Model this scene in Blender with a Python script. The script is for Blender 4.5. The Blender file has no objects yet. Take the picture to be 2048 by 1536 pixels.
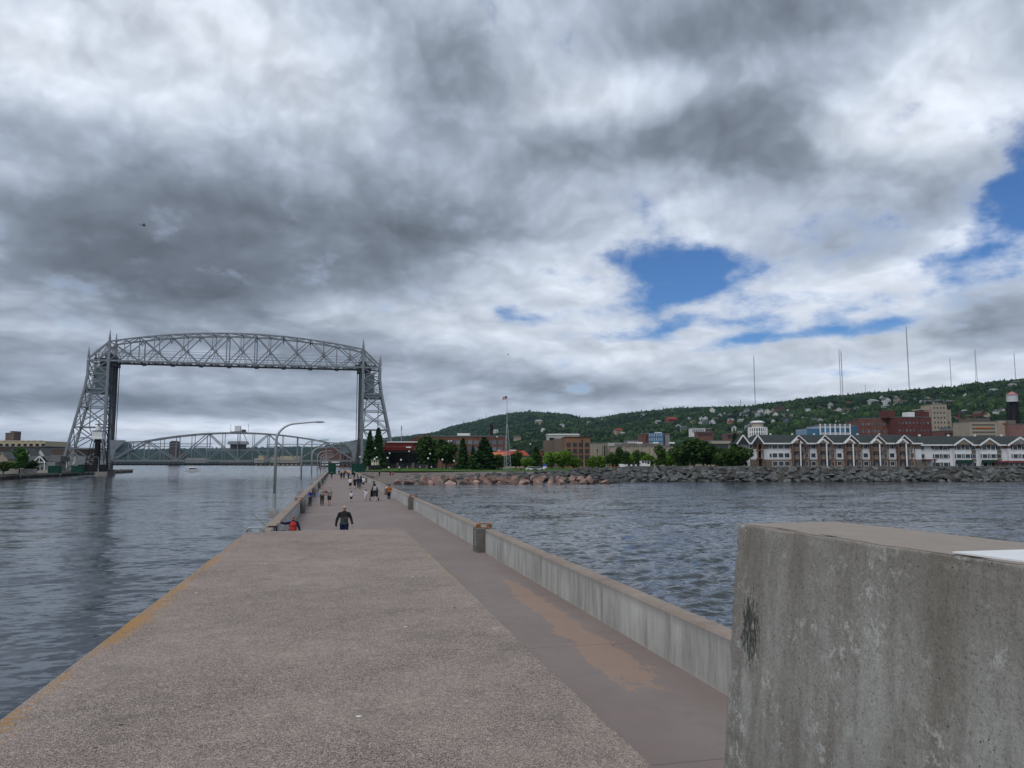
import bpy, bmesh, math, random
import numpy as np
from mathutils import Vector, Matrix, noise as mnoise
R_ = math.radians
scene = bpy.context.scene
C = scene.collection
random.seed(7)

# ------------------------------------------------------------------ camera
FP = 1540.0                       # focal length in photo pixels (2048 wide)
CAMZ = 3.7
PHI = math.atan((927.5-768)/FP)   # pitch up
TH = math.atan(353/FP*math.cos(PHI))  # yaw to the right of the pier axis (+Y)
FW = (math.sin(TH), math.cos(TH)); RT = (math.cos(TH), -math.sin(TH))
cam = bpy.data.cameras.new('camera'); camo = bpy.data.objects.new('camera', cam); C.objects.link(camo)
cam.sensor_width = 36; cam.lens = 36*FP/2048
cam.clip_start = 0.1; cam.clip_end = 60000
camo.location = (0, 0, CAMZ); camo.rotation_euler = (math.pi/2+PHI, 0, -TH)
scene.camera = camo

def ray(px, py):
    a = (px-1024)/FP; b = -(py-768)/FP
    h = math.cos(PHI)-b*math.sin(PHI); z = math.sin(PHI)+b*math.cos(PHI)
    return (FW[0]*h+RT[0]*a, FW[1]*h+RT[1]*a, z, h)
def atD(px, py, D):
    d = ray(px, py); t = D/d[3]; return Vector((d[0]*t, d[1]*t, CAMZ+d[2]*t))
def atz(px, py, z):
    d = ray(px, py); t = (z-CAMZ)/d[2]; return Vector((d[0]*t, d[1]*t, z))
def xyD(px, D):                   # ground position in the column of pixel px near the horizon
    p = atD(px, 927.5, D); return p.x, p.y

# ------------------------------------------------------------------ world: daylight sky behind broken cloud
SUN_EL, SUN_AZ = R_(50), R_(-130)   # azimuth clockwise from +Y
world = bpy.data.worlds.new('World'); scene.world = world; world.use_nodes = True
NT = world.node_tree; NT.nodes.clear()
class G:
    """small node-graph writer"""
    def __init__(s, nt): s.nt = nt
    def n(s, t, **k):
        o = s.nt.nodes.new(t)
        for a, b in k.items(): setattr(o, a, b)
        return o
    def put(s, sock, v):
        if v is None: return
        if isinstance(v, bpy.types.NodeSocket): s.nt.links.new(v, sock)
        else:
            if sock.type == 'RGBA' and len(v) == 3: v = (*v, 1)
            sock.default_value = v
    def m(s, op, a, b=None, c=None, clamp=False):
        o = s.n('ShaderNodeMath', operation=op, use_clamp=clamp)
        s.put(o.inputs[0], a); s.put(o.inputs[1], b); s.put(o.inputs[2], c); return o.outputs[0]
    def v(s, op, a, b=None):
        o = s.n('ShaderNodeVectorMath', operation=op); s.put(o.inputs[0], a)
        if b is not None: s.put(o.inputs[1], b)
        return o.outputs[0]
    def scale(s, a, k):
        o = s.n('ShaderNodeVectorMath', operation='SCALE'); s.put(o.inputs[0], a); s.put(o.inputs['Scale'], k); return o.outputs[0]
    def sep(s, a): o = s.n('ShaderNodeSeparateXYZ'); s.put(o.inputs[0], a); return o.outputs
    def comb(s, x, y, z):
        o = s.n('ShaderNodeCombineXYZ'); s.put(o.inputs[0], x); s.put(o.inputs[1], y); s.put(o.inputs[2], z); return o.outputs[0]
    def noise(s, vec, scale, detail=4, rough=.55, dist=0., lac=2., col=False, dim='3D'):
        o = s.n('ShaderNodeTexNoise', noise_dimensions=dim); s.put(o.inputs['Vector'], vec)
        for k, x in (('Scale', scale), ('Detail', detail), ('Roughness', rough), ('Distortion', dist), ('Lacunarity', lac)): o.inputs[k].default_value = x
        return o.outputs['Color' if col else 'Fac']
    def voro(s, vec, scale, out='Distance', feature='F1'):
        o = s.n('ShaderNodeTexVoronoi', feature=feature); s.put(o.inputs['Vector'], vec); o.inputs['Scale'].default_value = scale
        return o.outputs[out]
    def ss(s, x, a, b, lo=0., hi=1.):
        o = s.n('ShaderNodeMapRange', interpolation_type='SMOOTHSTEP'); s.put(o.inputs[0], x)
        for i, q in ((1, a), (2, b), (3, lo), (4, hi)): s.put(o.inputs[i], q)
        return o.outputs[0]
    def lin(s, x, a, b, lo=0., hi=1.):
        o = s.n('ShaderNodeMapRange'); s.put(o.inputs[0], x)
        for i, q in ((1, a), (2, b), (3, lo), (4, hi)): s.put(o.inputs[i], q)
        return o.outputs[0]
    def mix(s, f, a, b, mode='MIX'):
        o = s.n('ShaderNodeMix', data_type='RGBA', blend_type=mode); s.put(o.inputs[0], f); s.put(o.inputs[6], a); s.put(o.inputs[7], b); return o.outputs[2]
    def ramp(s, f, stops):
        o = s.n('ShaderNodeValToRGB'); s.put(o.inputs[0], f); e = o.color_ramp.elements
        while len(e) < len(stops): e.new(.5)
        for i, (p, c) in enumerate(stops): e[i].position = p; e[i].color = (*c, 1)
        return o.outputs[0]
    def bump(s, h, strength=.3, dist=.02, normal=None):
        o = s.n('ShaderNodeBump'); s.put(o.inputs['Height'], h); o.inputs['Strength'].default_value = strength; o.inputs['Distance'].default_value = dist
        if normal is not None: s.put(o.inputs['Normal'], normal)
        return o.outputs[0]
g = G(NT)
geo = g.n('ShaderNodeTexCoord').outputs['Generated']
X, Y, Z = g.sep(geo)
az = g.m('ARCTAN2', X, Y); el = g.m('ARCSINE', Z)
elp = g.m('MAXIMUM', el, -.02)
vv = g.m('MULTIPLY', g.m('LOGARITHM', g.m('ADD', elp, .10), 2.718282), .62)
UV = g.comb(az, vv, 0.)
wx, wy, _w = g.sep(g.noise(UV, 2.6, 4, .6, 0., col=True, dim='2D'))
azd = g.m('ADD', az, g.m('MULTIPLY', g.m('SUBTRACT', wx, .5), .20))
eld = g.m('ADD', el, g.m('MULTIPLY', g.m('SUBTRACT', wy, .5), g.m('ADD', .02, g.m('MULTIPLY', elp, .30))))
UW = g.v('ADD', UV, g.scale(g.v('SUBTRACT', g.noise(UV, 4., 5, .6, 0., col=True, dim='2D'), (.5, .5, .5)), .11))
def puff(vec):                      # billowing cloud tops: fractal cells
    o = g.n('ShaderNodeTexVoronoi', feature='SMOOTH_F1', voronoi_dimensions='2D', normalize=True); g.put(o.inputs['Vector'], vec)
    for kx, xx in (('Scale', 3.1), ('Detail', 3.), ('Roughness', .60), ('Lacunarity', 2.5), ('Smoothness', .5)): o.inputs[kx].default_value = xx
    return o.outputs['Distance']
def field(vec):
    return g.m('ADD', g.m('MULTIPLY', g.noise(vec, 1.9, 9, .50, 0., dim='2D'), .72), g.m('MULTIPLY', puff(vec), .46))
big = field(UW)
relief = field(g.v('ADD', UW, (.010, .032, 0.)))
fine = g.noise(UV, 9., 6, .60, 0., dim='2D')
def blob(px, py, rx, ry, w):
    d = ray(px, py); a0 = math.atan2(d[0], d[1]); e0 = math.atan2(d[2], math.hypot(d[0], d[1]))
    u = g.m('DIVIDE', g.m('SUBTRACT', azd, a0), rx/FP); v = g.m('DIVIDE', g.m('SUBTRACT', eld, e0), ry/FP)
    q = g.m('ADD', g.m('MULTIPLY', u, u), g.m('MULTIPLY', v, v))
    return g.m('MULTIPLY', g.m('EXPONENT', g.m('MULTIPLY', q, -1.)), w)
def total(lst):
    t = None
    for b in lst:
        q = blob(*b); t = q if t is None else g.m('ADD', t, q)
    return t
# thick (dark) and thin (bright) cloud masses where they stood in the sky
thick = total([(150, 430, 260, 110, .22), (430, 480, 260, 130, .32), (300, 580, 380, 60, .22), (800, 480, 190, 110, .30), (900, 120, 130, 150, .16), (680, 270, 160, 70, .10), (60, 230, 120, 50, .12),
               (1500, 60, 260, 90, .14), (1480, 300, 200, 80, .18), (1220, 310, 230, 60, .14), (1780, 420, 170, 60, .20), (1960, 640, 140, 50, .22), (1700, 500, 200, 40, .10), (330, 800, 330, 26, .16),
               (1100, 760, 260, 20, .12), (760, 720, 200, 20, .08),
               (540, 170, 190, 100, -.22), (120, 110, 220, 100, -.26), (380, 30, 200, 60, -.12), (60, 340, 120, 40, -.10), (850, 640, 420, 40, -.20), (1230, 190, 230, 60, -.18), (1120, 560, 200, 40, -.16), (1900, 130, 160, 100, -.14),
               (1750, 270, 240, 55, -.24), (1300, 700, 300, 36, -.14), (1680, 600, 160, 50, -.16), (1780, 770, 260, 50, -.18), (1350, 820, 260, 28, -.12), (250, 850, 300, 20, -.14), (1950, 470, 60, 30, -.2)])
hole = total([(1320, 560, 140, 56, .80), (1430, 510, 100, 34, .42), (1500, 600, 90, 20, .25), (1250, 530, 70, 24, .26), (1035, 617, 60, 20, .55), (2060, 390, 95, 105, .85), (2010, 320, 50, 40, .2), (1580, 684, 220, 14, .50), (1330, 650, 160, 14, .42), (1235, 776, 80, 14, .52), (1550, 95, 16, 60, .40),
              (1300, 600, 60, 20, .25)])
T = g.m('ADD', g.m('ADD', g.m('MULTIPLY', g.m('SUBTRACT', big, .52), 1.40), g.m('MULTIPLY', thick, 1.6)), .45)
cc = g.ramp(T, [(.08, (.76, .82, .92)), (.30, (.56, .63, .735)), (.50, (.375, .435, .53)), (.70, (.235, .28, .345)), (.98, (.15, .178, .222))])
rel = g.m('MULTIPLY', g.m('SUBTRACT', relief, big), 2.2)
rel2 = g.m('MULTIPLY', g.m('SUBTRACT', fine, .5), -.25)
k = g.m('MINIMUM', g.m('ADD', g.m('ADD', 1., rel), rel2), 1.35)
cc = g.mix(1., cc, g.comb(k, k, k), 'MULTIPLY')
dens = g.m('SUBTRACT', g.m('ADD', .72, g.m('ADD', g.m('MULTIPLY', g.m('SUBTRACT', fine, .5), 1.5), g.m('MULTIPLY', g.m('SUBTRACT', big, .52), 1.6))), hole)
alpha = g.ss(dens, -.16, .52)
sky = g.n('ShaderNodeTexSky', sky_type='NISHITA', sun_disc=False, sun_elevation=SUN_EL, sun_rotation=SUN_AZ)
sky.altitude = 200; sky.air_density = 1.0; sky.dust_density = .6; sky.ozone_density = 3.0
skyc = g.mix(1., sky.outputs[0], (.042, .064, .092), 'MULTIPLY')
edge = g.m('MULTIPLY', g.m('SUBTRACT', 1., g.m('ABSOLUTE', g.m('SUBTRACT', g.m('MULTIPLY', alpha, 2.), 1.))), .5)
cc = g.mix(edge, cc, (.74, .78, .84))
colr = g.mix(alpha, skyc, cc)
bg = g.n('ShaderNodeBackground'); g.put(bg.inputs[0], colr); bg.inputs[1].default_value = 1.0
wo = g.n('ShaderNodeOutputWorld'); NT.links.new(bg.outputs[0], wo.inputs[0])
world.cycles.sampling_method = 'MANUAL'; world.cycles.sample_map_resolution = 512

sl = bpy.data.lights.new('sun', 'SUN'); so = bpy.data.objects.new('sun', sl); C.objects.link(so)
sl.energy = 1.5; sl.angle = R_(34); sl.color = (1, .96, .9)
so.rotation_euler = (math.pi/2-SUN_EL, 0, math.pi-SUN_AZ)
so.location = (0, 0, 300)
scene.view_settings.view_transform = 'Standard'; scene.view_settings.look = 'None'; scene.view_settings.exposure = 0; scene.view_settings.gamma = 1
scene.render.resolution_x = 1024; scene.render.resolution_y = 768
scene.cycles.max_bounces = 5; scene.cycles.volume_bounces = 0; scene.cycles.diffuse_bounces = 3; scene.cycles.glossy_bounces = 3
scene.cycles.volume_max_steps = 32

# ------------------------------------------------------------------ materials
MATS = {}
def newmat(name):
    m = bpy.data.materials.new(name); m.use_nodes = True
    nt = m.node_tree; gg = G(nt); return m, gg, nt.nodes['Principled BSDF']
def mat(name, col, rough=.7, var=.12, scale=3., metal=0., bump=0., spec=.15, objcol=False):
    """plain weathered surface: base colour with two scales of variation"""
    if name in MATS: return MATS[name]
    m, q, b = newmat(name)
    tc = q.n('ShaderNodeTexCoord').outputs['Object']
    n = q.m('ADD', q.m('MULTIPLY', q.noise(tc, scale, 5, .6), .7), q.m('MULTIPLY', q.noise(tc, scale*7, 3, .6), .3))
    k = q.lin(n, .3, .7, 1-var*1.6, 1+var*1.6)
    base = q.n('ShaderNodeObjectInfo').outputs['Color'] if objcol else col
    q.put(b.inputs['Base Color'], q.mix(1., base, q.comb(k, k, k), 'MULTIPLY'))
    b.inputs['Roughness'].default_value = rough; b.inputs['Metallic'].default_value = metal
    b.inputs['Specular IOR Level'].default_value = spec
    if bump: q.put(b.inputs['Normal'], q.bump(n, .5, bump))
    MATS[name] = m; return m

def brick(name, col, mortar=(.3, .28, .26), sc=1.):
    if name in MATS: return MATS[name]
    m, q, b = newmat(name)
    tc = q.n('ShaderNodeTexCoord').outputs['Object']; x, y, z = q.sep(tc)
    o = q.n('ShaderNodeTexBrick'); q.put(o.inputs['Vector'], q.comb(q.m('ADD', x, y), z, 0.))
    o.inputs['Scale'].default_value = 1.6*sc; q.put(o.inputs['Color1'], col); q.put(o.inputs['Color2'], tuple(c*.75 for c in col)); q.put(o.inputs['Mortar'], mortar)
    n = q.lin(q.noise(tc, .25, 4), .3, .7, .75, 1.2)
    q.put(b.inputs['Base Color'], q.mix(1., o.outputs[0], q.comb(n, n, n), 'MULTIPLY')); b.inputs['Roughness'].default_value = .85
    MATS[name] = m; return m

def glass(name, col=(.02, .03, .04), rough=.12):
    if name in MATS: return MATS[name]
    m, q, b = newmat(name)
    r = q.n('ShaderNodeObjectInfo').outputs['Random']
    k = q.lin(r, 0., 1., .5, 1.8)
    q.put(b.inputs['Base Color'], q.mix(1., col, q.comb(k, k, k), 'MULTIPLY')); b.inputs['Roughness'].default_value = rough
    b.inputs['Specular IOR Level'].default_value = .6
    MATS[name] = m; return m

def m_aggregate():
    m, q, b = newmat('exposed_aggregate_concrete')
    tc = q.n('ShaderNodeTexCoord').outputs['Object']; x, y, z = q.sep(tc)
    v = q.n('ShaderNodeTexVoronoi'); q.put(v.inputs['Vector'], tc); v.inputs['Scale'].default_value = 110
    cell = q.sep(v.outputs['Color'])[0]
    v2 = q.n('ShaderNodeTexVoronoi'); q.put(v2.inputs['Vector'], tc); v2.inputs['Scale'].default_value = 30
    cell2 = q.sep(v2.outputs['Color'])[1]
    st = q.ramp(cell, [(0., (.06, .053, .049)), (.25, (.145, .126, .117)), (.55, (.26, .228, .208)), (.8, (.36, .317, .287)), (1., (.62, .57, .53))])
    big = q.noise(tc, .55, 6, .6); mid = q.noise(tc, 3., 5, .65)
    wear = q.ss(q.m('ADD', q.m('MULTIPLY', big, .7), q.m('MULTIPLY', mid, .3)), .38, .64)
    paste = q.mix(q.noise(tc, 25., 4, .7), (.235, .20, .18), (.33, .285, .255))
    c = q.mix(q.lin(wear, 0., 1., .0, .42), st, paste)
    c = q.mix(q.ss(cell2, .8, .95, 0., .35), c, (.5, .46, .42))
    tint = q.noise(tc, .28, 3, .5)
    c = q.mix(1., c, q.mix(tint, (1.10, .985, .93), (1.04, .985, .945)), 'MULTIPLY')
    k = q.m('MULTIPLY', q.lin(big, .3, .7, .80, 1.08), q.lin(mid, .3, .7, .88, 1.1)); c = q.mix(1., c, q.comb(k, k, k), 'MULTIPLY')
    cr = q.n('ShaderNodeTexVoronoi', feature='DISTANCE_TO_EDGE'); q.put(cr.inputs['Vector'], q.v('ADD', tc, q.scale(q.noise(tc, 1.3, 5, .6, col=True), 1.1))); cr.inputs['Scale'].default_value = .16
    c = q.mix(q.m('MULTIPLY', q.ss(cr.outputs['Distance'], .0022, .0008), q.ss(mid, .42, .55, 0., .55)), c, (.06, .05, .045))
    st2 = q.ss(q.noise(q.v('ADD', tc, (9., 4., 0.)), .9, 6, .7), .56, .66); c = q.mix(q.m('MULTIPLY', st2, .28), c, (.13, .115, .10))
    # lichen along the water edge
    e = q.m('ADD', x, 3.28)
    ln = q.m('ADD', q.m('ADD', q.m('MULTIPLY', q.noise(tc, 11., 7, .8), 1.5), -.25), q.m('MULTIPLY', q.noise(tc, .45, 2), .64))
    fade = q.m('MULTIPLY', q.ss(y, 3., 9.5), q.ss(y, 31., 25.))
    lm = q.m('MULTIPLY', q.ss(q.m('SUBTRACT', q.m('ADD', ln, q.m('MULTIPLY', fade, .10)), q.m('MULTIPLY', q.m('ABSOLUTE', q.m('SUBTRACT', e, .10)), .75)), .86, .95), fade)
    c = q.mix(q.m('MULTIPLY', lm, .72), c, q.mix(q.noise(tc, 3., 3), (.30, .19, .05), (.50, .22, .03)))
    e2 = q.m('SUBTRACT', 2.72, x)
    lm2 = q.m('MULTIPLY', q.ss(q.m('SUBTRACT', ln, q.m('MULTIPLY', e2, 1.0)), .80, .88), q.m('MULTIPLY', q.ss(y, 15., 20.), q.ss(y, 28., 24.)))
    c = q.mix(q.m('MULTIPLY', lm2, .6), c, (.30, .23, .06))
    # pale scuffs and droppings
    d1 = q.ss(q.noise(q.v('MULTIPLY', tc, (1., 2.4, 1.)), 4.2, 5, .72), .69, .76)
    c = q.mix(q.m('MULTIPLY', d1, .40), c, (.42, .42, .40))
    d2 = q.ss(q.voro(tc, 1.1), .045, .02); c = q.mix(d2, c, (.68, .67, .64))
    d3 = q.ss(q.voro(q.v('ADD', tc, (3.3, 1.7, 0.)), .6), .03, .015); c = q.mix(d3, c, (.06, .035, .03))
    q.put(b.inputs['Base Color'], c); b.inputs['Roughness'].default_value = .9; b.inputs['Specular IOR Level'].default_value = .25
    h = q.m('ADD', q.m('MULTIPLY', v.outputs['Distance'], -.6), q.m('MULTIPLY', mid, .5))
    q.put(b.inputs['Normal'], q.bump(h, .7, .012))
    return m

def m_deck():
    m, q, b = newmat('pier_deck_concrete')
    tc = q.n('ShaderNodeTexCoord').outputs['Object']; x, y, z = q.sep(tc)
    st = q.v('MULTIPLY', tc, (1., .45, 1.))
    big = q.noise(st, .35, 6, .6); mid = q.noise(tc, 2.2, 6, .65); fin = q.noise(tc, 60., 3, .7)
    c = q.mix(q.ss(big, .35, .68), (.212, .166, .150), (.240, .200, .185))
    c = q.mix(q.ss(mid, .45, .75, 0., .55), c, (.178, .160, .148))
    k = q.lin(fin, .3, .7, .82, 1.18); c = q.mix(1., c, q.comb(k, k, k), 'MULTIPLY')
    # tracks worn smooth along the middle, far deck greyer
    # drift of blown sand against the lake-side wall
    sx = q.m('SUBTRACT', x, q.m('ADD', q.lin(y, 12., 25., 5.15, 5.45), q.m('MULTIPLY', q.m('SUBTRACT', q.noise(tc, .7, 3), .5), .5)))
    wid = q.lin(y, 12., 26., .66, .34)
    edge = q.m('SUBTRACT', 1., q.m('DIVIDE', q.m('ABSOLUTE', sx), wid))
    ey = q.m('MULTIPLY', q.ss(y, 11.8, 13.6), q.ss(y, 27.5, 21.5))
    msk = q.ss(q.m('ADD', q.m('MULTIPLY', edge, ey), q.m('MULTIPLY', q.m('SUBTRACT', q.noise(st, 3.0, 8, .74), .5), 2.1)), .26, .36)
    sand = q.mix(q.noise(tc, 1.6, 6, .65), (.31, .195, .13), (.37, .26, .19))
    sand = q.mix(q.ss(q.noise(tc, 4.2, 5, .7), .60, .68, 0., .6), sand, (.22, .15, .12))
    c = q.mix(q.m('MULTIPLY', msk, .58), c, sand)
    # pale scratches
    sc = q.ss(q.noise(q.v('MULTIPLY', tc, (.55, 2.6, 1.)), 2.4, 6, .7), .68, .74); c = q.mix(q.m('MULTIPLY', sc, .35), c, (.36, .31, .29))
    d2 = q.ss(q.voro(tc, .7), .028, .015); c = q.mix(d2, c, (.62, .6, .58))
    d3 = q.ss(q.voro(q.v('ADD', tc, (7.1, 2.2, 0.)), .9), .03, .018); c = q.mix(d3, c, (.05, .04, .04))
    # cross joints
    j = q.m('ABSOLUTE', q.m('SUBTRACT', q.m('FRACT', q.m('DIVIDE', y, 6.2)), .5)); c = q.mix(q.ss(j, .0035, .0015, 0., .55), c, (.08, .07, .065))
    q.put(b.inputs['Base Color'], c); b.inputs['Roughness'].default_value = .82; b.inputs['Specular IOR Level'].default_value = .3
    q.put(b.inputs['Normal'], q.bump(q.m('ADD', fin, mid), .35, .006))
    return m

def m_wall():
    m, q, b = newmat('board_marked_concrete')
    tc = q.n('ShaderNodeTexCoord').outputs['Object']; x, y, z = q.sep(tc)
    nz = q.sep(q.n('ShaderNodeNewGeometry').outputs['Normal'])[2]
    s1 = q.m('ADD', q.m('MULTIPLY', q.noise(q.v('MULTIPLY', tc, (2.2, 2.2, .32)), 1.1, 6, .7), .7), q.m('MULTIPLY', q.noise(tc, .45, 4, .6), .3))
    s2 = q.noise(q.v('MULTIPLY', tc, (9., 9., .5)), 2.2, 4, .7)
    big = q.noise(tc, .5, 4, .6)
    side = q.mix(q.ss(s1, .34, .66), (.27, .26, .245), (.50, .505, .49))
    side = q.mix(q.ss(s2, .5, .8, 0., .6), side, (.20, .175, .155))
    side = q.mix(q.ss(q.m('ADD', z, q.m('MULTIPLY', s1, .5)), .95, 1.25, 0., .75), side, (.19, .165, .15))
    side = q.mix(q.ss(q.m('ADD', z, q.m('MULTIPLY', q.noise(tc, 3., 4), .22)), .20, .08, 0., .5), side, (.45, .42, .38))
    j = q.m('ABSOLUTE', q.m('SUBTRACT', q.m('FRACT', q.m('DIVIDE', y, 2.5)), .5)); side = q.mix(q.ss(j, .0065, .003, 0., .6), side, (.55, .54, .52))
    top = q.mix(q.noise(tc, 2., 6, .65), (.225, .175, .14), (.34, .28, .235))
    sp = q.lin(q.noise(tc, 70., 3, .7), .3, .7, .75, 1.2); top = q.mix(1., top, q.comb(sp, sp, sp), 'MULTIPLY')
    c = q.mix(q.ss(nz, .4, .7), side, top)
    k = q.lin(big, .3, .7, .85, 1.12); c = q.mix(1., c, q.comb(k, k, k), 'MULTIPLY')
    q.put(b.inputs['Base Color'], c); b.inputs['Roughness'].default_value = .88; b.inputs['Specular IOR Level'].default_value = .25
    q.put(b.inputs['Normal'], q.bump(q.m('ADD', s2, q.noise(tc, 40., 3)), .3, .008))
    return m

def m_parapet():
    m, q, b = newmat('stained_old_concrete')
    tc = q.n('ShaderNodeTexCoord').outputs['Object']; x, y, z = q.sep(tc)
    nz = q.sep(q.n('ShaderNodeNewGeometry').outputs['Normal'])[2]
    s1 = q.noise(q.v('MULTIPLY', tc, (1., 1., .16)), 2.6, 7, .66)
    s2 = q.noise(q.v('MULTIPLY', tc, (1., 1., .35)), 11., 6, .72)
    sp = q.noise(tc, 38., 5, .72); cl = q.noise(tc, 1.7, 6, .68)
    c = q.mix(q.ss(s1, .33, .66), (.205, .190, .165), (.335, .335, .312))
    c = q.mix(q.ss(s2, .48, .72, 0., .45), c, (.165, .17, .142))
    c = q.mix(q.ss(z, 1.9, 3.1, 0., .5), c, (.165, .147, .125))
    c = q.mix(q.m('MULTIPLY', q.ss(q.noise(tc, 9., 6, .75), .52, .60), q.ss(cl, .47, .62)), c, (.42, .42, .40))
    # lime bloom patches
    c = q.mix(q.m('MULTIPLY', q.ss(sp, .56, .66), q.ss(cl, .45, .60, .10, .75)), c, (.45, .455, .435))
    c = q.mix(q.m('MULTIPLY', q.ss(sp, .44, .34), .7), c, (.09, .085, .075))
    # rusty runs
    c = q.mix(q.m('MULTIPLY', q.ss(q.noise(q.v('MULTIPLY', tc, (1., 1., .2)), 7., 5, .7), .60, .70), q.ss(sp, .42, .62, 0., .7)), c, (.17, .115, .08))
    # black patch where a coating has flaked
    u = q.m('DIVIDE', q.m('SUBTRACT', y, 6.88), .24); w = q.m('DIVIDE', q.m('SUBTRACT', z, 2.12), .46)
    r = q.m('ADD', q.m('MULTIPLY', u, u), q.m('MULTIPLY', w, w))
    pat = q.m('ADD', q.m('SUBTRACT', 1., r), q.m('MULTIPLY', q.m('SUBTRACT', q.noise(q.v('MULTIPLY', tc, (1., 1.7, .55)), 17., 7, .78), .5), 4.6))
    c = q.mix(q.m('MULTIPLY', q.m('MULTIPLY', q.ss(pat, .45, .9), q.ss(r, 1.9, 1.1)), .85), c, (.026, .032, .030))
    pit = q.ss(q.voro(tc, 9.), .07, .04); c = q.mix(pit, c, (.03, .028, .025))
    li = q.ss(q.voro(q.v('ADD', tc, (.3, 1.1, .7)), 2.6), .075, .05); c = q.mix(q.m('MULTIPLY', li, q.ss(z, 2.7, 2.9, 0., .8)), c, (.30, .19, .03))
    top = q.mix(q.noise(tc, 5., 6, .68), (.25, .21, .18), (.36, .315, .275))
    sg = q.lin(q.noise(tc, 90., 4, .75), .3, .7, .7, 1.25); top = q.mix(1., top, q.comb(sg, sg, sg), 'MULTIPLY')
    gr = q.m('MULTIPLY', q.lin(q.noise(tc, 55., 5, .8), .3, .7, .74, 1.26), q.lin(q.noise(tc, 14., 5, .7), .3, .7, .88, 1.12)); c = q.mix(1., c, q.comb(gr, gr, gr), 'MULTIPLY')
    c = q.mix(q.ss(nz, .5, .8), c, top)
    q.put(b.inputs['Base Color'], c); b.inputs['Roughness'].default_value = .9; b.inputs['Specular IOR Level'].default_value = .25
    q.put(b.inputs['Normal'], q.bump(q.m('ADD', q.m('ADD', sp, s2), q.m('MULTIPLY', pit, -1.5)), .55, .01))
    return m

def m_water():
    m, q, b = newmat('lake_water')
    tc = q.n('ShaderNodeNewGeometry').outputs['Position']; x, y, z = q.sep(tc)
    open_ = q.ss(x, 4., 9.)                 # lake side is choppier than the sheltered canal
    patch = q.ss(q.noise(q.v('MULTIPLY', tc, (1., .35, 1.)), .018, 4, .6), .35, .65, .65, 1.15)
    # the wavelets too small for the mesh tilt the surface normal directly
    def tilt(sc, det, stretch, off):
        v_ = q.v('SUBTRACT', q.noise(q.v('ADD', q.v('MULTIPLY', tc, stretch), (off, off, 0.)), sc, det, .62, .5, col=True), (.5, .5, .5)); return v_
    t1 = q.scale(tilt(2.3, 4, (.62, 1.15, 1.), 0.), q.lin(open_, 0., 1., .50, 1.35))
    t2 = q.scale(tilt(.20, 3, (.7, 1.1, 1.), 31.), q.lin(open_, 0., 1., .42, .62))
    tt = q.scale(q.v('ADD', t1, t2), patch); tx, ty, tz = q.sep(tt)
    nn = q.v('NORMALIZE', q.v('ADD', q.n('ShaderNodeNewGeometry').outputs['Normal'], q.comb(tx, ty, 0.)))
    cl = q.mix(open_, (.045, .056, .068), (.028, .035, .040))
    cl = q.mix(q.ss(q.noise(tc, .035, 4, .6), .4, .7, 0., .5), cl, (.066, .070, .066))
    q.put(b.inputs['Base Color'], cl)
    b.inputs['Roughness'].default_value = .10; b.inputs['IOR'].default_value = 1.333
    q.put(b.inputs['Normal'], nn)
    return m

def m_foliage(name, c1, c2, objcol=False):
    if name in MATS: return MATS[name]
    m, q, b = newmat(name)
    tc = q.n('ShaderNodeNewGeometry').outputs['Position']
    at = q.n('ShaderNodeAttribute', attribute_name='tone').outputs['Fac']
    n = q.noise(tc, .35, 3, .6)
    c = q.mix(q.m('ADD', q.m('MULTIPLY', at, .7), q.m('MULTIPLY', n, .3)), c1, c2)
    if objcol: c = q.mix(1., c, q.n('ShaderNodeObjectInfo').outputs['Color'], 'MULTIPLY')
    q.put(b.inputs['Base Color'], c); b.inputs['Roughness'].default_value = .75; b.inputs['Specular IOR Level'].default_value = .2
    MATS[name] = m; return m

steel = mat('painted_steel', (.23, .25, .275), .5, .14, .6, .15)
steel_dark = mat('dark_steel', (.09, .10, .11), .6, .2, .6, .2)
steel_blue = mat('grey_blue_steel', (.20, .25, .27), .5, .12, .5, .2)
galv = mat('galvanised_steel', (.36, .39, .40), .45, .12, 2., .4)
white_paint = mat('white_paint', (.72, .73, .73), .6, .06, 2.)
black_paint = mat('black_paint', (.018, .018, .02), .5, .2, 2.)
rust = mat('orange_rust_paint', (.30, .15, .08), .7, .25, 14.)
conc = mat('plain_concrete', (.30, .285, .265), .85, .2, 1.2, bump=.01)
conc_dark = mat('weathered_pillar_concrete', (.135, .13, .118), .9, .22, 3., bump=.01)
bark = mat('bark', (.07, .055, .045), .9, .25, 4.)
GL = glass('window_glass'); GLB = glass('blue_window_glass', (.03, .10, .17))

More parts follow.
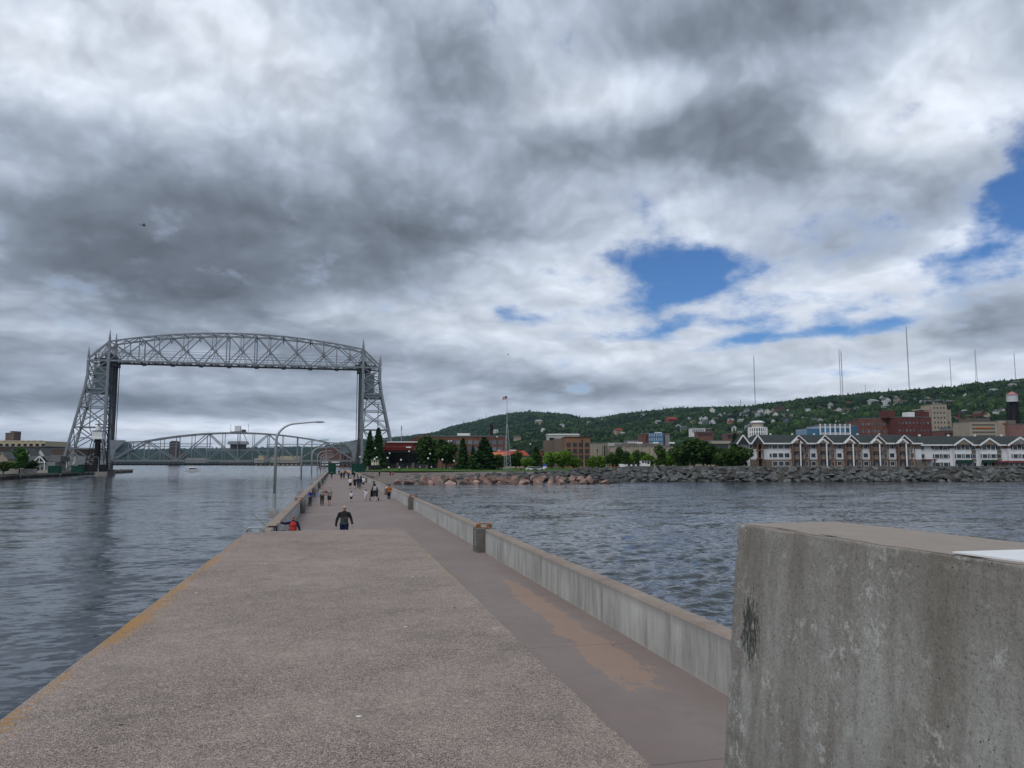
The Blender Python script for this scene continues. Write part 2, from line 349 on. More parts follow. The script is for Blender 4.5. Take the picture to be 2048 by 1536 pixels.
# ------------------------------------------------------------------ object helpers
def tag(o, label=None, cat=None, group=None, kind=None):
    if label: o['label'] = label
    if cat: o['category'] = cat
    if group: o['group'] = group
    if kind: o['kind'] = kind
    return o
def empty(name, loc, rz=0., label=None, cat=None, group=None):
    o = bpy.data.objects.new(name, None); C.objects.link(o); o.location = loc; o.rotation_euler = (0, 0, rz); o.empty_display_size = .2
    return tag(o, label, cat, group)
def copy_tree(o, parent=None):
    c = o.copy(); C.objects.link(c); c.parent = parent
    for ch in [k for k in o.children]: copy_tree(ch, c)
    return c
def link_mesh(me, name, parent=None, loc=(0, 0, 0), rz=0., sc=None):
    o = bpy.data.objects.new(name, me); C.objects.link(o); o.location = loc; o.rotation_euler = (0, 0, rz)
    if sc: o.scale = sc
    if parent: o.parent = parent
    return o
class MB:
    def __init__(s): s.v = []; s.f = []
    def add(s, vs, fs):
        n = len(s.v); s.v += [tuple(p) for p in vs]; s.f += [tuple(i+n for i in f) for f in fs]; return s
    def box(s, x0, x1, y0, y1, z0, z1):
        return s.add([(x0, y0, z0), (x1, y0, z0), (x1, y1, z0), (x0, y1, z0), (x0, y0, z1), (x1, y0, z1), (x1, y1, z1), (x0, y1, z1)],
                     [(0, 3, 2, 1), (4, 5, 6, 7), (0, 1, 5, 4), (1, 2, 6, 5), (2, 3, 7, 6), (3, 0, 4, 7)])
    def frustum(s, b, zt, t, zb=0.):      # b,t = (x0,x1,y0,y1) bottom and top rectangles
        a, c = b, t
        return s.add([(a[0], a[2], zb), (a[1], a[2], zb), (a[1], a[3], zb), (a[0], a[3], zb), (c[0], c[2], zt), (c[1], c[2], zt), (c[1], c[3], zt), (c[0], c[3], zt)],
                     [(0, 3, 2, 1), (4, 5, 6, 7), (0, 1, 5, 4), (1, 2, 6, 5), (2, 3, 7, 6), (3, 0, 4, 7)])
    def bar(s, p, q, w, h=None):
        h = h or w; p = Vector(p); q = Vector(q); d = q-p
        if d.length < 1e-6: return s
        d.normalize(); up = Vector((0, 0, 1)) if abs(d.z) < .95 else Vector((0, 1, 0))
        a = d.cross(up).normalized(); b = a.cross(d).normalized()
        vs = []
        for c in (p, q):
            for sx, sy in ((-1, -1), (1, -1), (1, 1), (-1, 1)): vs.append(c+a*(sx*w/2)+b*(sy*h/2))
        return s.add(vs, [(0, 1, 2, 3), (7, 6, 5, 4), (0, 4, 5, 1), (1, 5, 6, 2), (2, 6, 7, 3), (3, 7, 4, 0)])
    def tube(s, pts, r, seg=10, caps=True):
        pts = [Vector(p) for p in pts]; rs = r if isinstance(r, (list, tuple)) else [r]*len(pts)
        n0 = len(s.v); prev = None
        for i, p in enumerate(pts):
            d = (pts[min(i+1, len(pts)-1)]-pts[max(i-1, 0)]).normalized()
            if prev is None: a = d.orthogonal().normalized()
            else: a = (prev-d*prev.dot(d)).normalized()
            prev = a; b = d.cross(a)
            for k in range(seg):
                t = 2*math.pi*k/seg; s.v.append(tuple(p+(a*math.cos(t)+b*math.sin(t))*rs[i]))
        for i in range(len(pts)-1):
            for k in range(seg):
                k2 = (k+1) % seg; s.f.append((n0+i*seg+k, n0+i*seg+k2, n0+(i+1)*seg+k2, n0+(i+1)*seg+k))
        if caps:
            s.f.append(tuple(n0+k for k in range(seg))[::-1]); s.f.append(tuple(n0+(len(pts)-1)*seg+k for k in range(seg)))
        return s
    def lathe(s, prof, seg=16, c=(0, 0, 0)):
        n0 = len(s.v)
        for r, z in prof:
            for k in range(seg):
                t = 2*math.pi*k/seg; s.v.append((c[0]+r*math.cos(t), c[1]+r*math.sin(t), c[2]+z))
        for i in range(len(prof)-1):
            for k in range(seg):
                k2 = (k+1) % seg; s.f.append((n0+i*seg+k, n0+i*seg+k2, n0+(i+1)*seg+k2, n0+(i+1)*seg+k))
        s.f.append(tuple(n0+k for k in range(seg))[::-1]); s.f.append(tuple(n0+(len(prof)-1)*seg+k for k in range(seg)))
        return s
    def ball(s, c, r, seg=12, rings=8):
        rx, ry, rz = r if isinstance(r, (tuple, list)) else (r, r, r)
        n0 = len(s.v)
        for i in range(1, rings):
            a = math.pi*i/rings
            for k in range(seg):
                t = 2*math.pi*k/seg; s.v.append((c[0]+rx*math.sin(a)*math.cos(t), c[1]+ry*math.sin(a)*math.sin(t), c[2]+rz*math.cos(a)))
        s.v.append((c[0], c[1], c[2]+rz)); s.v.append((c[0], c[1], c[2]-rz)); T_, B_ = len(s.v)-2, len(s.v)-1
        for i in range(rings-2):
            for k in range(seg):
                k2 = (k+1) % seg; s.f.append((n0+i*seg+k, n0+(i+1)*seg+k, n0+(i+1)*seg+k2, n0+i*seg+k2))
        for k in range(seg):
            k2 = (k+1) % seg; s.f.append((n0+k, n0+k2, T_)); s.f.append((n0+(rings-2)*seg+k2, n0+(rings-2)*seg+k, B_))
        return s
    def prism(s, poly, y0, y1):           # polygon in x,z extruded along y
        n = len(poly)
        vs = [(x, y0, z) for x, z in poly]+[(x, y1, z) for x, z in poly]
        return s.add(vs, [tuple(range(n))[::-1] if False else tuple(range(n)), tuple(range(2*n-1, n-1, -1))]+[(i, n+i, n+(i+1) % n, (i+1) % n) for i in range(n)])
    def mesh(s, name, m, smooth=False, bevel=0.):
        me = bpy.data.meshes.new(name); me.from_pydata(s.v, [], s.f)
        bm = bmesh.new(); bm.from_mesh(me); bmesh.ops.recalc_face_normals(bm, faces=bm.faces)
        if bevel: bmesh.ops.bevel(bm, geom=bm.edges[:], offset=bevel, segments=2, affect='EDGES', profile=.6)
        bm.to_mesh(me); bm.free()
        if smooth: me.shade_smooth()
        me.materials.append(m); return me
    def build(s, name, m, parent=None, loc=(0, 0, 0), rz=0., smooth=False, bevel=0.):
        return link_mesh(s.mesh(name, m, smooth, bevel), name, parent, loc, rz)

# ------------------------------------------------------------------ the terrain
def interp(t, x):
    xs = [a[0] for a in t]
    if x <= xs[0]: return t[0][1]
    for (a, b), (c, d) in zip(t, t[1:]):
        if x <= c: return b+(d-b)*(x-a)/(c-a)
    return t[-1][1]
RIDGE = [(-900, 912), (0, 904), (160, 901), (250, 897), (400, 895), (560, 892.5), (640, 892), (676, 886), (717, 879), (740, 878), (778, 875), (811, 872), (852, 867), (874, 863), (903, 853), (940, 845), (969, 837.5), (989, 832),
         (1026, 826.5), (1060, 824.5), (1099, 826), (1136, 829), (1162, 837), (1209, 836), (1244, 829.5), (1302, 824.5), (1368, 817), (1434, 816.5), (1500, 816), (1515, 813), (1542, 808), (1588, 805), (1600, 800),
         (1674, 794), (1760, 787), (1828, 783), (1916, 779), (1949, 771), (2048, 763), (2200, 752), (2900, 740)]
RD = [(-900, 9500), (560, 9000), (700, 7000), (850, 5600), (1050, 4400), (1170, 4000), (1210, 3500), (1500, 2600), (1800, 2150), (2048, 1900), (2900, 1700)]
BD = [(-900, 5200), (560, 5200), (700, 3200), (850, 2100), (1050, 1500), (1210, 1150), (1500, 800), (1800, 680), (2048, 620), (2900, 560)]
def hill_z(px, D):
    rd = interp(RD, px); bd = interp(BD, px); zr = CAMZ+(927.5-interp(RIDGE, px)-2.5)/FP*rd
    s = (D-bd)/(rd-bd)
    if s <= 0: return 1.2
    if s < 1: return 1.2+(zr-1.2)*(s*.86+.14*math.sin(s*math.pi/2)) * (1-.10*math.sin(math.pi*s)**2)
    return zr*(1-.12*min(1, (s-1)*2))
def px_of(x, y):
    f = x*FW[0]+y*FW[1]; r = x*RT[0]+y*RT[1]; return 1024+FP*math.cos(PHI)*r/f*1.0, f
def zat(px, D):
    x, y = xyD(px, D)
    z = hill_z(px, D)
    if z > 1.3:
        k = min(1, (z-1.2)/40); z += k*(mnoise.noise(Vector((x/260, y/260, 0)))*12+mnoise.noise(Vector((x/90, y/90, 3)))*5)*(1 if D < interp(RD, px)*.93 else .3)
    return z
cols = list(range(-900, 2901, 25)); rows = [0, .02, .05]+[i/22 for i in range(2, 23)]+[1.06, 1.2, 1.5]
vs = []; fs = []
for i, c in enumerate(cols):
    for j, s in enumerate(rows):
        D = interp(BD, c)+(interp(RD, c)-interp(BD, c))*s; x, y = xyD(c, D); vs.append((x, y, zat(c, D)-(0 if s else 2.5)))
n = len(rows)
for i in range(len(cols)-1):
    for j in range(n-1): fs.append((i*n+j, (i+1)*n+j, (i+1)*n+j+1, i*n+j+1))
me = bpy.data.meshes.new('hills'); me.from_pydata(vs, [], fs); me.shade_smooth()
me.materials.append(mat('hill_grass', (.018, .034, .010), 1., .3, .01, spec=0.)); tag(link_mesh(me, 'hills'), 'wooded ridge behind the city', None, None, 'structure')

def flat(name, pts, z, m, kind='structure', label=None):
    me = bpy.data.meshes.new(name); me.from_pydata([(x, y, z) for x, y in pts], [], [tuple(range(len(pts)))]); me.materials.append(m)
    o = link_mesh(me, name); return tag(o, label, None, None, kind)
asphalt = mat('asphalt', (.06, .06, .062), .9, .15, .3)
grass_m = mat('lawn_grass', (.055, .11, .018), .95, .22, .8)
earth = mat('dark_earth', (.06, .055, .048), .95, .25, .4)
gravel = mat('beach_gravel', (.17, .14, .125), .95, .25, .9)
def cp(px, D): return xyD(px, D)
# city ground behind the rock wall
flat('ground', [cp(1180, 236), cp(2500, 236), cp(3600, 420), cp(2900, 900), cp(2048, 900), cp(1600, 1100), cp(1210, 1500), cp(1000, 2000), cp(850, 2600), cp(740, 2600), (14, 700), (14, 250), cp(760, 262), cp(960, 262)], 1.2, mat('city_ground', (.10, .10, .09), .9, .3, .03))
# south side ground
flat('ground', [(-126, -60), (-126, 508), (-220, 530), (-900, 600), (-1500, 400), (-900, -200)], .2, mat('city_ground', (0, 0, 0)))
# lawn in front of the museum
tag(MB().add([(*cp(726, 262), 1.26), (*cp(800, 252), 1.26), (*cp(1010, 254), 1.26), (*cp(1500, 262), 1.26), (*cp(1500, 300), 1.9), (*cp(1010, 315), 1.9), (*cp(722, 330), 1.9), (*cp(722, 420), 1.9), (*cp(1500, 420), 1.9)], [(0, 1, 2, 5, 6), (2, 3, 4, 5), (6, 5, 4, 8, 7)]).build('lawn', grass_m), None, None, None, 'structure')
# beach
me = MB()
bp = [(6.7, 225, -1.7), (16, 198, -1.7), (24, 198, -1.7), (40, 215, -1.7), (70, 214, -1.7)]
bq = [(6.7, 262, .9), (13, 262, 1.0), (28, 258, 1.1), (48, 250, 1.2), (78, 226, 1.2)]
me.add(bp+bq, [(0, 1, 6, 5), (1, 2, 7, 6), (2, 3, 8, 7), (3, 4, 9, 8)])
tag(me.build('beach', gravel), None, None, None, 'structure')
flat('promenade', [(6.7, 262), (12, 262), cp(726, 262), (9, 300), (6.7, 300)], 1.23, conc)

# ------------------------------------------------------------------ water: one wave-shaped sheet
def water():
    rr = [5.0]
    while rr[-1] < 160: rr.append(rr[-1]*1.0065)
    while rr[-1] < 26000: rr.append(rr[-1]*1.035)
    rr = np.array(rr)
    a1 = np.linspace(R_(-70), R_(62), 900)
    a0 = np.linspace(R_(-150), R_(-70), 40)[:-1]; a2 = np.linspace(R_(62), R_(150), 40)[1:]
    aa = np.concatenate([a0, a1, a2])
    Rr, A = np.meshgrid(rr, aa, indexing='ij')
    Xw = Rr*np.sin(A); Yw = Rr*np.cos(A); Zw = np.zeros_like(Xw); dx = np.zeros_like(Xw); dy = np.zeros_like(Xw)
    rng = np.random.RandomState(4)
    openw = np.clip((Xw-4)/6, 0, 1)*.78+.22
    env = np.ones_like(Xw)
    for i in range(8):
        th = rng.uniform(0, 6.28); kk = rng.uniform(.05, .22); env += .16*np.sin(kk*(Xw*np.cos(th)+Yw*np.sin(th))+rng.uniform(0, 6.28))
    for i in range(60):
        lam = 0.5*(2.4/0.5)**rng.rand(); kx = 2*math.pi/lam
        th = R_(-62)+rng.normal(0, .48)
        amp = .0045*lam**.62*rng.uniform(.6, 1.3)
        fade = np.clip(1.6-Rr/(lam*45), 0, 1)
        ph = kx*(Xw*math.cos(th)+Yw*math.sin(th))+rng.uniform(0, 6.28)
        a = amp*fade*openw*env
        Zw += a*np.cos(ph); dx -= .55*a*math.cos(th)*np.sin(ph); dy -= .55*a*math.sin(th)*np.sin(ph)
    V = np.stack([Xw+dx, Yw+dy, Zw-1.5], -1).reshape(-1, 3).astype(np.float32)
    nr, na = Xw.shape
    idx = np.arange(nr*na).reshape(nr, na)
    q = np.stack([idx[:-1, :-1], idx[:-1, 1:], idx[1:, 1:], idx[1:, :-1]], -1).reshape(-1, 4)
    me = bpy.data.meshes.new('water'); me.vertices.add(len(V)); me.vertices.foreach_set('co', V.ravel())
    me.loops.add(q.size); me.loops.foreach_set('vertex_index', q.ravel().astype(np.int32))
    me.polygons.add(len(q)); me.polygons.foreach_set('loop_start', np.arange(0, q.size, 4, dtype=np.int32))
    me.polygons.foreach_set('use_smooth', np.ones(len(q), dtype=bool))
    me.update(calc_edges=True); me.validate()
    # make sure normals look up
    if me.polygons[0].normal.z < 0: me.flip_normals()
    me.materials.append(m_water()); return tag(link_mesh(me, 'water'), None, None, None, 'structure')
water()

# ------------------------------------------------------------------ the pier
agg, deckm, wallm = m_aggregate(), m_deck(), m_wall()
WX0, WX1, WR0, WR1, WH = -3.05, -2.52, 6.2, 6.56, .95
PEND = 268.0
d = MB().box(-3.3, 6.7, -40, 330, -6, 0).build('pier_deck', deckm); tag(d, None, None, None, 'structure')
def pier_wall(x0, x1, y0, y1, label, inner):
    # coping with a slightly sloped top and chamfered edges
    pr = [(x0, -.3), (x0, WH-.05), (x0+.04, WH), (x1-.04, WH), (x1, WH-.05), (x1, -.3)]
    o = MB().prism(pr, y0, y1).build('parapet_wall', wallm)
    # real joints cut as narrow gaps are too fine to see; raised seam strips where the photograph shows them
    return tag(o, label, 'wall')
pier_wall(WX0, WX1, 31.7, PEND, 'low concrete wall along the canal side of the walkway', WX1)
pier_wall(WR0, WR1, -10, PEND, 'low streaked concrete wall along the lake side of the walkway', WR0)
def pillar(y, side, label):
    r = empty('wall_pillar', (WR0 if side > 0 else WX1, y, 0), 0, label, 'pillar', 'pillars set along the pier walls')
    s = -1 if side > 0 else 1
    a, b_ = sorted((s*.40, -s*.0)); 
    if side > 0: a, b_ = -.36, -.003
    else: a, b_ = .003, .36
    MB().frustum((a, b_, 0, 1.0), WH+.035, (a, b_, .0, 1.0), -.02).build('shaft', conc_dark, r, bevel=.015)
    return r
def cleat(parent_loc, m, label, rz=0.):
    r = empty('mooring_bracket', parent_loc, rz, label, 'bracket')
    MB().box(-.34, .34, -.16, .16, 0, .02).build('base_plate', m, r)
    for y in (-.12, .12):
        pts = [(-.30, y, .02), (-.30, y, .12), (-.26, y, .165), (-.2, y, .18), (.2, y, .18), (.26, y, .165), (.30, y, .12), (.30, y, .02)]
        MB().tube(pts, .028, 8).build('rail', m, r, smooth=True)
    for x in (-.24, .14): MB().box(x, x+.1, -.10, .10, .02, .13).build('lug', m, r)
    return r
ORD = ['nearest', 'second nearest', 'third nearest', 'fourth', 'fifth', 'sixth', 'seventh', 'eighth']
for i, y in enumerate([32.2, 63.0, 94.0, 125., 156., 187., 218., 249.]):
    w = 'with a steel strip, '+ORD[i] if i == 0 else ORD[i]
    pillar(y, 1, 'grey concrete pillar, %s along the lake side wall' % w)
    if i < 2: cleat((WR0+.02, y+.5, WH+.038), rust, 'rusty orange steel bracket on top of the %s lake side pillar' % ORD[i])
r_ = None
for i, y in enumerate([60.5, 91., 122., 153., 184., 215., 246.]):
    pillar(y, -1, 'dark concrete pillar, %s along the canal side wall' % ORD[i])
cleat((WX1-.1, 61.1, WH+.004), rust, 'flat rusty orange bracket on the canal side wall beside the boy in blue')
# perforated steel strip on the first pillar's walkway face
st = MB().box(-.02, 0, .25, .45, .28, .88)
sp = empty('steel_strip', (WR0-.363, 32.2, 0), 0, 'narrow white rimmed steel strip with holes on the nearest pillar', 'bracket')
st.build('plate', galv, sp)
for k in range(4): MB().box(-.026, -.021, .31, .39, .35+k*.13, .41+k*.13).build('hole', black_paint, sp)

# raised concrete block the photographer looks along, worn rounded edges
def block():
    bm = bmesh.new()
    bmesh.ops.create_cube(bm, size=1)
    for v in bm.verts:
        v.co.x = -3.28 if v.co.x < 0 else 2.74; v.co.y = -6 if v.co.y < 0 else 31.65; v.co.z = -5 if v.co.z < 0 else 1.1
    es = [e for e in bm.edges if all(v.co.z > 0 for v in e.verts)]
    # chip the long edges: subdivide lengthwise
    long = [e for e in bm.edges if abs(e.verts[0].co.y-e.verts[1].co.y) > 10]
    bmesh.ops.subdivide_edges(bm, edges=long, cuts=260, use_grid_fill=True)
    es = [e for e in bm.edges if all(v.co.z > 1.09 for v in e.verts) and (all(abs(v.co.x+3.28) < .01 for v in e.verts) or all(abs(v.co.x-2.74) < .01 for v in e.verts) or all(abs(v.co.y-31.65) < .01 for v in e.verts))]
    bmesh.ops.bevel(bm, geom=es, offset=.03, segments=2, affect='EDGES', profile=.7)
    for v in bm.verts:
        if v.co.z > 1.0 and (v.co.x < -3.15 or v.co.x > 2.6):
            n = mnoise.noise(Vector((v.co.x, v.co.y*2.3, 0)))*.5+mnoise.noise(Vector((v.co.x, v.co.y*.6, 5)))
            if v.co.z < 1.095 or True: v.co.x += (1 if v.co.x < 0 else -1)*max(0, n)*.045; v.co.z -= max(0, n)*.012
    me = bpy.data.meshes.new('concrete_block'); bm.to_mesh(me); bm.free(); me.materials.append(agg)
    return tag(link_mesh(me, 'concrete_block'), 'long raised concrete block with lichen along its water edge, in the foreground', 'concrete block')
block()
# tall parapet at the right, battered faces and a worn top edge
def parapet():
    bm = bmesh.new(); bmesh.ops.create_cube(bm, size=1)
    for v in bm.verts:
        lo = v.co.z < 0
        v.co = Vector(((3.98-(.24 if lo else 0)) if v.co.x < 0 else 5.14+(.1 if lo else 0), -4 if v.co.y < 0 else 7.2+(.10 if lo else 0), -.05 if lo else 3.1))
    bmesh.ops.subdivide_edges(bm, edges=bm.edges[:], cuts=80, use_grid_fill=True)
    es = [e for e in bm.edges if len(e.link_faces) == 2 and e.link_faces[0].normal.dot(e.link_faces[1].normal) < .5]
    bmesh.ops.bevel(bm, geom=es, offset=.022, segments=2, affect='EDGES', profile=.6)
    for v in bm.verts:
        q = v.co; n = mnoise.noise(q*1.2)*.012+mnoise.noise(q*5)*.006
        v.co.x += n; v.co.z += n*.4; v.co.y += n*.6
        if q.z > 3.04 and q.x < 4.06 or (q.x < 4.06 and q.y > 7.1): ch = max(0, mnoise.noise(q*3.1)+.6*mnoise.noise(q*9)-.12)*.055; v.co.x += ch; v.co.z -= ch*.5 if q.z > 3.04 else 0
    me = bpy.data.meshes.new('concrete_parapet'); bm.to_mesh(me); bm.free(); me.shade_smooth(); me.materials.append(m_parapet())
    return tag(link_mesh(me, 'concrete_parapet'), 'tall stained concrete parapet at the right with a flaking black patch', 'concrete wall')
parapet()
a = atz(1905, 1103.5, 3.113); b_ = atz(2060, 1099, 3.113); c_ = atz(2048, 1122, 3.113); e_ = a+(c_-a)*4.2; f_ = Vector((b_.x+.25, e_.y, 0))
o = MB().add([(p.x, p.y, z) for z in (0, .012) for p in (a, b_, f_, e_)], [(0, 1, 2, 3), (7, 6, 5, 4), (0, 4, 5, 1), (1, 5, 6, 2), (2, 6, 7, 3), (3, 7, 4, 0)]).build('metal_sheet', white_paint, loc=(0, 0, 3.103))
tag(o, 'flat white panel lying on top of the tall stained parapet', 'panel')

# small fixtures on the block's far edge
cleat((-2.92, 31.2, 1.10), galv, 'grey steel bracket on the far left corner of the raised block')
# ------------------------------------------------------------------ street lamps
def make_lamp():
    r = empty('street_lamp', (0, 0, 0))
    MB().box(-.28, .22, -.25, .25, -.5, -.02).build('bracket', conc, r)
    MB().lathe([(.17, -.02), (.17, .03), (.11, .05), (.11, .9)], 14).build('base', galv, r, smooth=False)
    pts = [(0, 0, .9), (0, 0, 3.9)]
    cx_, cz_, rx, rz = 1.15, 3.9, 1.15, 1.02
    for k in range(1, 11):
        t = math.pi/2*k/10; pts.append((cx_-rx*math.cos(t), 0, cz_+rz*math.sin(t)))
    pts += [(1.7, 0, 4.98), (2.1, 0, 5.02)]
    rs = [.085, .08]+[.078-.0035*k for k in range(10)]+[.038, .036]
    MB().tube(pts, rs, 10).build('pole', galv, r, smooth=True)
    MB().tube([(2.1, 0, 5.02), (2.25, 0, 5.03), (2.55, 0, 5.03), (2.68, 0, 5.02)], [.04, .062, .055, .02], 8).build('lamp_head', galv, r, smooth=True)
    return r
lamp0 = make_lamp()
for i in range(8):
    D = 45+34*i; px = 1024-(353-0)*1.0
    o = lamp0 if i == 0 else copy_tree(lamp0)
    o.location = (-3.36+.0*i, D*1.03, WH+.15)
    tag(o, ['tall curved grey street lamp standing nearest above the canal', 'curved grey street lamp, second nearest along the canal side wall', 'curved grey street lamp, third nearest along the canal side wall',
            'curved grey street lamp, fourth along the canal side wall', 'curved grey street lamp, fifth along the canal side wall', 'curved grey street lamp, sixth along the canal side wall',
            'curved grey street lamp, seventh along the canal side wall', 'curved grey street lamp farthest along the canal side wall'][i], 'street lamp', 'curved street lamps along the canal side wall')

# ------------------------------------------------------------------ the lift bridge
YF, YB, XC = 375.0, 385.5, -44.3
def truss_bridge():
    r = empty('lift_bridge', (XC, YF, 0), 0, 'silver steel lift bridge with arched overhead truss between two lattice towers', 'bridge')
    H0 = 56.2; NP = 9; pw = 2*H0/NP
    def top(x): return 58.6+5.6*(1-(x/H0)**2)
    Z0 = 49.9
    Yb = YB-YF
    for y in (0, Yb):
        tc = MB(); xs = [-H0+i*pw for i in range(NP+1)]; mids = [-H0+i*pw/2 for i in range(2*NP+1)]
        for a, b in zip(mids, mids[1:]): tc.bar((a, y, top(a)), (b, y, top(b)), .7, .62)
        for s in (-1, 1): tc.bar((s*H0, y, top(H0)), (s*64.5, y, 50.6), .8, .8)
        tc.build('top_chord', steel, r)
        bc = MB().bar((-H0-8, y, Z0), (H0+8, y, Z0), .8, .75); bc.build('bottom_chord', steel, r)
        for i, (a, b) in enumerate(zip(xs, xs[1:])):
            m_ = (a+b)/2; w = MB()
            w.bar((a, y, top(a)), (b, y, Z0), .50, .42); w.bar((a, y, Z0), (b, y, top(b)), .42, .38)
            zc = (top(a)+Z0)/2
            w.bar((m_, y, top(m_)), (m_, y, zc), .3)
            w.bar((m_, y, zc), (m_-2.4, y, Z0), .2); w.bar((m_, y, zc), (m_+2.4, y, Z0), .2)
            w.box(m_-.7, m_+.7, y-.3, y+.3, zc-.6, zc+.6)
            w.box(a-.9, a+.9, y-.28, y+.28, Z0-.9, Z0+.7)
            if i in (1, 8, 4, 5): w.bar((a, y, top(a)), (a, y, Z0), .45)
            w.build('panel_bracing', steel, r)
    lb = MB()
    for i in range(2*NP+1):
        x = -H0+i*pw/2; lb.bar((x, 0, top(x)), (x, Yb, top(x)), .35)
        if i % 2 == 0: lb.bar((x, 0, Z0), (x, Yb, Z0), .5, .7)
    for i in range(NP):
        a, b = -H0+i*pw, -H0+(i+1)*pw
        for za, zb in ((top(a), top(b)), (Z0, Z0)):
            lb.bar((a, 0, za), (b, Yb, zb), .25); lb.bar((a, Yb, za), (b, 0, zb), .25)
        zz = (top(a)+Z0)/2
        for q in (.35, .65):
            lb.bar((a, 0, top(a)-.5), (a, Yb*.5, top(a)-3.2), .2); lb.bar((a, Yb, top(a)-.5), (a, Yb*.5, top(a)-3.2), .2)
    for z in (Z0+2.2, Z0+3.4, Z0+5.): 
        for y in (1.2, Yb-1.2): lb.bar((-H0, y, z), (H0, y, z), .12)
    lb.build('lateral_bracing', steel, r)
    wk = MB().box(-H0, H0, 3.4, Yb-3.4, Z0-.9, Z0-.6)
    for i in range(38): wk.box(-H0+1+i*3, -H0+1.5+i*3, 1., Yb-1, Z0-.6, Z0-.3)
    wk.build('walkway', steel_dark, r)
    # towers
    def outx(z):           # outer leg distance from centre
        return 64.5 if z > 41 else 64.5+(41-z)*.215
    lev = [0., 10.5, 20., 29., 37., 43.8, Z0]
    for s in (-1, 1):
        for y in (0, Yb):
            MB().bar((s*(H0+.2), y, .5), (s*H0, y, top(H0)), 1.15, 1.05).build('tower_leg', steel, r)
            ol = MB()
            for a, b in zip(lev, lev[1:]): ol.bar((s*outx(a), y, a+.2), (s*outx(b), y, b+.2), .95, .9)
            ol.build('tower_leg', steel, r)
            for fx, fz in ((s*H0, top(H0)), (s*64.5, 50.6)):
                MB().lathe([(.5, 0), (.62, .6), (.4, .9), (.55, 1.3), (.04, 5.6)], 8, (fx, y, fz)).build('finial', steel, r)
        # faces of bracing
        for y in (0, Yb):
            br = MB()
            for i, (a, b) in enumerate(zip(lev, lev[1:])):
                xi = s*H0; xa, xb = s*outx(a), s*outx(b)
                br.bar((xi, y, b), (xb, y, b), .42)
                br.bar((xi, y, a), (xb, y, b), .42); br.bar((xi, y, b), (xa, y, a), .38)
                mx, mz = (xi+(xa+xb)/2)/2, (a+b)/2
                br.bar((mx, y, mz), ((xa+xb)/2, y, mz), .25); br.bar((mx, y, mz), (xi, y, mz), .22)
            xi = s*H0
            br.bar((s*60.4, y, 54.6), (s*60.4, y, Z0), .3); br.bar((s*60.4, y, 54.6), (s*H0, y, Z0+.2), .3)
            br.bar((s*60.4, y, Z0), (s*(H0), y, top(H0)), .3)
            for k in range(3): br.bar((s*H0, y, top(H0)-.5), (s*(H0-2.5+k*2.5), y, Z0+1.6), .22)
            br.build('tower_bracing', steel, r)
        for fx in (lambda z: s*H0, lambda z: s*outx(z)):
            sb = MB()
            for a, b in zip(lev, lev[1:]):
                sb.bar((fx(b), 0, b), (fx(b), Yb, b), .4)
                if b > 12 or fx(0) != s*H0:
                    sb.bar((fx(a), 0, a), (fx(b), Yb, b), .34); sb.bar((fx(a), Yb, a), (fx(b), 0, b), .34)
            sb.build('cross_bracing', steel, r)
        for y in (.6, Yb-1.4): MB().box(min(s*57, s*65.5), max(s*57, s*65.5), y, y+.8, 35.2, 37.6).build('plate_girder', steel_blue, r)
        # curved cable loop
        lp = MB(); pts = []
        for k in range(17):
            t = math.pi*k/16; pts.append((s*(60.6-3.4*math.cos(t)), Yb*.5, 21.5-5.8*math.sin(t)))
        pts = [(s*58.3, Yb*.5, 35)]+pts+[(s*64., Yb*.5, 33)]
        lp.tube(pts, .2, 6).build('power_cable', steel, r)
        # counterweight and machinery deck
        cw = MB().box(min(s*57.3, s*61.8), max(s*57.3, s*61.8), 1.4, Yb-1.4, 38.2, 47.4).frustum((min(s*57.7, s*61.4), max(s*57.7, s*61.4), 2, Yb-2), 38.2, (min(s*57.3, s*61.8), max(s*57.3, s*61.8), 1.4, Yb-1.4), 36.2)
        cw.build('counterweight', steel_blue, r, bevel=.15)
        dk = MB().box(min(s*52.3, s*62.5), max(s*52.3, s*62.5), .7, Yb-.7, 50.5, 51.1).box(min(s*53.5, s*60), max(s*53.5, s*60), 1., Yb-1., 47.6, 49.4)
        for k in range(7): dk.bar((s*(52.4+k*1.6), .8, 51.1), (s*(52.4+k*1.6), .8, 52.5), .12)
        dk.bar((s*52.4, .8, 52.4), (s*62.3, .8, 52.4), .12)
        dk.build('machinery_deck', steel_dark, r)
        for y in (2.2, 4.4, Yb-4.4, Yb-2.2): MB().tube([(s*56.2, y-.45, 51.3), (s*56.2, y+.45, 51.3)], 2.1, 18).build('sheave', steel_dark, r)
        for y in (1.6, 2.4, Yb-2.4, Yb-1.6):
            MB().bar((s*53.7, y, 14), (s*53.7, y, 50), .14).build('hoist_cable', steel_dark, r); MB().bar((s*59, y, 47), (s*59, y, 51), .14).build('hoist_cable', steel_dark, r)
        MB().box(min(s*54.5, s*55.5), max(s*54.5, s*55.5), Yb-2.1, Yb-.9, 1, 50).build('guide_column', steel_dark, r)
        MB().box(min(s*54.7, s*55.4), max(s*54.7, s*55.4), 1.2, 1.9, 1, 50).build('guide_column', steel_dark, r)
        for u, w_ in ((54, 59), (70.5, 76)): MB().box(min(s*u, s*w_), max(s*u, s*w_), -1.5, Yb+1.5, -3, 1.0).build('footing', conc, r)
    return r
truss_bridge()
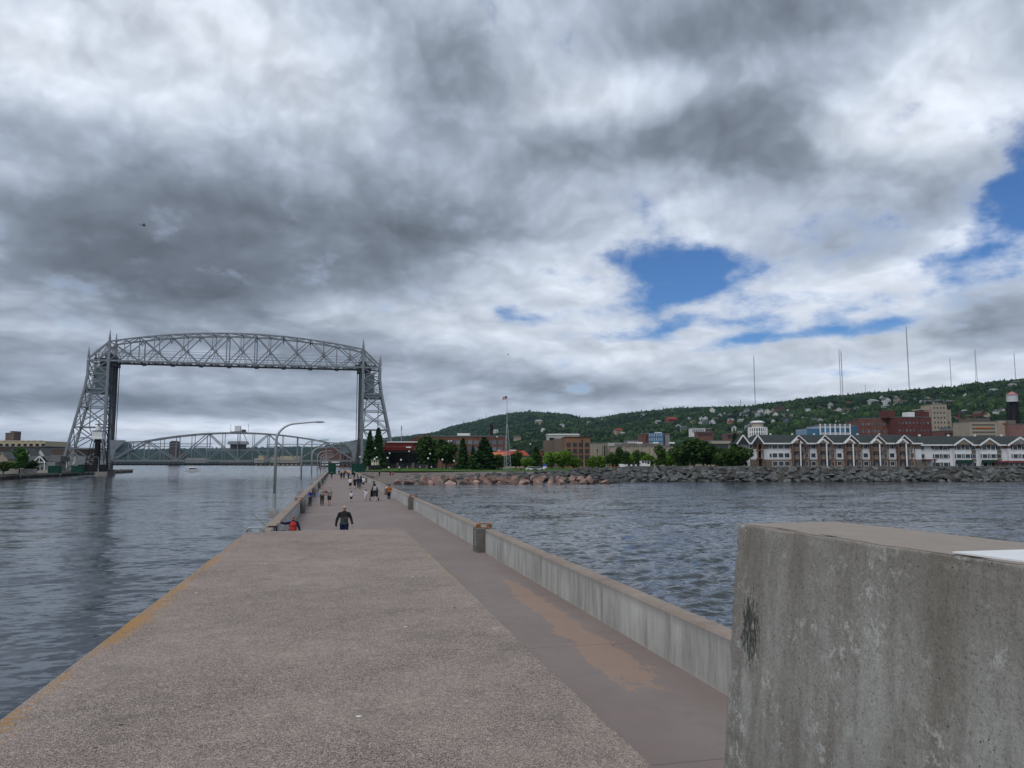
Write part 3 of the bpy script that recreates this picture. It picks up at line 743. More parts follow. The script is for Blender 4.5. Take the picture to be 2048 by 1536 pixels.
def lift_span():
    r = empty('lift_span', (XC, YF+1.2, 0), 0, 'low steel road span with curved top chord and a control house at its middle', 'bridge span')
    Yb = 8.2; N = 16; H = 53.; w = 2*H/N; ZB = 5.2
    def top(x):
        return 18.0-4.1*(x/39.75)**2
    for y in (0, Yb):
        tc = MB(); xs = [-H+i*w for i in range(N+1)]
        for a, b in zip(xs[2:-3], xs[3:-2]): tc.bar((a, y, top(a)), (b, y, top(b)), .65, .55)
        tc.build('top_chord', steel, r)
        for s in (-1, 1):
            ep = MB(); ep.bar((s*H, y, ZB), (s*39.75, y, top(39.75)), .75, .65); ep.bar((s*39.75, y, top(39.75)-.1), (s*52.5, y, 13.2), .35, .35)
            ep.build('end_post', steel, r)
        MB().box(-H, H, y-.4, y+.4, ZB-.5, ZB+.1).build('bottom_chord', steel, r)
        wb = MB()
        for i in range(1, N):
            x = xs[i]
            if 2 <= i <= N-2: wb.bar((x, y, ZB), (x, y, top(x)), .36 if i % 2 == 0 else .26)
            else: wb.bar((x, y, ZB), (x, y, ZB+(top(39.75)-ZB)*.5), .34); 
            if i in (1, N-1): wb.bar((x, y, ZB), (x, y, 13.4), .25)
        for i in range(0, N, 4):
            for a, b, m_ in ((xs[i], xs[i+2], xs[i+1]), (xs[i+4], xs[i+2], xs[i+3])):
                if i+2 in (2, N-2) and abs(a) > 52: pass
                else: wb.bar((a, y, ZB), (b, y, top(b)), .4)
                inner = xs[i+2]
                wb.bar((m_, y, (ZB+top(b))/2), (b, y, ZB), .28)
        wb.build('web_bracing', steel, r)
    lt = MB()
    for i in range(2, N-1):
        x = -H+i*w; lt.bar((x, 0, top(x)), (x, Yb, top(x)), .35)
        if i < N-2: lt.bar((x, 0, top(x)), (x+w, Yb, top(x+w)), .2)
    for z in (12.9, 11.7): lt.bar((-H, Yb-1., z), (-12, Yb-1., z), .28); lt.bar((12, Yb-1., z), (H, Yb-1., z), .28)
    lt.bar((-14, 0, 10.), (14, 0, 10.), .35); lt.bar((-14, Yb, 10.), (14, Yb, 10.), .35)
    lt.build('top_bracing', steel, r)
    dk = MB().box(-H-1, H+1, -1.6, Yb+1.6, ZB-1.7, ZB-.95)
    for i in range(54): dk.box(-H+i*2-.1, -H+i*2+.25, -2.2, Yb+2.2, ZB-2.1, ZB-1.7)
    dk.build('deck', steel_dark, r)
    rl = MB()
    for y in (-2.1, Yb+2.1):
        rl.bar((-H, y, ZB+.2), (H, y, ZB+.2), .12); rl.bar((-H, y, ZB-.3), (H, y, ZB-.3), .1)
        for i in range(54): rl.bar((-H+i*2, y, ZB-1.2), (-H+i*2, y, ZB+.2), .1)
    rl.build('railing', steel, r)
    for s in (-1, 1):   # lifting girders at the ends
        x0, x1 = sorted((s*46.8, s*52.4))
        MB().box(x0, x1, 1., Yb-1., 8.8, 13.) .build('lifting_girder', steel_blue, r)
        MB().prism([(s*54.2, 14.2), (s*47.5, 14.2), (s*51.6, 9.5), (s*52.3, ZB), (s*53.3, ZB)], -.75, -.35).build('gusset', steel, r)
    h = MB().box(-3.4, 3.2, 1.2, Yb-1.2, 10.5, 12.7).build('control_house', steel_dark, r)
    MB().frustum((-4.6, 4.3, .2, Yb-.2), 14.1, (-4.2, 3.9, .6, Yb-.6), 12.7).build('roof', steel, h)
    for k in range(5): MB().box(-3.1+k*1.27, -2.1+k*1.27, 1.15, 1.2, 11.2, 12.4).build('window', GL, h)
    MB().box(-1.8, .7, 2, 5.4, 18.7, 21.3).build('machinery_cabin', white_paint, r)
    MB().box(-3.6, 3.2, 1, Yb-1, 18.3, 18.6).box(1.2, 2.9, 2.2, 5, 18.6, 19.6).bar((-3.5, 2, 18.5), (-3.5, 2, 22), .12).bar((4, 4, 18.5), (4.2, 4, 22.5), .12).build('roof_platform', steel_dark, r)
    MB().bar((2, 1, 18.3), (4.6, 1, 12.8), .7, .25).build('stairs', steel, r)
    return r
lift_span()

# south breakwater and its beacon
sp = MB().box(-145, -119, 240, 530, -6, .15)
def spier():
    # canal wall on the south side, seen receding from the left edge of the picture
    o = MB()
    p = [(-103, 60), (-104.5, 262), (-113, 400), (-121, 515), (-132, 515), (-132, 60)]
    vs = [(x, y, -6) for x, y in p]+[(x, y, .35) for x, y in p]; n = len(p)
    o.add(vs, [tuple(range(n)), tuple(range(2*n-1, n-1, -1))]+[(i, n+i, n+(i+1) % n, (i+1) % n) for i in range(n)])
    m, q, b = newmat('canal_wall_concrete')
    tc = q.n('ShaderNodeTexCoord').outputs['Object']; x, y, z = q.sep(tc)
    c = q.mix(q.ss(q.m('ADD', z, q.m('MULTIPLY', q.noise(tc, .5, 4), .6)), -.35, -.1), (.018, .018, .016), (.20, .19, .155))
    c = q.mix(q.ss(q.noise(tc, .25, 5), .5, .7, 0., .5), c, (.12, .105, .08))
    q.put(b.inputs['Base Color'], c); b.inputs['Roughness'].default_value = .9
    a = o.build('canal_wall', m); tag(a, 'low dark based concrete canal wall across the water at the left', 'canal wall')
    fd = MB()
    for k, (x, y) in enumerate([(-103.8, 200), (-104.5, 262), (-107, 300), (-110, 350), (-113.2, 400), (-116.2, 440), (-118.8, 478)]):
        f = MB().box(-.25, .25, -.3, .3, -1.2, .7).build('fender_post', conc, None, (x+.35, y, 0)); tag(f, ['leftmost', 'second from left', 'third from left', 'fourth from left', 'fifth from left', 'sixth from left', 'rightmost'][k]+' short pale post fixed to the far canal wall', 'post', 'posts along the far canal wall')
spier()
def beacon():
    x, y = atz(190, 936, .35).xy; x, y = -106.5, 340.
    p = atD(193, 935, 330); x, y = p.x, p.y
    r = empty('harbour_beacon', (x, y, .35), 0, 'black round beacon tower with white gallery house in front of the left bridge tower', 'beacon')
    MB().box(-6.5, 3.5, -2.5, 3.5, 0, 3.0).build('base_building', black_paint, r)
    MB().lathe([(1.35, 0), (1.15, 13.8)], 16).build('column', black_paint, r, smooth=False)
    MB().box(-2.3, 2.3, -2.3, 2.3, 13.8, 14.3).box(-1.9, 1.9, -1.9, 1.9, 14.3, 17.2).build('gallery_house', white_paint, r)
    MB().box(-2.1, 2.1, -2.1, 2.1, 17.2, 17.45).build('roof', black_paint, r)
    MB().lathe([(1.3, 17.45), (1.2, 19.2), (.3, 19.8)], 10).build('lantern', white_paint, r)
    MB().lathe([(1.5, 20.), (1.5, 20.25)], 10).bar((0, 0, 19.6), (0, 0, 22.2), .25).build('lantern_cap', black_paint, r)
    for sx in (-1, 1):
        for sy in (-1, 1): MB().bar((sx*4.2, sy*3, 0), (sx*1.7, sy*1.7, 14), .28).build('leg', black_paint, r)
    b = MB()
    for z in (5, 9.5):
        t = z/14; u, v_ = 4.2-2.5*t, 3-1.3*t
        for q_, w_ in (((-u, -v_), (u, -v_)), ((u, -v_), (u, v_)), ((u, v_), (-u, v_)), ((-u, v_), (-u, -v_))): b.bar((*q_, z), (*w_, z), .16)
    b.build('bracing', black_paint, r)
beacon()

# ------------------------------------------------------------------ rocks
def rock_mesh(seed, flatz=.75, m=None):
    rnd = random.Random(seed); bm = bmesh.new()
    for i in range(15):
        v = Vector((rnd.gauss(0, 1), rnd.gauss(0, 1), rnd.gauss(0, 1))).normalized()*rnd.uniform(.8, 1.05)
        bm.verts.new((v.x, v.y*.85, v.z*flatz))
    res = bmesh.ops.convex_hull(bm, input=bm.verts[:])
    bmesh.ops.delete(bm, geom=[v for v in bm.verts if not v.link_faces], context='VERTS')
    bmesh.ops.bevel(bm, geom=bm.edges[:], offset=.035, segments=1, affect='EDGES')
    me = bpy.data.meshes.new('boulder'); bm.to_mesh(me); bm.free()
    if m: me.materials.append(m)
    return me
def m_rock(name, c1, c2, c3):
    m, q, b = newmat(name)
    tc = q.n('ShaderNodeTexCoord').outputs['Object']; r = q.n('ShaderNodeObjectInfo').outputs['Random']
    pos = q.n('ShaderNodeNewGeometry').outputs['Position']
    n = q.noise(q.v('ADD', tc, q.comb(r, r, r)), 1.6, 6, .65)
    c = q.mix(q.ss(n, .35, .65), c1, c2); c = q.mix(q.ss(q.noise(pos, 4., 4, .7), .52, .7, 0., .6), c, c3)
    k = q.lin(r, 0., 1., .5, 1.5); c = q.mix(1., c, q.comb(k, k, k), 'MULTIPLY')
    q.put(b.inputs['Base Color'], c); b.inputs['Roughness'].default_value = .85
    q.put(b.inputs['Normal'], q.bump(n, .6, .06)); return m
MR = m_rock('basalt_riprap', (.045, .05, .052), (.12, .125, .12), (.23, .225, .20))
MP = m_rock('pink_granite', (.19, .115, .095), (.33, .225, .185), (.11, .10, .095))
dark_r = [rock_mesh(i, .72, MR) for i in range(9)]; pink_r = [rock_mesh(50+i, .85, MP) for i in range(7)]
rng = random.Random(11)
def place_rock(me, name, p, s, label, cat, group):
    o = link_mesh(me, name, None, p); o.rotation_euler = (rng.uniform(-.5, .5), rng.uniform(-.5, .5), rng.uniform(0, 6.28))
    o.scale = (s*rng.uniform(.9, 1.45), s*rng.uniform(.8, 1.15), s*rng.uniform(.7, 1.1)); tag(o, label, cat, group); return o
def nth(n): return '%d%s' % (n, 'th' if 10 <= n % 100 <= 20 else {1: 'st', 2: 'nd', 3: 'rd'}.get(n % 10, 'th'))
def stuff_rocks(name, items, meshes, m, label):
    V = []; F = []
    for p, s in items:
        me = rng.choice(meshes); M = Matrix.LocRotScale(Vector(p), Matrix.Rotation(rng.uniform(0, 6.28), 3, 'Z').to_quaternion() @ Matrix.Rotation(rng.uniform(-.5, .5), 3, 'X').to_quaternion(), Vector((s*rng.uniform(.9, 1.4), s, s*rng.uniform(.6, .95))))
        n = len(V); V += [tuple(M @ v.co) for v in me.vertices]; F += [tuple(i+n for i in f.vertices) for f in me.polygons]
    me = bpy.data.meshes.new(name); me.from_pydata(V, [], F); me.materials.append(m); return tag(link_mesh(me, name), label, 'rocks', None, 'stuff')
# bank under the rocks
bank = MB()
def cpz(px, D, z): x, y = xyD(px, D); return (x, y, z)
bank.add([cpz(1190, 226.5, -2.5), cpz(2600, 226.5, -2.5), cpz(2600, 234.5, 2.1), cpz(1150, 234.5, 2.1), cpz(2600, 240, 2.1), cpz(1150, 240, 2.1)], [(0, 1, 2, 3), (3, 2, 4, 5)])
tag(bank.build('embankment', earth), None, None, None, 'structure')
left_stuff = []; cnt = 0
rows_ = 6
for j in range(rows_):
    t = j/(rows_-1); D = 227.6+7.6*t; z = -1.35+3.55*t
    px = 1150.+(j % 2)*6; kk = 0
    while px < 2230:
        s = rng.uniform(.95, 1.75)*(1.05 if j < 5 else .85)
        step = s*1.9/D*FP*rng.uniform(.8, 1.1)
        p = cpz(px+rng.uniform(-3, 3), D+rng.uniform(-.5, .5), z+rng.uniform(-.2, .25))
        if px < 2060 and px > 1225 and cnt < 285:
            kk += 1
            place_rock(rng.choice(dark_r), 'boulder', p, s, 'dark grey boulder, %s from the left in the %s course of the long rock wall' % (nth(kk), ['lowest', 'second', 'third', 'fourth', 'fifth', 'top'][j]), 'boulder', 'dark boulders of the rock wall'); cnt += 1
        else: left_stuff.append((p, s))
        px += step
# rubble between the pier and the wall, behind the pink rocks
for i in range(330):
    px = rng.uniform(800, 1240); t = rng.random()**.8
    D = 206+t*(40-14*(px-800)/440); z = -1.4+t*interp([(800, 1.5), (980, 1.9), (1120, 3.0), (1240, 3.3)], px)
    left_stuff.append((cpz(px, D, z), rng.uniform(.7, 1.35)))
for i in range(420):
    px = rng.uniform(722, 1000) if i < 250 else rng.uniform(722, 850); D = rng.uniform(222, 256); left_stuff.append((cpz(px, D, -1.+(D-226)/30*1.4), rng.uniform(.3, .95)))
stuff_rocks('riprap', left_stuff, dark_r, MR, 'heaped grey broken rock between the pier and the long rock wall')
for j in range(2):
    px = 796. if j == 0 else 850.; kk = 0
    while px < (1222 if j == 0 else 1195):
        s = rng.uniform(1.2, 2.1)*(1 if j == 0 else .9)
        D = 196+j*3.2+(px-800)*.012
        if px > 1195: s = 1.5
        kk += 1
        place_rock(rng.choice(pink_r), 'granite_boulder', cpz(px, D+rng.uniform(-.6, .6), -1.45+j*1.0+rng.uniform(-.1, .2)), s, 'pinkish granite boulder, %s from the left in the %s at the water edge' % (nth(kk), ['front row', 'rear row'][j]), 'boulder', 'pink granite boulders at the water edge')
        px += s*1.75/D*FP
# small kerb wall along the top of the rock wall
tw = MB(); a = Vector(cpz(1250, 236.3, 0)); b_ = Vector(cpz(2300, 236.3, 0))
tw.bar(a+Vector((0, 0, 2.55)), b_+Vector((0, 0, 2.55)), .5, .9)
tag(tw.build('sea_wall', conc_dark), 'low concrete kerb running along the top of the rock wall', 'wall')

# ------------------------------------------------------------------ trees
def leaf_crown(seed, n=2600, conifer=False):
    rnd = np.random.RandomState(seed)
    if conifer:
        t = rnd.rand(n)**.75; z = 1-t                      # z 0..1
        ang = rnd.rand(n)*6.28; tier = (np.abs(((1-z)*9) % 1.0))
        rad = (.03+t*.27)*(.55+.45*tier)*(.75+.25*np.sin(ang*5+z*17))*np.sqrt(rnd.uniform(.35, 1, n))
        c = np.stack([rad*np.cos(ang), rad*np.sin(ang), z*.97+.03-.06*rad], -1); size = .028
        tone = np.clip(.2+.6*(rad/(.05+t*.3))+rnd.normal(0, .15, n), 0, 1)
    else:
        k = 15
        cen = rnd.normal(0, 1, (k, 3)); cen /= np.linalg.norm(cen, axis=1)[:, None]; cen *= rnd.uniform(.12, .30, (k, 1)); cen[:, 2] = cen[:, 2]*1.15+.62
        cr = rnd.uniform(.13, .23, k); ti = rnd.uniform(.15, .85, k)
        w = rnd.randint(0, k, n); d = rnd.normal(0, 1, (n, 3)); d /= np.linalg.norm(d, axis=1)[:, None]
        c = cen[w]+d*(cr[w]*rnd.uniform(.55, 1.08, n))[:, None]; size = .034
        tone = np.clip(ti[w]+rnd.normal(0, .16, n), 0, 1)
    # random small quads
    a = rnd.normal(0, 1, (n, 3)); a /= np.linalg.norm(a, axis=1)[:, None]
    b = np.cross(a, rnd.normal(0, 1, (n, 3))); b /= np.linalg.norm(b, axis=1)[:, None]
    s = size*rnd.uniform(.6, 1.3, n)[:, None]
    V = np.stack([c-a*s-b*s*.6, c+a*s-b*s*.6, c+a*s*.7+b*s*.7, c-a*s*.7+b*s*.7], 1).reshape(-1, 3)
    me = bpy.data.meshes.new('crown'); me.from_pydata(V.tolist(), [], np.arange(n*4).reshape(n, 4).tolist())
    at = me.attributes.new('tone', 'FLOAT', 'POINT'); at.data.foreach_set('value', np.repeat(tone, 4).astype(np.float32))
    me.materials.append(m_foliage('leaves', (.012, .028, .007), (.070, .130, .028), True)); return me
def trunk_mesh(conifer):
    m = MB()
    if conifer: m.tube([(0, 0, 0), (0, 0, .5), (0, 0, .95)], [.022, .014, .003], 7)
    else:
        m.tube([(0, 0, 0), (.01, 0, .25), (.0, .01, .5)], [.03, .024, .016], 7)
        for k in range(5):
            t = k*1.26; m.tube([(0, 0, .28+.04*k), (.12*math.cos(t), .12*math.sin(t), .48+.03*k), (.2*math.cos(t), .2*math.sin(t), .66+.02*k)], [.014, .009, .004], 6)
    return m.mesh('trunk', bark, True)
LC = [leaf_crown(i) for i in range(5)]; CC = [leaf_crown(20+i, 3000, True) for i in range(3)]
TL, TCn = trunk_mesh(False), trunk_mesh(True)
def tree(px, ytop, D, wpx, kind, tint, label, group=None, basez=1.2, name=None):
    x, y = xyD(px, D); H = CAMZ+(927.5-ytop)/FP*D-basez; W = wpx/FP*D
    r = empty(name or ('spruce_tree' if kind == 'c' else 'leafy_tree'), (x, y, basez), rng.uniform(0, 6.28), label, 'tree', group)
    base_w = .46 if kind == 'c' else .80
    k = W/(base_w)
    c = link_mesh(rng.choice(CC if kind == 'c' else LC), 'crown', r); c.scale = (k, k, H); c.color = (*tint, 1)
    if kind != 'c' and H/max(W, .1) < 1.1: c.scale = (k, k, H*1.0)
    t = link_mesh(TCn if kind == 'c' else TL, 'trunk', r); t.scale = (min(k, H), min(k, H), H)
    return r
DK, MD, BR, SPR = (.75, .85, .7), (1.2, 1.2, .9), (2.6, 2.5, 1.2), (.55, .75, .75)
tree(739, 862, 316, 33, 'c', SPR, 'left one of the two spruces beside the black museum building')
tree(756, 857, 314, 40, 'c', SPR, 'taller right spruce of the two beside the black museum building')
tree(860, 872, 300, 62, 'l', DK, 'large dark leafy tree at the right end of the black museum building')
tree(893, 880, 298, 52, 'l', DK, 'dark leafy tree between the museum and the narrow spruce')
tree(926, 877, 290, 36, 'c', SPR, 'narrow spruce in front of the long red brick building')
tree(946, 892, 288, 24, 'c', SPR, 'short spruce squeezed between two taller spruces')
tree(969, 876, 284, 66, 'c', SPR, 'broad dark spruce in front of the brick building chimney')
tree(1003, 912, 290, 34, 'l', MD, 'small green tree at the foot of the lattice flag mast')
tree(1031, 906, 296, 36, 'l', DK, 'dark green tree right of the lattice flag mast')
tree(1055, 914, 280, 26, 'l', BR, 'small bright green tree left of the pointed dark tree')
tree(1073, 893, 286, 36, 'c', (.8, 1., .8), 'pointed dark tree left of the orange brick hotel')
for i, (px, yt, w, tn) in enumerate([(1104, 901, 40, BR), (1126, 900, 38, BR), (1148, 912, 34, BR), (1184, 914, 26, BR), (1203, 911, 30, BR), (1224, 906, 34, MD), (1243, 899, 30, DK), (1260, 908, 30, BR),
                                     (1277, 900, 30, MD), (1296, 908, 30, BR), (1320, 897, 32, MD), (1338, 907, 38, BR), (1362, 911, 30, BR)]):
    tree(px, yt, 300+rng.uniform(-6, 8), w, 'l', tn, ['bright green young tree left of the orange brick hotel corner', 'bright green tree before the left half of the orange brick hotel', 'low bright green tree before the middle of the orange brick hotel',
         'low light green tree at the right corner of the orange brick hotel', 'light green tree before the left end of the beige arena', 'mid green tree before the beige arena doors', 'dark rounded tree before the beige arena',
         'light green tree right of the dark rounded tree', 'mid green tree before the curved arena wall', 'light green tree behind the small white boat house', 'tall mid green tree before the right end of the arena',
         'wide light green tree left of the large dark trees', 'low light green tree under the large dark trees'][i], 'row of trees before the arena')
tree(1362, 892, 285, 44, 'l', DK, 'dark tree at the left of the large dark tree clump')
tree(1388, 876, 280, 74, 'l', DK, 'largest dark leafy tree between the arena and the green roofed hotel')
tree(1421, 889, 284, 52, 'l', DK, 'dark leafy tree right of the largest dark tree')
tree(1447, 903, 278, 44, 'l', MD, 'mid green tree left of the hotel end pines')
tree(1472, 868, 250, 38, 'c', SPR, 'dark pine beside the left end of the green roofed hotel')
tree(1484, 887, 239, 50, 'l', DK, 'dark tree hiding the left end of the green roofed hotel')
tree(1462, 893, 241, 36, 'l', DK, 'dark bushy tree just left of the pine at the hotel end')
tree(40, 902, 262, 40, 'l', (1.2, 1.6, 1.), 'round green tree by the houses at the far left', basez=.4)
tree(8, 922, 255, 36, 'l', MD, 'low bushy tree at the far left edge', basez=.4)
tree(64, 924, 268, 30, 'l', DK, 'low dark bush right of the round tree at the far left', basez=.4)

# far-off woods on the hillside: one mass of tree crowns
def forest():
    rnd = np.random.RandomState(3)
    bm = bmesh.new(); bmesh.ops.create_icosphere(bm, subdivisions=2, radius=1); bv = np.array([v.co[:] for v in bm.verts]); bf = np.array([[v.index for v in f.verts] for f in bm.faces]); bm.free()
    bm = bmesh.new(); bmesh.ops.create_icosphere(bm, subdivisions=1, radius=1); bv1 = np.array([v.co[:] for v in bm.verts]); bf1 = np.array([[v.index for v in f.verts] for f in bm.faces]); bm.free()
    Vs = []; Fs = []; Ts = []; n0 = 0; cntr = 0
    tgt = 25000
    while cntr < tgt:
        px = rnd.uniform(-250, 2300) if rnd.rand() < .16 else rnd.uniform(690, 2200)
        bd, rd = interp(BD, px), interp(RD, px); s = rnd.rand()**.62 if rnd.rand() < .85 else rnd.uniform(.93, 1.02)
        D = bd+(rd-bd)*s
        x, y = xyD(px, D); z = zat(px, D)
        clear = mnoise.noise(Vector((x/140, y/140, 9)))
        if clear < -.5 and s < .93: continue
        far = px < 690
        h = (rnd.choice([rnd.uniform(3.8, 7.5), rnd.uniform(5.5, 10.5)]) if not far else rnd.uniform(7, 13))*(1+.25*(D > 3000))
        con = rnd.rand() < .22
        r = h*(.62 if not con else .34)
        B, Fq = (bv, bf) if D < 1500 else (bv1, bf1)
        j = B*(1+rnd.normal(0, .20, (len(B), 1)))
        sc = np.array([r, r, h*(.62 if not con else 1.05)])
        if con: j = j*np.stack([1.15-.75*np.clip((B[:, 2]+1)/2, 0, 1)]*2+[np.ones(len(B))], -1)
        ang = rnd.rand()*6.28; ca, sa = math.cos(ang), math.sin(ang)
        j = np.stack([j[:, 0]*ca-j[:, 1]*sa, j[:, 0]*sa+j[:, 1]*ca, j[:, 2]], -1)*sc+np.array([x, y, z+h*.45])
        Vs.append(j); Fs.append(Fq+n0); n0 += len(B)
        tone = np.clip(.45+.55*mnoise.noise(Vector((x/75, y/75, 0)))+.35*mnoise.noise(Vector((x/230, y/230, 4)))+rnd.normal(0, .20)-(.25 if con else 0), 0, 1)
        Ts.append(np.clip(tone+rnd.normal(0, .10, len(B)), 0, 1)); cntr += 1
    V = np.concatenate(Vs).astype(np.float32); F = np.concatenate(Fs).astype(np.int32); T_ = np.concatenate(Ts).astype(np.float32)
    me = bpy.data.meshes.new('woods'); me.vertices.add(len(V)); me.vertices.foreach_set('co', V.ravel()); me.loops.add(F.size); me.loops.foreach_set('vertex_index', F.ravel())
    me.polygons.add(len(F)); me.polygons.foreach_set('loop_start', np.arange(0, F.size, 3, dtype=np.int32)); me.update(calc_edges=True)
    at = me.attributes.new('tone', 'FLOAT', 'POINT'); at.data.foreach_set('value', T_)
    m, q, b = newmat('hill_foliage')
    tcp = q.n('ShaderNodeNewGeometry').outputs['Position']; aa = q.n('ShaderNodeAttribute', attribute_name='tone').outputs['Fac']
    n = q.noise(tcp, .55, 4, .7); t = q.m('ADD', q.m('MULTIPLY', aa, .6), q.m('MULTIPLY', n, .4))
    q.put(b.inputs['Base Color'], q.ramp(t, [(.15, (.008, .020, .009)), (.5, (.022, .050, .016)), (.85, (.064, .112, .028))])); b.inputs['Roughness'].default_value = .8; b.inputs['Specular IOR Level'].default_value = .15
    q.put(b.inputs['Normal'], q.bump(n, 1., 1.6))
    me.materials.append(m); tag(link_mesh(me, 'woods'), 'dense green woods covering the ridge behind the city', 'woods', None, 'stuff')
forest()
#==PART2==
# ------------------------------------------------------------------ buildings
_wm = {}
def win_mesh(w, h, fm, pm, fw=.09, split=1):
    key = (round(w, 2), round(h, 2), fm.name if fm else '', pm.name, split)
    if key in _wm: return _wm[key]
    f = None
    if fm:
        b = MB().box(-w/2-fw, w/2+fw, -.10, .0, h/2, h/2+fw).box(-w/2-fw, w/2+fw, -.12, .0, -h/2-fw*1.3, -h/2).box(-w/2-fw, -w/2, -.10, 0, -h/2, h/2).box(w/2, w/2+fw, -.10, 0, -h/2, h/2)
        for k in range(1, split): x = -w/2+w*k/split; b.box(x-.04, x+.04, -.09, 0, -h/2, h/2)
        f = b.mesh('window', fm)
    p = MB().box(-w/2+.001, w/2-.001, -.05, -.01, -h/2+.001, h/2-.001).mesh('pane' if fm else 'window', pm)
    _wm[key] = (f, p); return f, p
def window(parent, x, z, w, h, fm=None, pm=None, y=0., rz=0., split=1):
    f, p = win_mesh(w, h, fm, pm or GL, split=split)
    if f:
        o = link_mesh(f, 'window', parent, (x, y, z), rz); link_mesh(p, 'pane', o); return o
    return link_mesh(p, 'window', parent, (x, y, z), rz)
def site(name, label, cat, pxl, D, rot=0., basez=1.2, group=None):
    x, y = xyD(pxl, D); return empty(name, (x, y, basez), -TH+rot, label, cat, group)
def zpx(y, D, basez=1.2): return CAMZ+(927.5-y)/FP*D-basez
W_ = lambda px, D: px/FP*D
tan_wall = mat('tan_siding', (.22, .175, .14), .8, .1, .5); white_sid = mat('white_siding', (.66, .68, .70), .75, .06, .5); grey_sid = mat('grey_siding', (.20, .21, .21), .8, .08, .5)
stone = mat('brown_stone', (.17, .135, .11), .9, .35, 2.2); green_roof = mat('dark_green_shingles', (.050, .060, .060), .95, .22, 1.2, spec=.03); timber = mat('brown_timber', (.19, .105, .07), .75, .2, 2.)
trim = mat('white_trim', (.75, .76, .76), .6, .05, 1.); red_brick = brick('red_brick', (.125, .028, .022), (.10, .05, .045)); red_brick2 = brick('brown_red_brick', (.17, .06, .045), (.14, .09, .075)); orange_brick = brick('orange_brick', (.26, .12, .07), (.22, .14, .10))
beige = mat('beige_concrete', (.36, .31, .26), .85, .08, .2); tan_stone = mat('tan_stone', (.34, .29, .23), .85, .1, .2); red_roof = mat('maroon_roof', (.13, .02, .02), .6, .15, .4)
glz = glass('blue_curtain_glass', (.03, .11, .20), .15); grey_roof = mat('grey_flat_roof', (.15, .155, .16), .9, .15, .3)

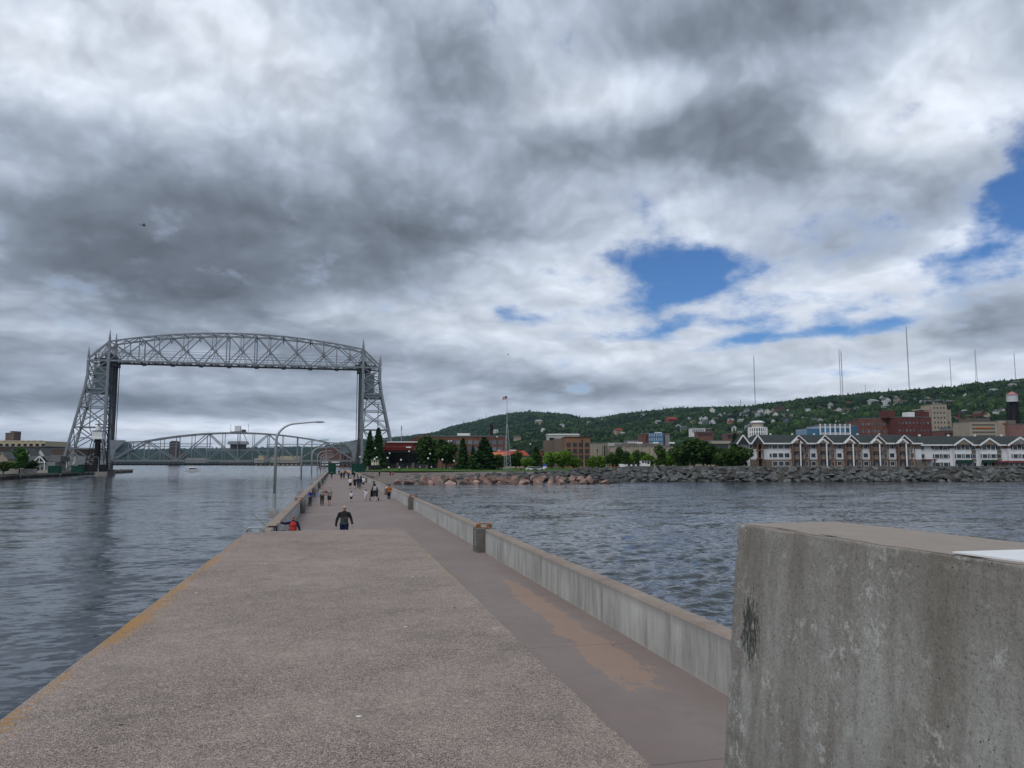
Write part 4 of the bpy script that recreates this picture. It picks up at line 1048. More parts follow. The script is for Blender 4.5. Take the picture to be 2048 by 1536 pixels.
# --- hotel with green roof and timber balconies
def hotel_a():
    D = 245.; s = D/FP; x0 = 1502.; r = site('hotel_building', 'three storey hotel with dark green roof, timber balconies and white gables', 'hotel', x0, D, basez=1.2)
    X = lambda px: (px-x0)*s
    Z = lambda y: zpx(y, D)
    W = X(1842); zt = Z(887); z1, z2 = Z(898.5), Z(919); dp = 15.
    MB().box(0, W, 0, dp, -1, z2).build('stone_wall', stone, r)
    MB().box(0, W, 0, dp, z2, z1).build('white_wall', white_sid, r)
    MB().box(0, W, 0, dp, z1, zt).build('tan_wall', tan_wall, r)
    zr = Z(870.5)+.35
    rf = MB().add([(-.7, -.9, zt), (W+.2, -.9, zt), (W+.2, dp+.9, zt), (-.7, dp+.9, zt), (X(1526), dp/2, zr), (W+.2, dp/2, zr)], [(0, 1, 5, 4), (2, 3, 4, 5), (3, 0, 4), (1, 2, 5), (0, 3, 2, 1)]).build('roof', green_roof, r)
    MB().box(-.8, W+.2, -1.02, -.9, zt-.28, zt+.12).build('fascia', trim, rf)
    # wing at the left end with two small steep gables
    for px in (1485.5, 1514.5):
        gx = X(px); 
        MB().prism([(gx-2.0, zt-.2), (gx, Z(871.5)), (gx+2.0, zt-.2)], -1.25 if px > 1500 else -.2, 6).build('gable_roof', green_roof, r)
        MB().bar((gx-2.1, -1.3, zt-.3), (gx, -1.3, Z(871.5)+.1), .14, .4).bar((gx+2.1, -1.3, zt-.3), (gx, -1.3, Z(871.5)+.1), .14, .4).build('gable_trim', trim, r)
    MB().box(X(1483), -.01, .8, 12, -1, zt-.02).build('end_wing', white_sid, r)
    MB().add([(X(1481), .3, zt), (.0, .3, zt), (0, 12.5, zt), (X(1481), 12.5, zt), (X(1485), 6.4, zr-.4), (0, 6.4, zr-.4)], [(0, 1, 5, 4), (2, 3, 4, 5), (3, 0, 4), (1, 2, 5), (0, 3, 2, 1)]).build('wing_roof', green_roof, r)
    rowz = [Z(893.4), Z(910.8), Z(927.2)]
    # corner balcony tower
    c = MB()
    for px in (1514, 1524): c.bar((X(px), -1.2, -1), (X(px), -1.2, zt), .3)
    for y in (902, 918): c.box(X(1513), X(1525), -1.2, 0, Z(y), Z(y)+.3)
    c.build('balcony', timber, r)
    MB().box(X(1515), X(1523), -.02, -.005, 0, zt-.3).build('recess', black_paint, r)  # flat black sheet paints the shade behind the corner balcony
    for z in rowz[:2]:
        window(r, X(1503), z, .8, 1.1, trim)
        window(r, X(1541.5), z, .7, 1.2, trim)
    for z in rowz:
        for px in (1550, 1562, 1574): window(r, X(px), z, 1.5, 1.35, trim, split=1)
    for bi, gx in enumerate((1594.7, 1646.5, 1699, 1751.5, 1804)):
        g0 = X(gx); hw = 16.2*s; pk = Z(872.3)
        # recess behind the balconies
        MB().box(X(gx-12.8), X(gx+13.2), -.03, -.005, 0, zt-.25).build('recess', mat('pale_grey_siding', (.36, .37, .38), .8, .05), r)
        rp_ = MB().prism([(g0-hw, zt+.02), (g0, pk-.12), (g0+hw, zt+.02)], -1.75, 5.5).build('gable_roof', green_roof, r)
        MB().prism([(g0-hw+.9, zt+.05), (g0, pk-.75), (g0+hw-.9, zt+.05)], -1.86, -1.76).build('gable_wall', tan_wall, rp_)
        t = MB()
        t.bar((g0-hw-.25, -1.95, zt-.2), (g0, -1.95, pk+.1), .16, .30).bar((g0+hw+.25, -1.95, zt-.2), (g0, -1.95, pk+.1), .16, .30)
        lx, lp = X(gx-4.6), Z(878.8)
        t.bar((lx-9*s-.2, -2.25, zt-.1), (lx, -2.25, lp), .16, .4).bar((lx+9*s+.2, -2.25, zt-.1), (lx, -2.25, lp), .16, .4)
        t.build('gable_trim', trim, rp_)
        MB().prism([(lx-9*s, zt-.05), (lx, lp-.1), (lx+9*s, zt-.05)], -2.2, -1.9).build('small_gable', tan_wall, rp_)
        p = MB()
        for px in (gx-13.2, gx-11.9, gx+13.6): p.bar((X(px), -1.75, -1), (X(px), -1.75, zt), .24)
        p.bar((X(gx-13.2), -1.75, zt-.2), (X(gx+13.6), -1.75, zt-.2), .35)
        p.build('timber_post', timber, r)
        MB().lathe([(.22, -1), (.22, zt)], 10, (X(gx+2.3), -1.95, 0)).build('column', trim, r)
        for y in (903.2, 919.6):
            z = Z(y); b = MB().box(X(gx-13), X(gx+13.4), -1.7, -.03, z, z+.22).build('balcony', timber, r)
            q = MB().bar((X(gx-13), -1.72, z+1.25), (X(gx+13.4), -1.72, z+1.25), .09)
            for k in range(26): xx = X(gx-13)+(26.4*s)*k/25; q.bar((xx, -1.72, z+.28), (xx, -1.72, z+1.25), .05)
            q.build('railing', mat('tan_railing', (.30, .22, .16), .8), b)
        for z in rowz:
            for px in (gx-7, gx+7.5): window(r, X(px), z-.25, 1.35, 1.9, None, GL, -.035)
            if gx < 1800:
                window(r, X(gx+18.6), z, .9, 1.3, trim, None, -.06); window(r, X(gx+31.8), z, 1.35, 1.3, trim)
            else: window(r, X(gx+19.5), z, 1.0, 1.3, trim)
        if gx < 1800: MB().box(X(gx+14.6), X(gx+23.2), -.05, -.005, z2*0, zt-.3).build('recess', grey_sid, r)
        MB().bar((X(gx+24.5), -.12, 0), (X(gx+24.5), -.12, zt), .12).build('downpipe', timber, r)
    for k in range(6): MB().box(X(1560+k*45), X(1560+k*45)+.5, dp/2+1.2, dp/2+1.7, zr-1, zr+.5).build('vent', white_paint, r)
hotel_a()

def hotel_b():
    D = 250.; s = D/FP; x0 = 1841.; r = site('hotel_building', 'white three storey hotel with dark green roof, black shutters and wide tan gables', 'hotel', x0, D)
    X = lambda px: (px-x0)*s
    Z = lambda y: zpx(y, D)
    x1 = 2150; W = X(x1); zt = Z(890); zg = Z(897.5); dp = 16; zr = Z(873.2)+.35
    MB().box(.02, W, 0, dp, -1, zt).build('wall', white_sid, r)
    MB().box(X(1863), W, -.05, -.005, zg+.02, zt-.02).build('tan_upper_wall', tan_wall, r)
    rf = MB().add([(.3, -.9, zt), (W, -.9, zt), (W, dp+.9, zt), (.3, dp+.9, zt), (X(1862), dp/2, zr), (W, dp/2, zr)], [(0, 1, 5, 4), (2, 3, 4, 5), (3, 0, 4), (1, 2, 5), (0, 3, 2, 1)]).build('roof', green_roof, r)
    MB().box(0, W, -1.02, -.9, zt-.3, zt+.1).build('fascia', trim, rf)
    rowz = [Z(896), Z(912.5), Z(929)]
    shut = mat('black_shutter', (.02, .025, .025), .6, .1)
    sh_me = MB().box(-1.28, -.98, -.08, -.0, -.68, .68).box(.98, 1.28, -.08, 0, -.68, .68).mesh('shutter', shut)
    for z in rowz:
        if z != rowz[2]: window(r, X(1844.5), z, 1.7, 1.3, trim)
        for px in (1874.5, 1891.5): link_mesh(sh_me, 'shutter', window(r, X(px), z, 1.5, 1.25, trim, None, -.05))
    for gi, gx in enumerate((1922.5, 1973.5, 2034.5, 2090)):
        hw = 19*s if gi < 2 else 24*s; g0 = X(gx); pk = Z(878.2) if gi < 2 else Z(876)
        MB().box(g0-hw+.4, g0+hw-.4, -1.3, -.06, -1, zg).build('bay_wall', white_sid, r)
        MB().box(g0-hw+.4, g0+hw-.4, -1.3, -.06, zg, zt).build('bay_upper_wall', tan_wall, r)
        rp_ = MB().prism([(g0-hw, zt), (g0, pk), (g0+hw, zt)], -1.95, 6).build('gable_roof', green_roof, r)
        MB().prism([(g0-hw+.7, zt+.02), (g0, pk-.5), (g0+hw-.7, zt+.02)], -2.05, -1.96).build('gable_wall', tan_wall, rp_)
        MB().bar((g0-hw-.3, -2.15, zt-.3), (g0, -2.15, pk+.05), .16, .5).bar((g0+hw+.3, -2.15, zt-.3), (g0, -2.15, pk+.05), .16, .5).build('gable_trim', trim, rp_)
        if gi == 2: MB().lathe([(1.0, 0), (.85, .12)], 20).build('round_emblem', grey_sid, rp_, (g0, -2.1, (zt+pk)/2-.2)).rotation_euler = (math.pi/2, 0, 0)
        for z in rowz:
            for dx in (-8.6, 8.6): link_mesh(sh_me, 'shutter', window(r, X(gx+dx), z, 1.45, 1.25, trim, None, -1.3))
        if gi < 2:
            for dx in (-8.6, 8.6):
                MB().prism([(-1.3, 0), (1.3, 0), (1.3, .01), (1.1, 1.0), (-1.1, 1.0), (-1.3, .01)], -.9, 0).build('awning', mat('dark_green_awning', (.015, .05, .035), .8), r, (X(gx+dx), -1.31, Z(926)))
        if gi < 3: MB().box(X(gx+21), X(gx+30), -.07, -.06, 0, zt-.3).build('recess', tan_wall, r)
        for z in rowz: window(r, X(gx+25.6 if gi < 1 else gx+25), z, 1.1, 1.25, trim, None, -.07)
    MB().box(X(1840.5), X(1864), -3, 0, Z(921), Z(918.5)).build('entrance_canopy', red_brick2, r)
    MB().box(X(1842), X(1845), -2.8, -2.3, -1, Z(921)).box(X(1860), X(1862), -2.8, -2.3, -1, Z(921)).build('canopy_post', stone, r)
    for px in (1870, 1930, 1985, 2040): MB().box(X(px), X(px)+.6, dp/2+1, dp/2+1.6, zr-1, zr+.6).build('vent', white_paint, r)
hotel_b()
# restaurant pavilion in front of the white hotel at the right edge
r = site('pavilion', 'low brown pavilion with maroon roof before the white hotel at the right edge', 'pavilion', 2012, 242, basez=1.2)
MB().box(0, 16, 0, 6, -.5, zpx(925, 242)).build('wall', stone, r)
MB().add([(-.6, -.8, zpx(925, 242)), (17, -.8, zpx(925, 242)), (17, 6.8, zpx(925, 242)), (-.6, 6.8, zpx(925, 242)), (2, 3, zpx(921.3, 242)), (17, 3, zpx(921.3, 242))], [(0, 1, 5, 4), (2, 3, 4, 5), (3, 0, 4), (1, 2, 5), (0, 3, 2, 1)]).build('roof', red_roof, r)
for k in range(6): window(r, 1.6+k*1.7, 2.3, 1.1, 1.0, trim)
r = site('umbrella', 'dark green closed parasol beside the brown pavilion', 'parasol', 2000, 241, basez=1.3); MB().lathe([(.9, 2.2), (.1, 2.9)], 8).build('canopy', mat('dark_navy_cloth', (.02, .02, .05), .8), r); MB().bar((0, 0, 0), (0, 0, 2.8), .08).build('pole', trim, r)

def block_b(name, label, cat, pxl, pxr, ytop, D, depth, wall, cols=0, rows=0, ww=1.2, wh=1.5, wmat=None, frame=None, rot=0., ybot=None, parapet=True, basez=1.2, mx=1.2, side=None, group=None, grid=None):
    """a flat-roofed building: wall, roof, cornice and one window object per opening"""
    r = site(name, label, cat, pxl, D, rot, basez, group); W = W_(pxr-pxl, D)/math.cos(rot); H = zpx(ytop, D, basez)
    MB().box(0, W, 0, depth, -2, H-.02).build('wall', wall, r)
    MB().box(-.25, W+.25, -.25, depth+.25, H-.02, H+.35).box(.5, W-.5, .5, depth-.5, H+.35, H+.5).build('roof', grey_roof if parapet is True else parapet, r)
    z0 = zpx(ybot, D, basez) if ybot else 2.; 
    if cols and rows:
        for i in range(cols):
            for j in range(rows):
                x = mx+(W-2*mx)*(i+.5)/cols; z = z0+(H-1.2-z0)*(j+.5)/rows
                window(r, x, z, ww, wh, frame, wmat)
    if side:
        sc_, sr_ = side; left = pxl > 1024
        for i in range(sc_):
            for j in range(sr_):
                y = depth*(i+.5)/sc_; z = z0+(H-1.2-z0)*(j+.5)/sr_
                window(r, 0, z, ww, wh, frame, wmat, y, -math.pi/2)
                r.children[-1].location.x = 0
    return r, W, H
bl = block_b
dkw = glass('dark_window_glass', (.012, .014, .018), .3)
# red brick warehouse: lighter brick paints the lit long side, deeper brick the darker end
D = 560
r, W, H = bl('brick_warehouse', 'large dark red brick warehouse rising behind the green hotel roof', 'warehouse', 1722, 1797, 838, D, 40, red_brick2, 12, 6, 1.15, 1.9, glass('pale_window_glass', (.09, .11, .13), .2), stone, -.18, None)
for k in range(8): MB().box(W*k/7.-.35, W*k/7.+.35, -.4, 0, -2, H-1).build('pilaster', red_brick2, r)
r, W, H = bl('brick_warehouse', 'dark red windowed brick block with raised roof parapet beside the tan tower', 'warehouse', 1796, 1871, 835, D-14, 45, red_brick, 9, 6, 1.0, 1.7, glass('pale_window_glass', (.09, .11, .13), .2), None, .10)
MB().box(-4, 3.5, 6, 14, H, zpx(823, D)).build('lift_tower', red_brick, r); MB().box(W-7, W, 2, 12, H, zpx(822.5, D-14)).build('roof_tower', red_brick, r)
MB().box(W-14, W-9, 5, 12, H, zpx(826, D)).build('roof_hut', white_paint, r)
# tan tower
D = 760
r, W, H = bl('tower_block', 'tall tan stepped tower block behind the dark red brick warehouse', 'tower block', 1869, 1899, 809, D, 22, tan_stone, 4, 12, 1.3, 1.9, dkw, None, -.05, None)
MB().box(-6.5, -.01, 2, 20, -2, zpx(819, D)).build('low_wing', tan_stone, r); MB().box(W+.01, W+5.3, 3, 20, -2, zpx(819.5, D)).build('low_wing', tan_stone, r)
MB().box(-9, -1, 1.4, 21, zpx(820, D), zpx(817, D)).build('cornice', beige, r)
for j in range(11):
    window(r, -5, 3+j*4.0, 1.3, 1.9, None, dkw, 1.99); window(r, -2.2, 3+j*4.0, 1.3, 1.9, None, dkw, 1.99); window(r, W+2.6, 3+j*4., 1.5, 1.9, None, dkw, 2.99)
for k in range(3): MB().box(4+k*3.3, 5.4+k*3.3, 3, 6, H+.3, H+2.2-k*.4).build('chimney', tan_stone, r)
bl('office_building', 'low dark brown building between the tan tower and the tan letter fronted building', 'office building', 1890, 1942, 862, 640, 25, red_brick2, 9, 2, 1.6, 1.6, dkw, None, ybot=877)
bl('office_building', 'low grey building tucked left of the tan letter fronted building', 'office building', 1908, 1942, 855, 700, 20, grey_sid, 5, 1, 3., 1.0, dkw, None, ybot=866)
# tan building with orange lettering
D = 590
r, W, H = bl('office_building', 'tan four storey office building with an orange sign band below its top windows', 'office building', 1943, 2000, 843.5, D, 22, tan_stone, 14, 4, .85, 1.35, dkw, None, .0, 876, mx=2.2)
sg = MB().box(W*.22, W*.77, -.35, -.02, H-5.4, H-4.4).build('sign_band', mat('orange_sign', (.42, .13, .03), .6), r)
MB().box(W, W+8.2, -.6, 20, -2, zpx(841.5, D)).build('stair_wing', tan_stone, r)
for k in range(4): window(r, W+5.2, 3.5+k*3.6, 3., .8, None, dkw, -.6)
MB().box(W+3.5, W+8, -.8, -.61, zpx(849.5, D), zpx(847, D)).build('sign', mat('brick_red_sign', (.22, .05, .03), .7), r)
r, W, H = bl('brick_building', 'pinkish red brick building under the water tower at the right edge', 'building', 2022, 2100, 849, 585, 20, brick('pink_brick', (.22, .075, .065)), 0, 0)
MB().box(1, 7, 2, 8, H, H+3.2).build('roof_hut', stone, r)
for x, z, w in ((3.2, 9.2, 4.), (8.6, 10, 1.4), (13, 9.5, 3.)): window(r, x, z, w, 2.2, None, dkw)
window(r, 3, 5, 4, 2.2, None, dkw); window(r, 12, 5, 4, 2, None, dkw)
# glass fronted office
D = 430
r, W, H = bl('glass_office', 'blue glass office building with white frame behind the green hotel roof', 'office building', 1643, 1713, 851.5, D, 20, mat('office_white', (.45, .46, .48), .6, .05), 0, 0)
for j in range(3):
    z = H-1.6-j*4.2
    for i in range(6): window(r, (i+.5)*W*.85/6, z-1., 2.7, 2.5, None, glz)
MB().box(W*.86, W+1.5, -.25, 18, -2, H-.4).build('glass_bay', glz, r); MB().box(-7, -.02, 1, 18, -2, H-1.6).build('glass_bay', glz, r)
for i in range(7): MB().box(i*W*.85/6-.3, i*W*.85/6+.3, -.5, 0, -2, H+.9).build('fin', trim, r)
MB().box(4, W+1.3, 8, 18, H, zpx(847.3, D)).build('penthouse', grey_sid, r)
# round-cornered white tower
D = 520
r = site('round_building', 'white round fronted building with open top gallery left of the glass office', 'building', 1523.5, D)
Rr_ = W_(18.5, D); Hh = zpx(856, D)
MB().lathe([(Rr_*.93, -2), (Rr_*.93, Hh)], 24, (0, Rr_, 0)).build('wall', red_brick2, r)
fr = MB()
for k in range(24):
    t = 2*math.pi*k/24; cx_, cy_ = Rr_*.97*math.cos(t), Rr_+Rr_*.97*math.sin(t); fr.box(cx_-.35, cx_+.35, cy_-.35, cy_+.35, -2, Hh)
fr.build('column', trim, r)
for j, z in enumerate([Hh-9, Hh-6, Hh-3, Hh]): MB().lathe([(Rr_, z), (Rr_, z+.6)], 24, (0, Rr_, 0)).build('ring_beam', trim, r)
for k in range(12):
    t = math.pi+math.pi*(k+.5)/12
    for z in (Hh-7.4, Hh-4.4, Hh-1.4):
        o = window(r, Rr_*.955*math.cos(t), z, 1.0, 1.5, None, dkw, Rr_+Rr_*.955*math.sin(t), t+math.pi/2)
MB().lathe([(Rr_*.62, Hh+.6), (Rr_*.62, Hh+3.6)], 20, (0, Rr_, 0)).build('penthouse', beige, r)
MB().lathe([(Rr_*.75, Hh+3.6), (Rr_*.75, Hh+4.1), (Rr_*.4, Hh+5.)], 20, (0, Rr_, 0)).build('roof', trim, r)
# arena and convention halls
D = 420
r, W, H = bl('arena', 'long beige arena with curved wall bays behind the row of light green trees', 'arena', 1216, 1344, 894, D, 45, beige, 0, 0)
for i in range(9): MB().box(i*W/8-.35, i*W/8+.35, -.8, 0, -2, H+.2).build('rib', beige, r)
for i in range(8): MB().lathe([(W/16-.4, -1), (W/16-.4, H-2.2)], 16, ((i+.5)*W/8, W/16*.62, 0)).build('curved_bay', beige, r)
MB().box(5, W-4, 8, 40, H, zpx(886.5, D)).build('upper_roof', mat('arena_roof', (.17, .145, .125), .9, .2, .3), r)
MB().frustum((-6, 6, 8.5, 40), zpx(885, D), (-8, 10, 9, 40), H).build('roof_slope', mat('pale_roof', (.33, .33, .32), .8, .05, .2), r)
for k in range(5): MB().box(18+k*9, 21+k*9, 12, 14, zpx(886.5, D), zpx(886.5, D)+.9).build('roof_vent', white_paint, r)
r, W, H = bl('arena_annex', 'beige flat annex between the orange brick hotel and the arena', 'building', 1178, 1216, 888, 405, 30, beige, 0, 0)
for i in range(8): MB().box(i*W/8, i*W/8+.4, -.4, 0, -2, H).build('rib', beige, r)
MB().box(W*.72, W*.97, -.15, -.01, 0, H-.8).build('entrance', black_paint, r)
r, W, H = bl('exhibition_hall', 'pale beige hall with large windows behind the dark tree clump', 'building', 1412, 1462, 883, 400, 25, beige, 5, 1, 2.2, 3.6, grey_sid and GL, None, ybot=897)
MB().box(-3, W+3, -1.2, 0, H-1.2, H-.01).build('canopy', beige, r)
r, W, H = bl('hotel_tower', 'brown brick hotel block with turquoise blue glass middle above the arena roof', 'hotel', 1284, 1341, 868, 640, 18, red_brick2, 3, 5, 1.4, 1.4, dkw, None, ybot=884, mx=.6)
MB().box(W*.25, W*.76, -.8, 16, -2, H+.6).build('glass_bay', glz, r); MB().box(W*.52, W*.73, 2, 10, H+.6, zpx(864.5, 640)).build('roof_hut', white_paint, r)
for i in range(8):
    for j in range(4): MB().box(W*.26+i*W*.5/8, W*.26+i*W*.5/8+.25, -.95, -.8, H-13+j*3.6, H-10.6+j*3.6).build('mullion', trim, r)
MB().box(W*.82, W*.98, -1, 14, -2, H-.8).build('grey_wing', grey_sid, r)
bl('house_row', 'dark grey low building left of the brown hotel block above the arena', 'building', 1253, 1281, 881, 700, 15, grey_sid, 5, 1, 1.3, 1.3, trim, None, ybot=887)
# orange brick hotel with white hall behind
D = 340
r, W, H = bl('brick_hotel', 'orange brick hotel with four columns of dark paired windows', 'hotel', 1129, 1180.5, 875.5, D, 18, orange_brick, 0, 0, parapet=mat('dark_cornice', (.09, .045, .035), .8))
for i in range(4):
    for j in range(4): window(r, W*(.17+.235*i), H-3.2-j*2.75, 1.75, 1.85, beige if False else stone, dkw, split=2)
MB().box(-4.2, -.01, 1, 16, -2, H-.4).build('plain_wing', mat('brown_render', (.16, .125, .105), .85, .08), r)
MB().box(-8.6, -3, 6, 18, -2, H-1).build('stair_wing', mat('brown_render', (0, 0, 0)), r)
r, W, H = bl('white_hall', 'pale concrete hall with dark glazed corner behind the orange brick hotel', 'building', 1095, 1159, 870, 372, 14, mat('pale_concrete', (.40, .40, .38), .8, .06, .2), 0, 0, parapet=trim)
MB().box(1, 3.4, -.12, -.01, 0, H-1.4).build('glazing', black_paint, r)
# low brown block left of it
bl('brick_shop', 'low maroon brick shop left of the orange brick hotel behind the trees', 'shop', 1080, 1129, 901, 350, 10, red_brick2, 6, 1, 1.2, 1.3, dkw, None, ybot=914)
# long red brick building with chimney
D = 380
r, W, H = bl('brick_factory', 'long red brick building with square chimney behind the dark spruces', 'factory', 832, 1010, 873.5, D, 30, red_brick2, 14, 2, 2.1, 1.9, glass('pale_window_glass', (.09, .11, .13), .2), stone, 0., 905, mx=1.)
MB().box(W_(978-832, D), W_(984.5-832, D), 8, 9.6, H, zpx(848, D)).build('chimney', mat('soot_brick', (.035, .022, .02), .9), r)
MB().box(W_(80, D), W_(105, D), 6, 14, H, zpx(866, D)).build('roof_hut', white_paint, r)
MB().prism([(-W_(25, D), H-2.5), (W_(10, D), H+.9), (W_(30, D), H+.9), (W_(30, D), H-2.5)], 2, 16).build('sloped_roof', red_brick2, r)
# orange roofed restaurant
D = 330
r = site('restaurant', 'low restaurant with bright orange red roof right of the flag mast', 'restaurant', 990, D); W = W_(66, D)
MB().box(0, W, 0, 9, -1, zpx(910, D)).build('wall', beige, r)
orf = mat('orange_red_roof', (.34, .07, .045), .6, .12, .6)
MB().frustum((-.6, W+.6, -.8, 9.8), zpx(901.5, D), (1, W-1.5, 2, 7), zpx(911.5, D)).build('roof', orf, r)
MB().frustum((-1.5, W*.38, -1.6, 2), zpx(904.5, D), (-1, W*.34, 0, 2), zpx(912, D)).build('orange_awning', mat('orange_awning', (.50, .17, .08), .7, .12), r)
for k in range(6): window(r, 1.5+k*2.1, 2.2, 1.5, 1.5, None, dkw)
MB().box(6, 9, 3, 5, zpx(901.5, D), zpx(899.5, D)).box(1, 2, 3, 4, zpx(902, D), zpx(900, D)).build('roof_vent', white_paint, r)
# white boat house with black roof along the rock wall
D = 262
r = site('boat_house', 'small white boat shaped cabin with black windows on top of the rock wall', 'cabin', 1240, D, basez=1.2); W = W_(60, D)
MB().box(0, W, 0, 3, -.5, zpx(928, D)).box(W*.70, W, 0, 3, zpx(928, D)+.001, zpx(921, D)).build('wall', white_paint, r)
MB().box(W*.12, W*.68, -.2, 3.2, zpx(928, D), zpx(926.6, D)).box(W*.69, W+.2, -.2, 3.2, zpx(921, D), zpx(920.3, D)).build('roof', black_paint, r)
for x, z, w, h in ((W*.3, zpx(930, D), .8, .8), (W*.45, zpx(930, D), .8, .6), (W*.6, zpx(930, D), .9, .7), (W*.76, zpx(924, D), .7, .7), (W*.85, zpx(924, D), .6, .8), (W*.94, zpx(925, D), .8, 1.0)): window(r, x, z, w, h, None, dkw)

# --- maritime museum: dark body flaring upwards, maroon roof
D = 322
r = site('museum', 'black walled harbour museum with maroon flat roof and pillars, beside the right bridge tower', 'museum', 774, D, basez=1.3); W = W_(84, D)
Z = lambda y: zpx(y, D, 1.3)
dw = mat('dark_museum_wall', (.022, .022, .026), .6, .25, .5)
MB().frustum((1.0, W-.5, 1, 16), Z(905), (-.8, W+1, -1.5, 17), Z(925)).build('upper_wall', dw, r)
MB().box(1.5, W-1, 1.6, 15, -.5, Z(925)).build('ground_wall', mat('grey_museum_wall', (.055, .06, .07), .7, .15), r)
MB().box(-7.2, W+2, 6, 15, -.5+.0, Z(904)).build('rear_wall', dw, r)
for x in (W*.26, W*.63, W*.95): MB().box(x-.35, x+.35, -1.2, -.4, 0, Z(925)).build('pillar', stone, r)
for k in range(7): window(r, W*.33+k*1.0, 1.6, .75, 2.0, None, GL, 1.6)
MB().box(-1.5, W+1., 1, 16, Z(905), Z(901)).build('stone_band', stone, r)
m2 = MB().box(-1.8, W+.6, -.2, 16, Z(900.8), Z(891.5)).build('maroon_roof', red_roof, r)
MB().box(-1.9, W+.7, -.32, -.2, Z(895), Z(893.4)).build('stripe', mat('pink_stripe', (.22, .07, .07), .6), m2)
MB().box(-1.2, W, .5, 15, Z(891.5), Z(885.5)).build('upper_roof', red_roof, r)
MB().bar((0, .3, Z(884)), (W-1.5, .3, Z(884)), .35).box(-.3, W-1, .2, 14, Z(885.5), Z(884.6)).build('roof_rail', white_paint, r)
MB().bar((W*.3, 4, Z(885)), (W*.3, 4, Z(851)), .22).bar((W*.3-.5, 4, Z(858)), (W*.3+.5, 4, Z(858)), .15).bar((W*.3, 4, Z(856)), (W*.3, 4, Z(852)), .4).build('antenna', steel, r)
MB().box(W*.9, W*.9+.9, -.4, .3, Z(888), Z(886)).build('lamp_box', white_paint, r)
sg = MB().box(W*.45, W*.57, -.5, -.2, Z(896), Z(893.5)).build('small_sign', white_paint, r)
# pilothouse on a black hull set in the lawn
D = 285
r = site('pilothouse', 'small cream tugboat pilothouse on a black hull resting on the lawn', 'boat', 749, D, basez=1.3); Z = lambda y: zpx(y, D, 1.3)
hp = MB(); n = 9
for k in range(n): pass
MB().add([(-2.6, 0, 0), (2.7, 0, 0), (2.9, 0, 1.2), (1.8, 0, 1.9), (-1.8, 0, 1.9), (-2.9, 0, 1.0), (-2.2, 3, 0), (2.2, 3, 0), (2.4, 3, 1.2), (1.5, 3, 1.9), (-1.5, 3, 1.9), (-2.4, 3, 1.)], [(0, 1, 2, 3, 4, 5), (11, 10, 9, 8, 7, 6)]+[(i, (i+1) % 6, 6+(i+1) % 6, 6+i) for i in range(6)]).build('hull', black_paint, r)
cream = mat('cream_paint', (.60, .54, .42), .6, .08)
MB().box(-1.2, 1.25, .2, 2.6, 1.9, Z(920.5)).box(-1.4, 1.45, 0, 2.8, Z(920.5), Z(920)).build('cabin', cream, r)
for k in (-.75, 0, .75): window(r, k, Z(922.6), .5, .6, None, dkw, .2)
MB().bar((0, 1.2, Z(920)), (0, 1.2, Z(915)), .1).build('mast', white_paint, r)
# stone retaining wall behind lawn
r_o = MB().bar(Vector((*xyD(724, 350), 1.6)), Vector((*xyD(775, 338), 1.6)), 1.0, 5.0).build('retaining_wall', stone); tag(r_o, 'brown stone retaining wall behind the tugboat pilothouse', 'wall')

# --- lattice flag mast
D = 270
r = site('flag_mast', 'tall steel lattice flag mast with a flag, right of the red brick building', 'flagpole', 1014, D, basez=1.2); Z = lambda y: zpx(y, D)
zb = Z(849)
lg = MB(); c3 = [(math.cos(t)*1.15, math.sin(t)*1.15) for t in (.3, .3+2.09, .3+4.19)]
for a, b in c3: MB().bar((a*1.35, b*1.35, 0), (a*.22, b*.22, zb), .16).build('leg', galv, r)
for k in range(9):
    z0_, z1_ = zb*k/9, zb*(k+1)/9; f0, f1 = 1.35-1.13*k/9, 1.35-1.13*(k+1)/9
    for i in range(3): a, b = c3[i], c3[(i+1) % 3]; lg.bar((a[0]*f0, a[1]*f0, z0_), (b[0]*f1, b[1]*f1, z1_), .07).bar((a[0]*f1, a[1]*f1, z1_), (b[0]*f1, b[1]*f1, z1_), .07)
lg.build('lattice', galv, r)
MB().tube([(0, 0, zb-1), (0, 0, Z(792))], [.13, .06], 8).build('pole', galv, r)
def flag():
    m, q, b = newmat('flag_cloth'); tc = q.n('ShaderNodeTexCoord').outputs['Object']; x, y, z = q.sep(tc)
    st = q.m('GREATER_THAN', q.m('FRACT', q.m('MULTIPLY', z, 6.5/1.15)), .5); c = q.mix(st, (.60, .57, .58), (.42, .03, .05))
    can = q.m('MULTIPLY', q.m('GREATER_THAN', x, -.62), q.m('GREATER_THAN', z, .5)); c = q.mix(can, c, (.03, .04, .14)); q.put(b.inputs['Base Color'], c)
    V = []; F = []
    for side in (0, 1):
        for i in range(13):
            for j in range(5): V.append((-1.5*i/12, .13*math.sin(i*.9)+side*.01, 1.15*j/4-.25*(i/12)**1.5))
    for side in (0, 65):
        for i in range(12):
            for j in range(4): F.append((side+i*5+j, side+(i+1)*5+j, side+(i+1)*5+j+1, side+i*5+j+1))
    me = bpy.data.meshes.new('flag'); me.from_pydata(V, [], F); me.materials.append(m); me.shade_smooth(); return me
link_mesh(flag(), 'flag', r, (-.06, 0, Z(799)))

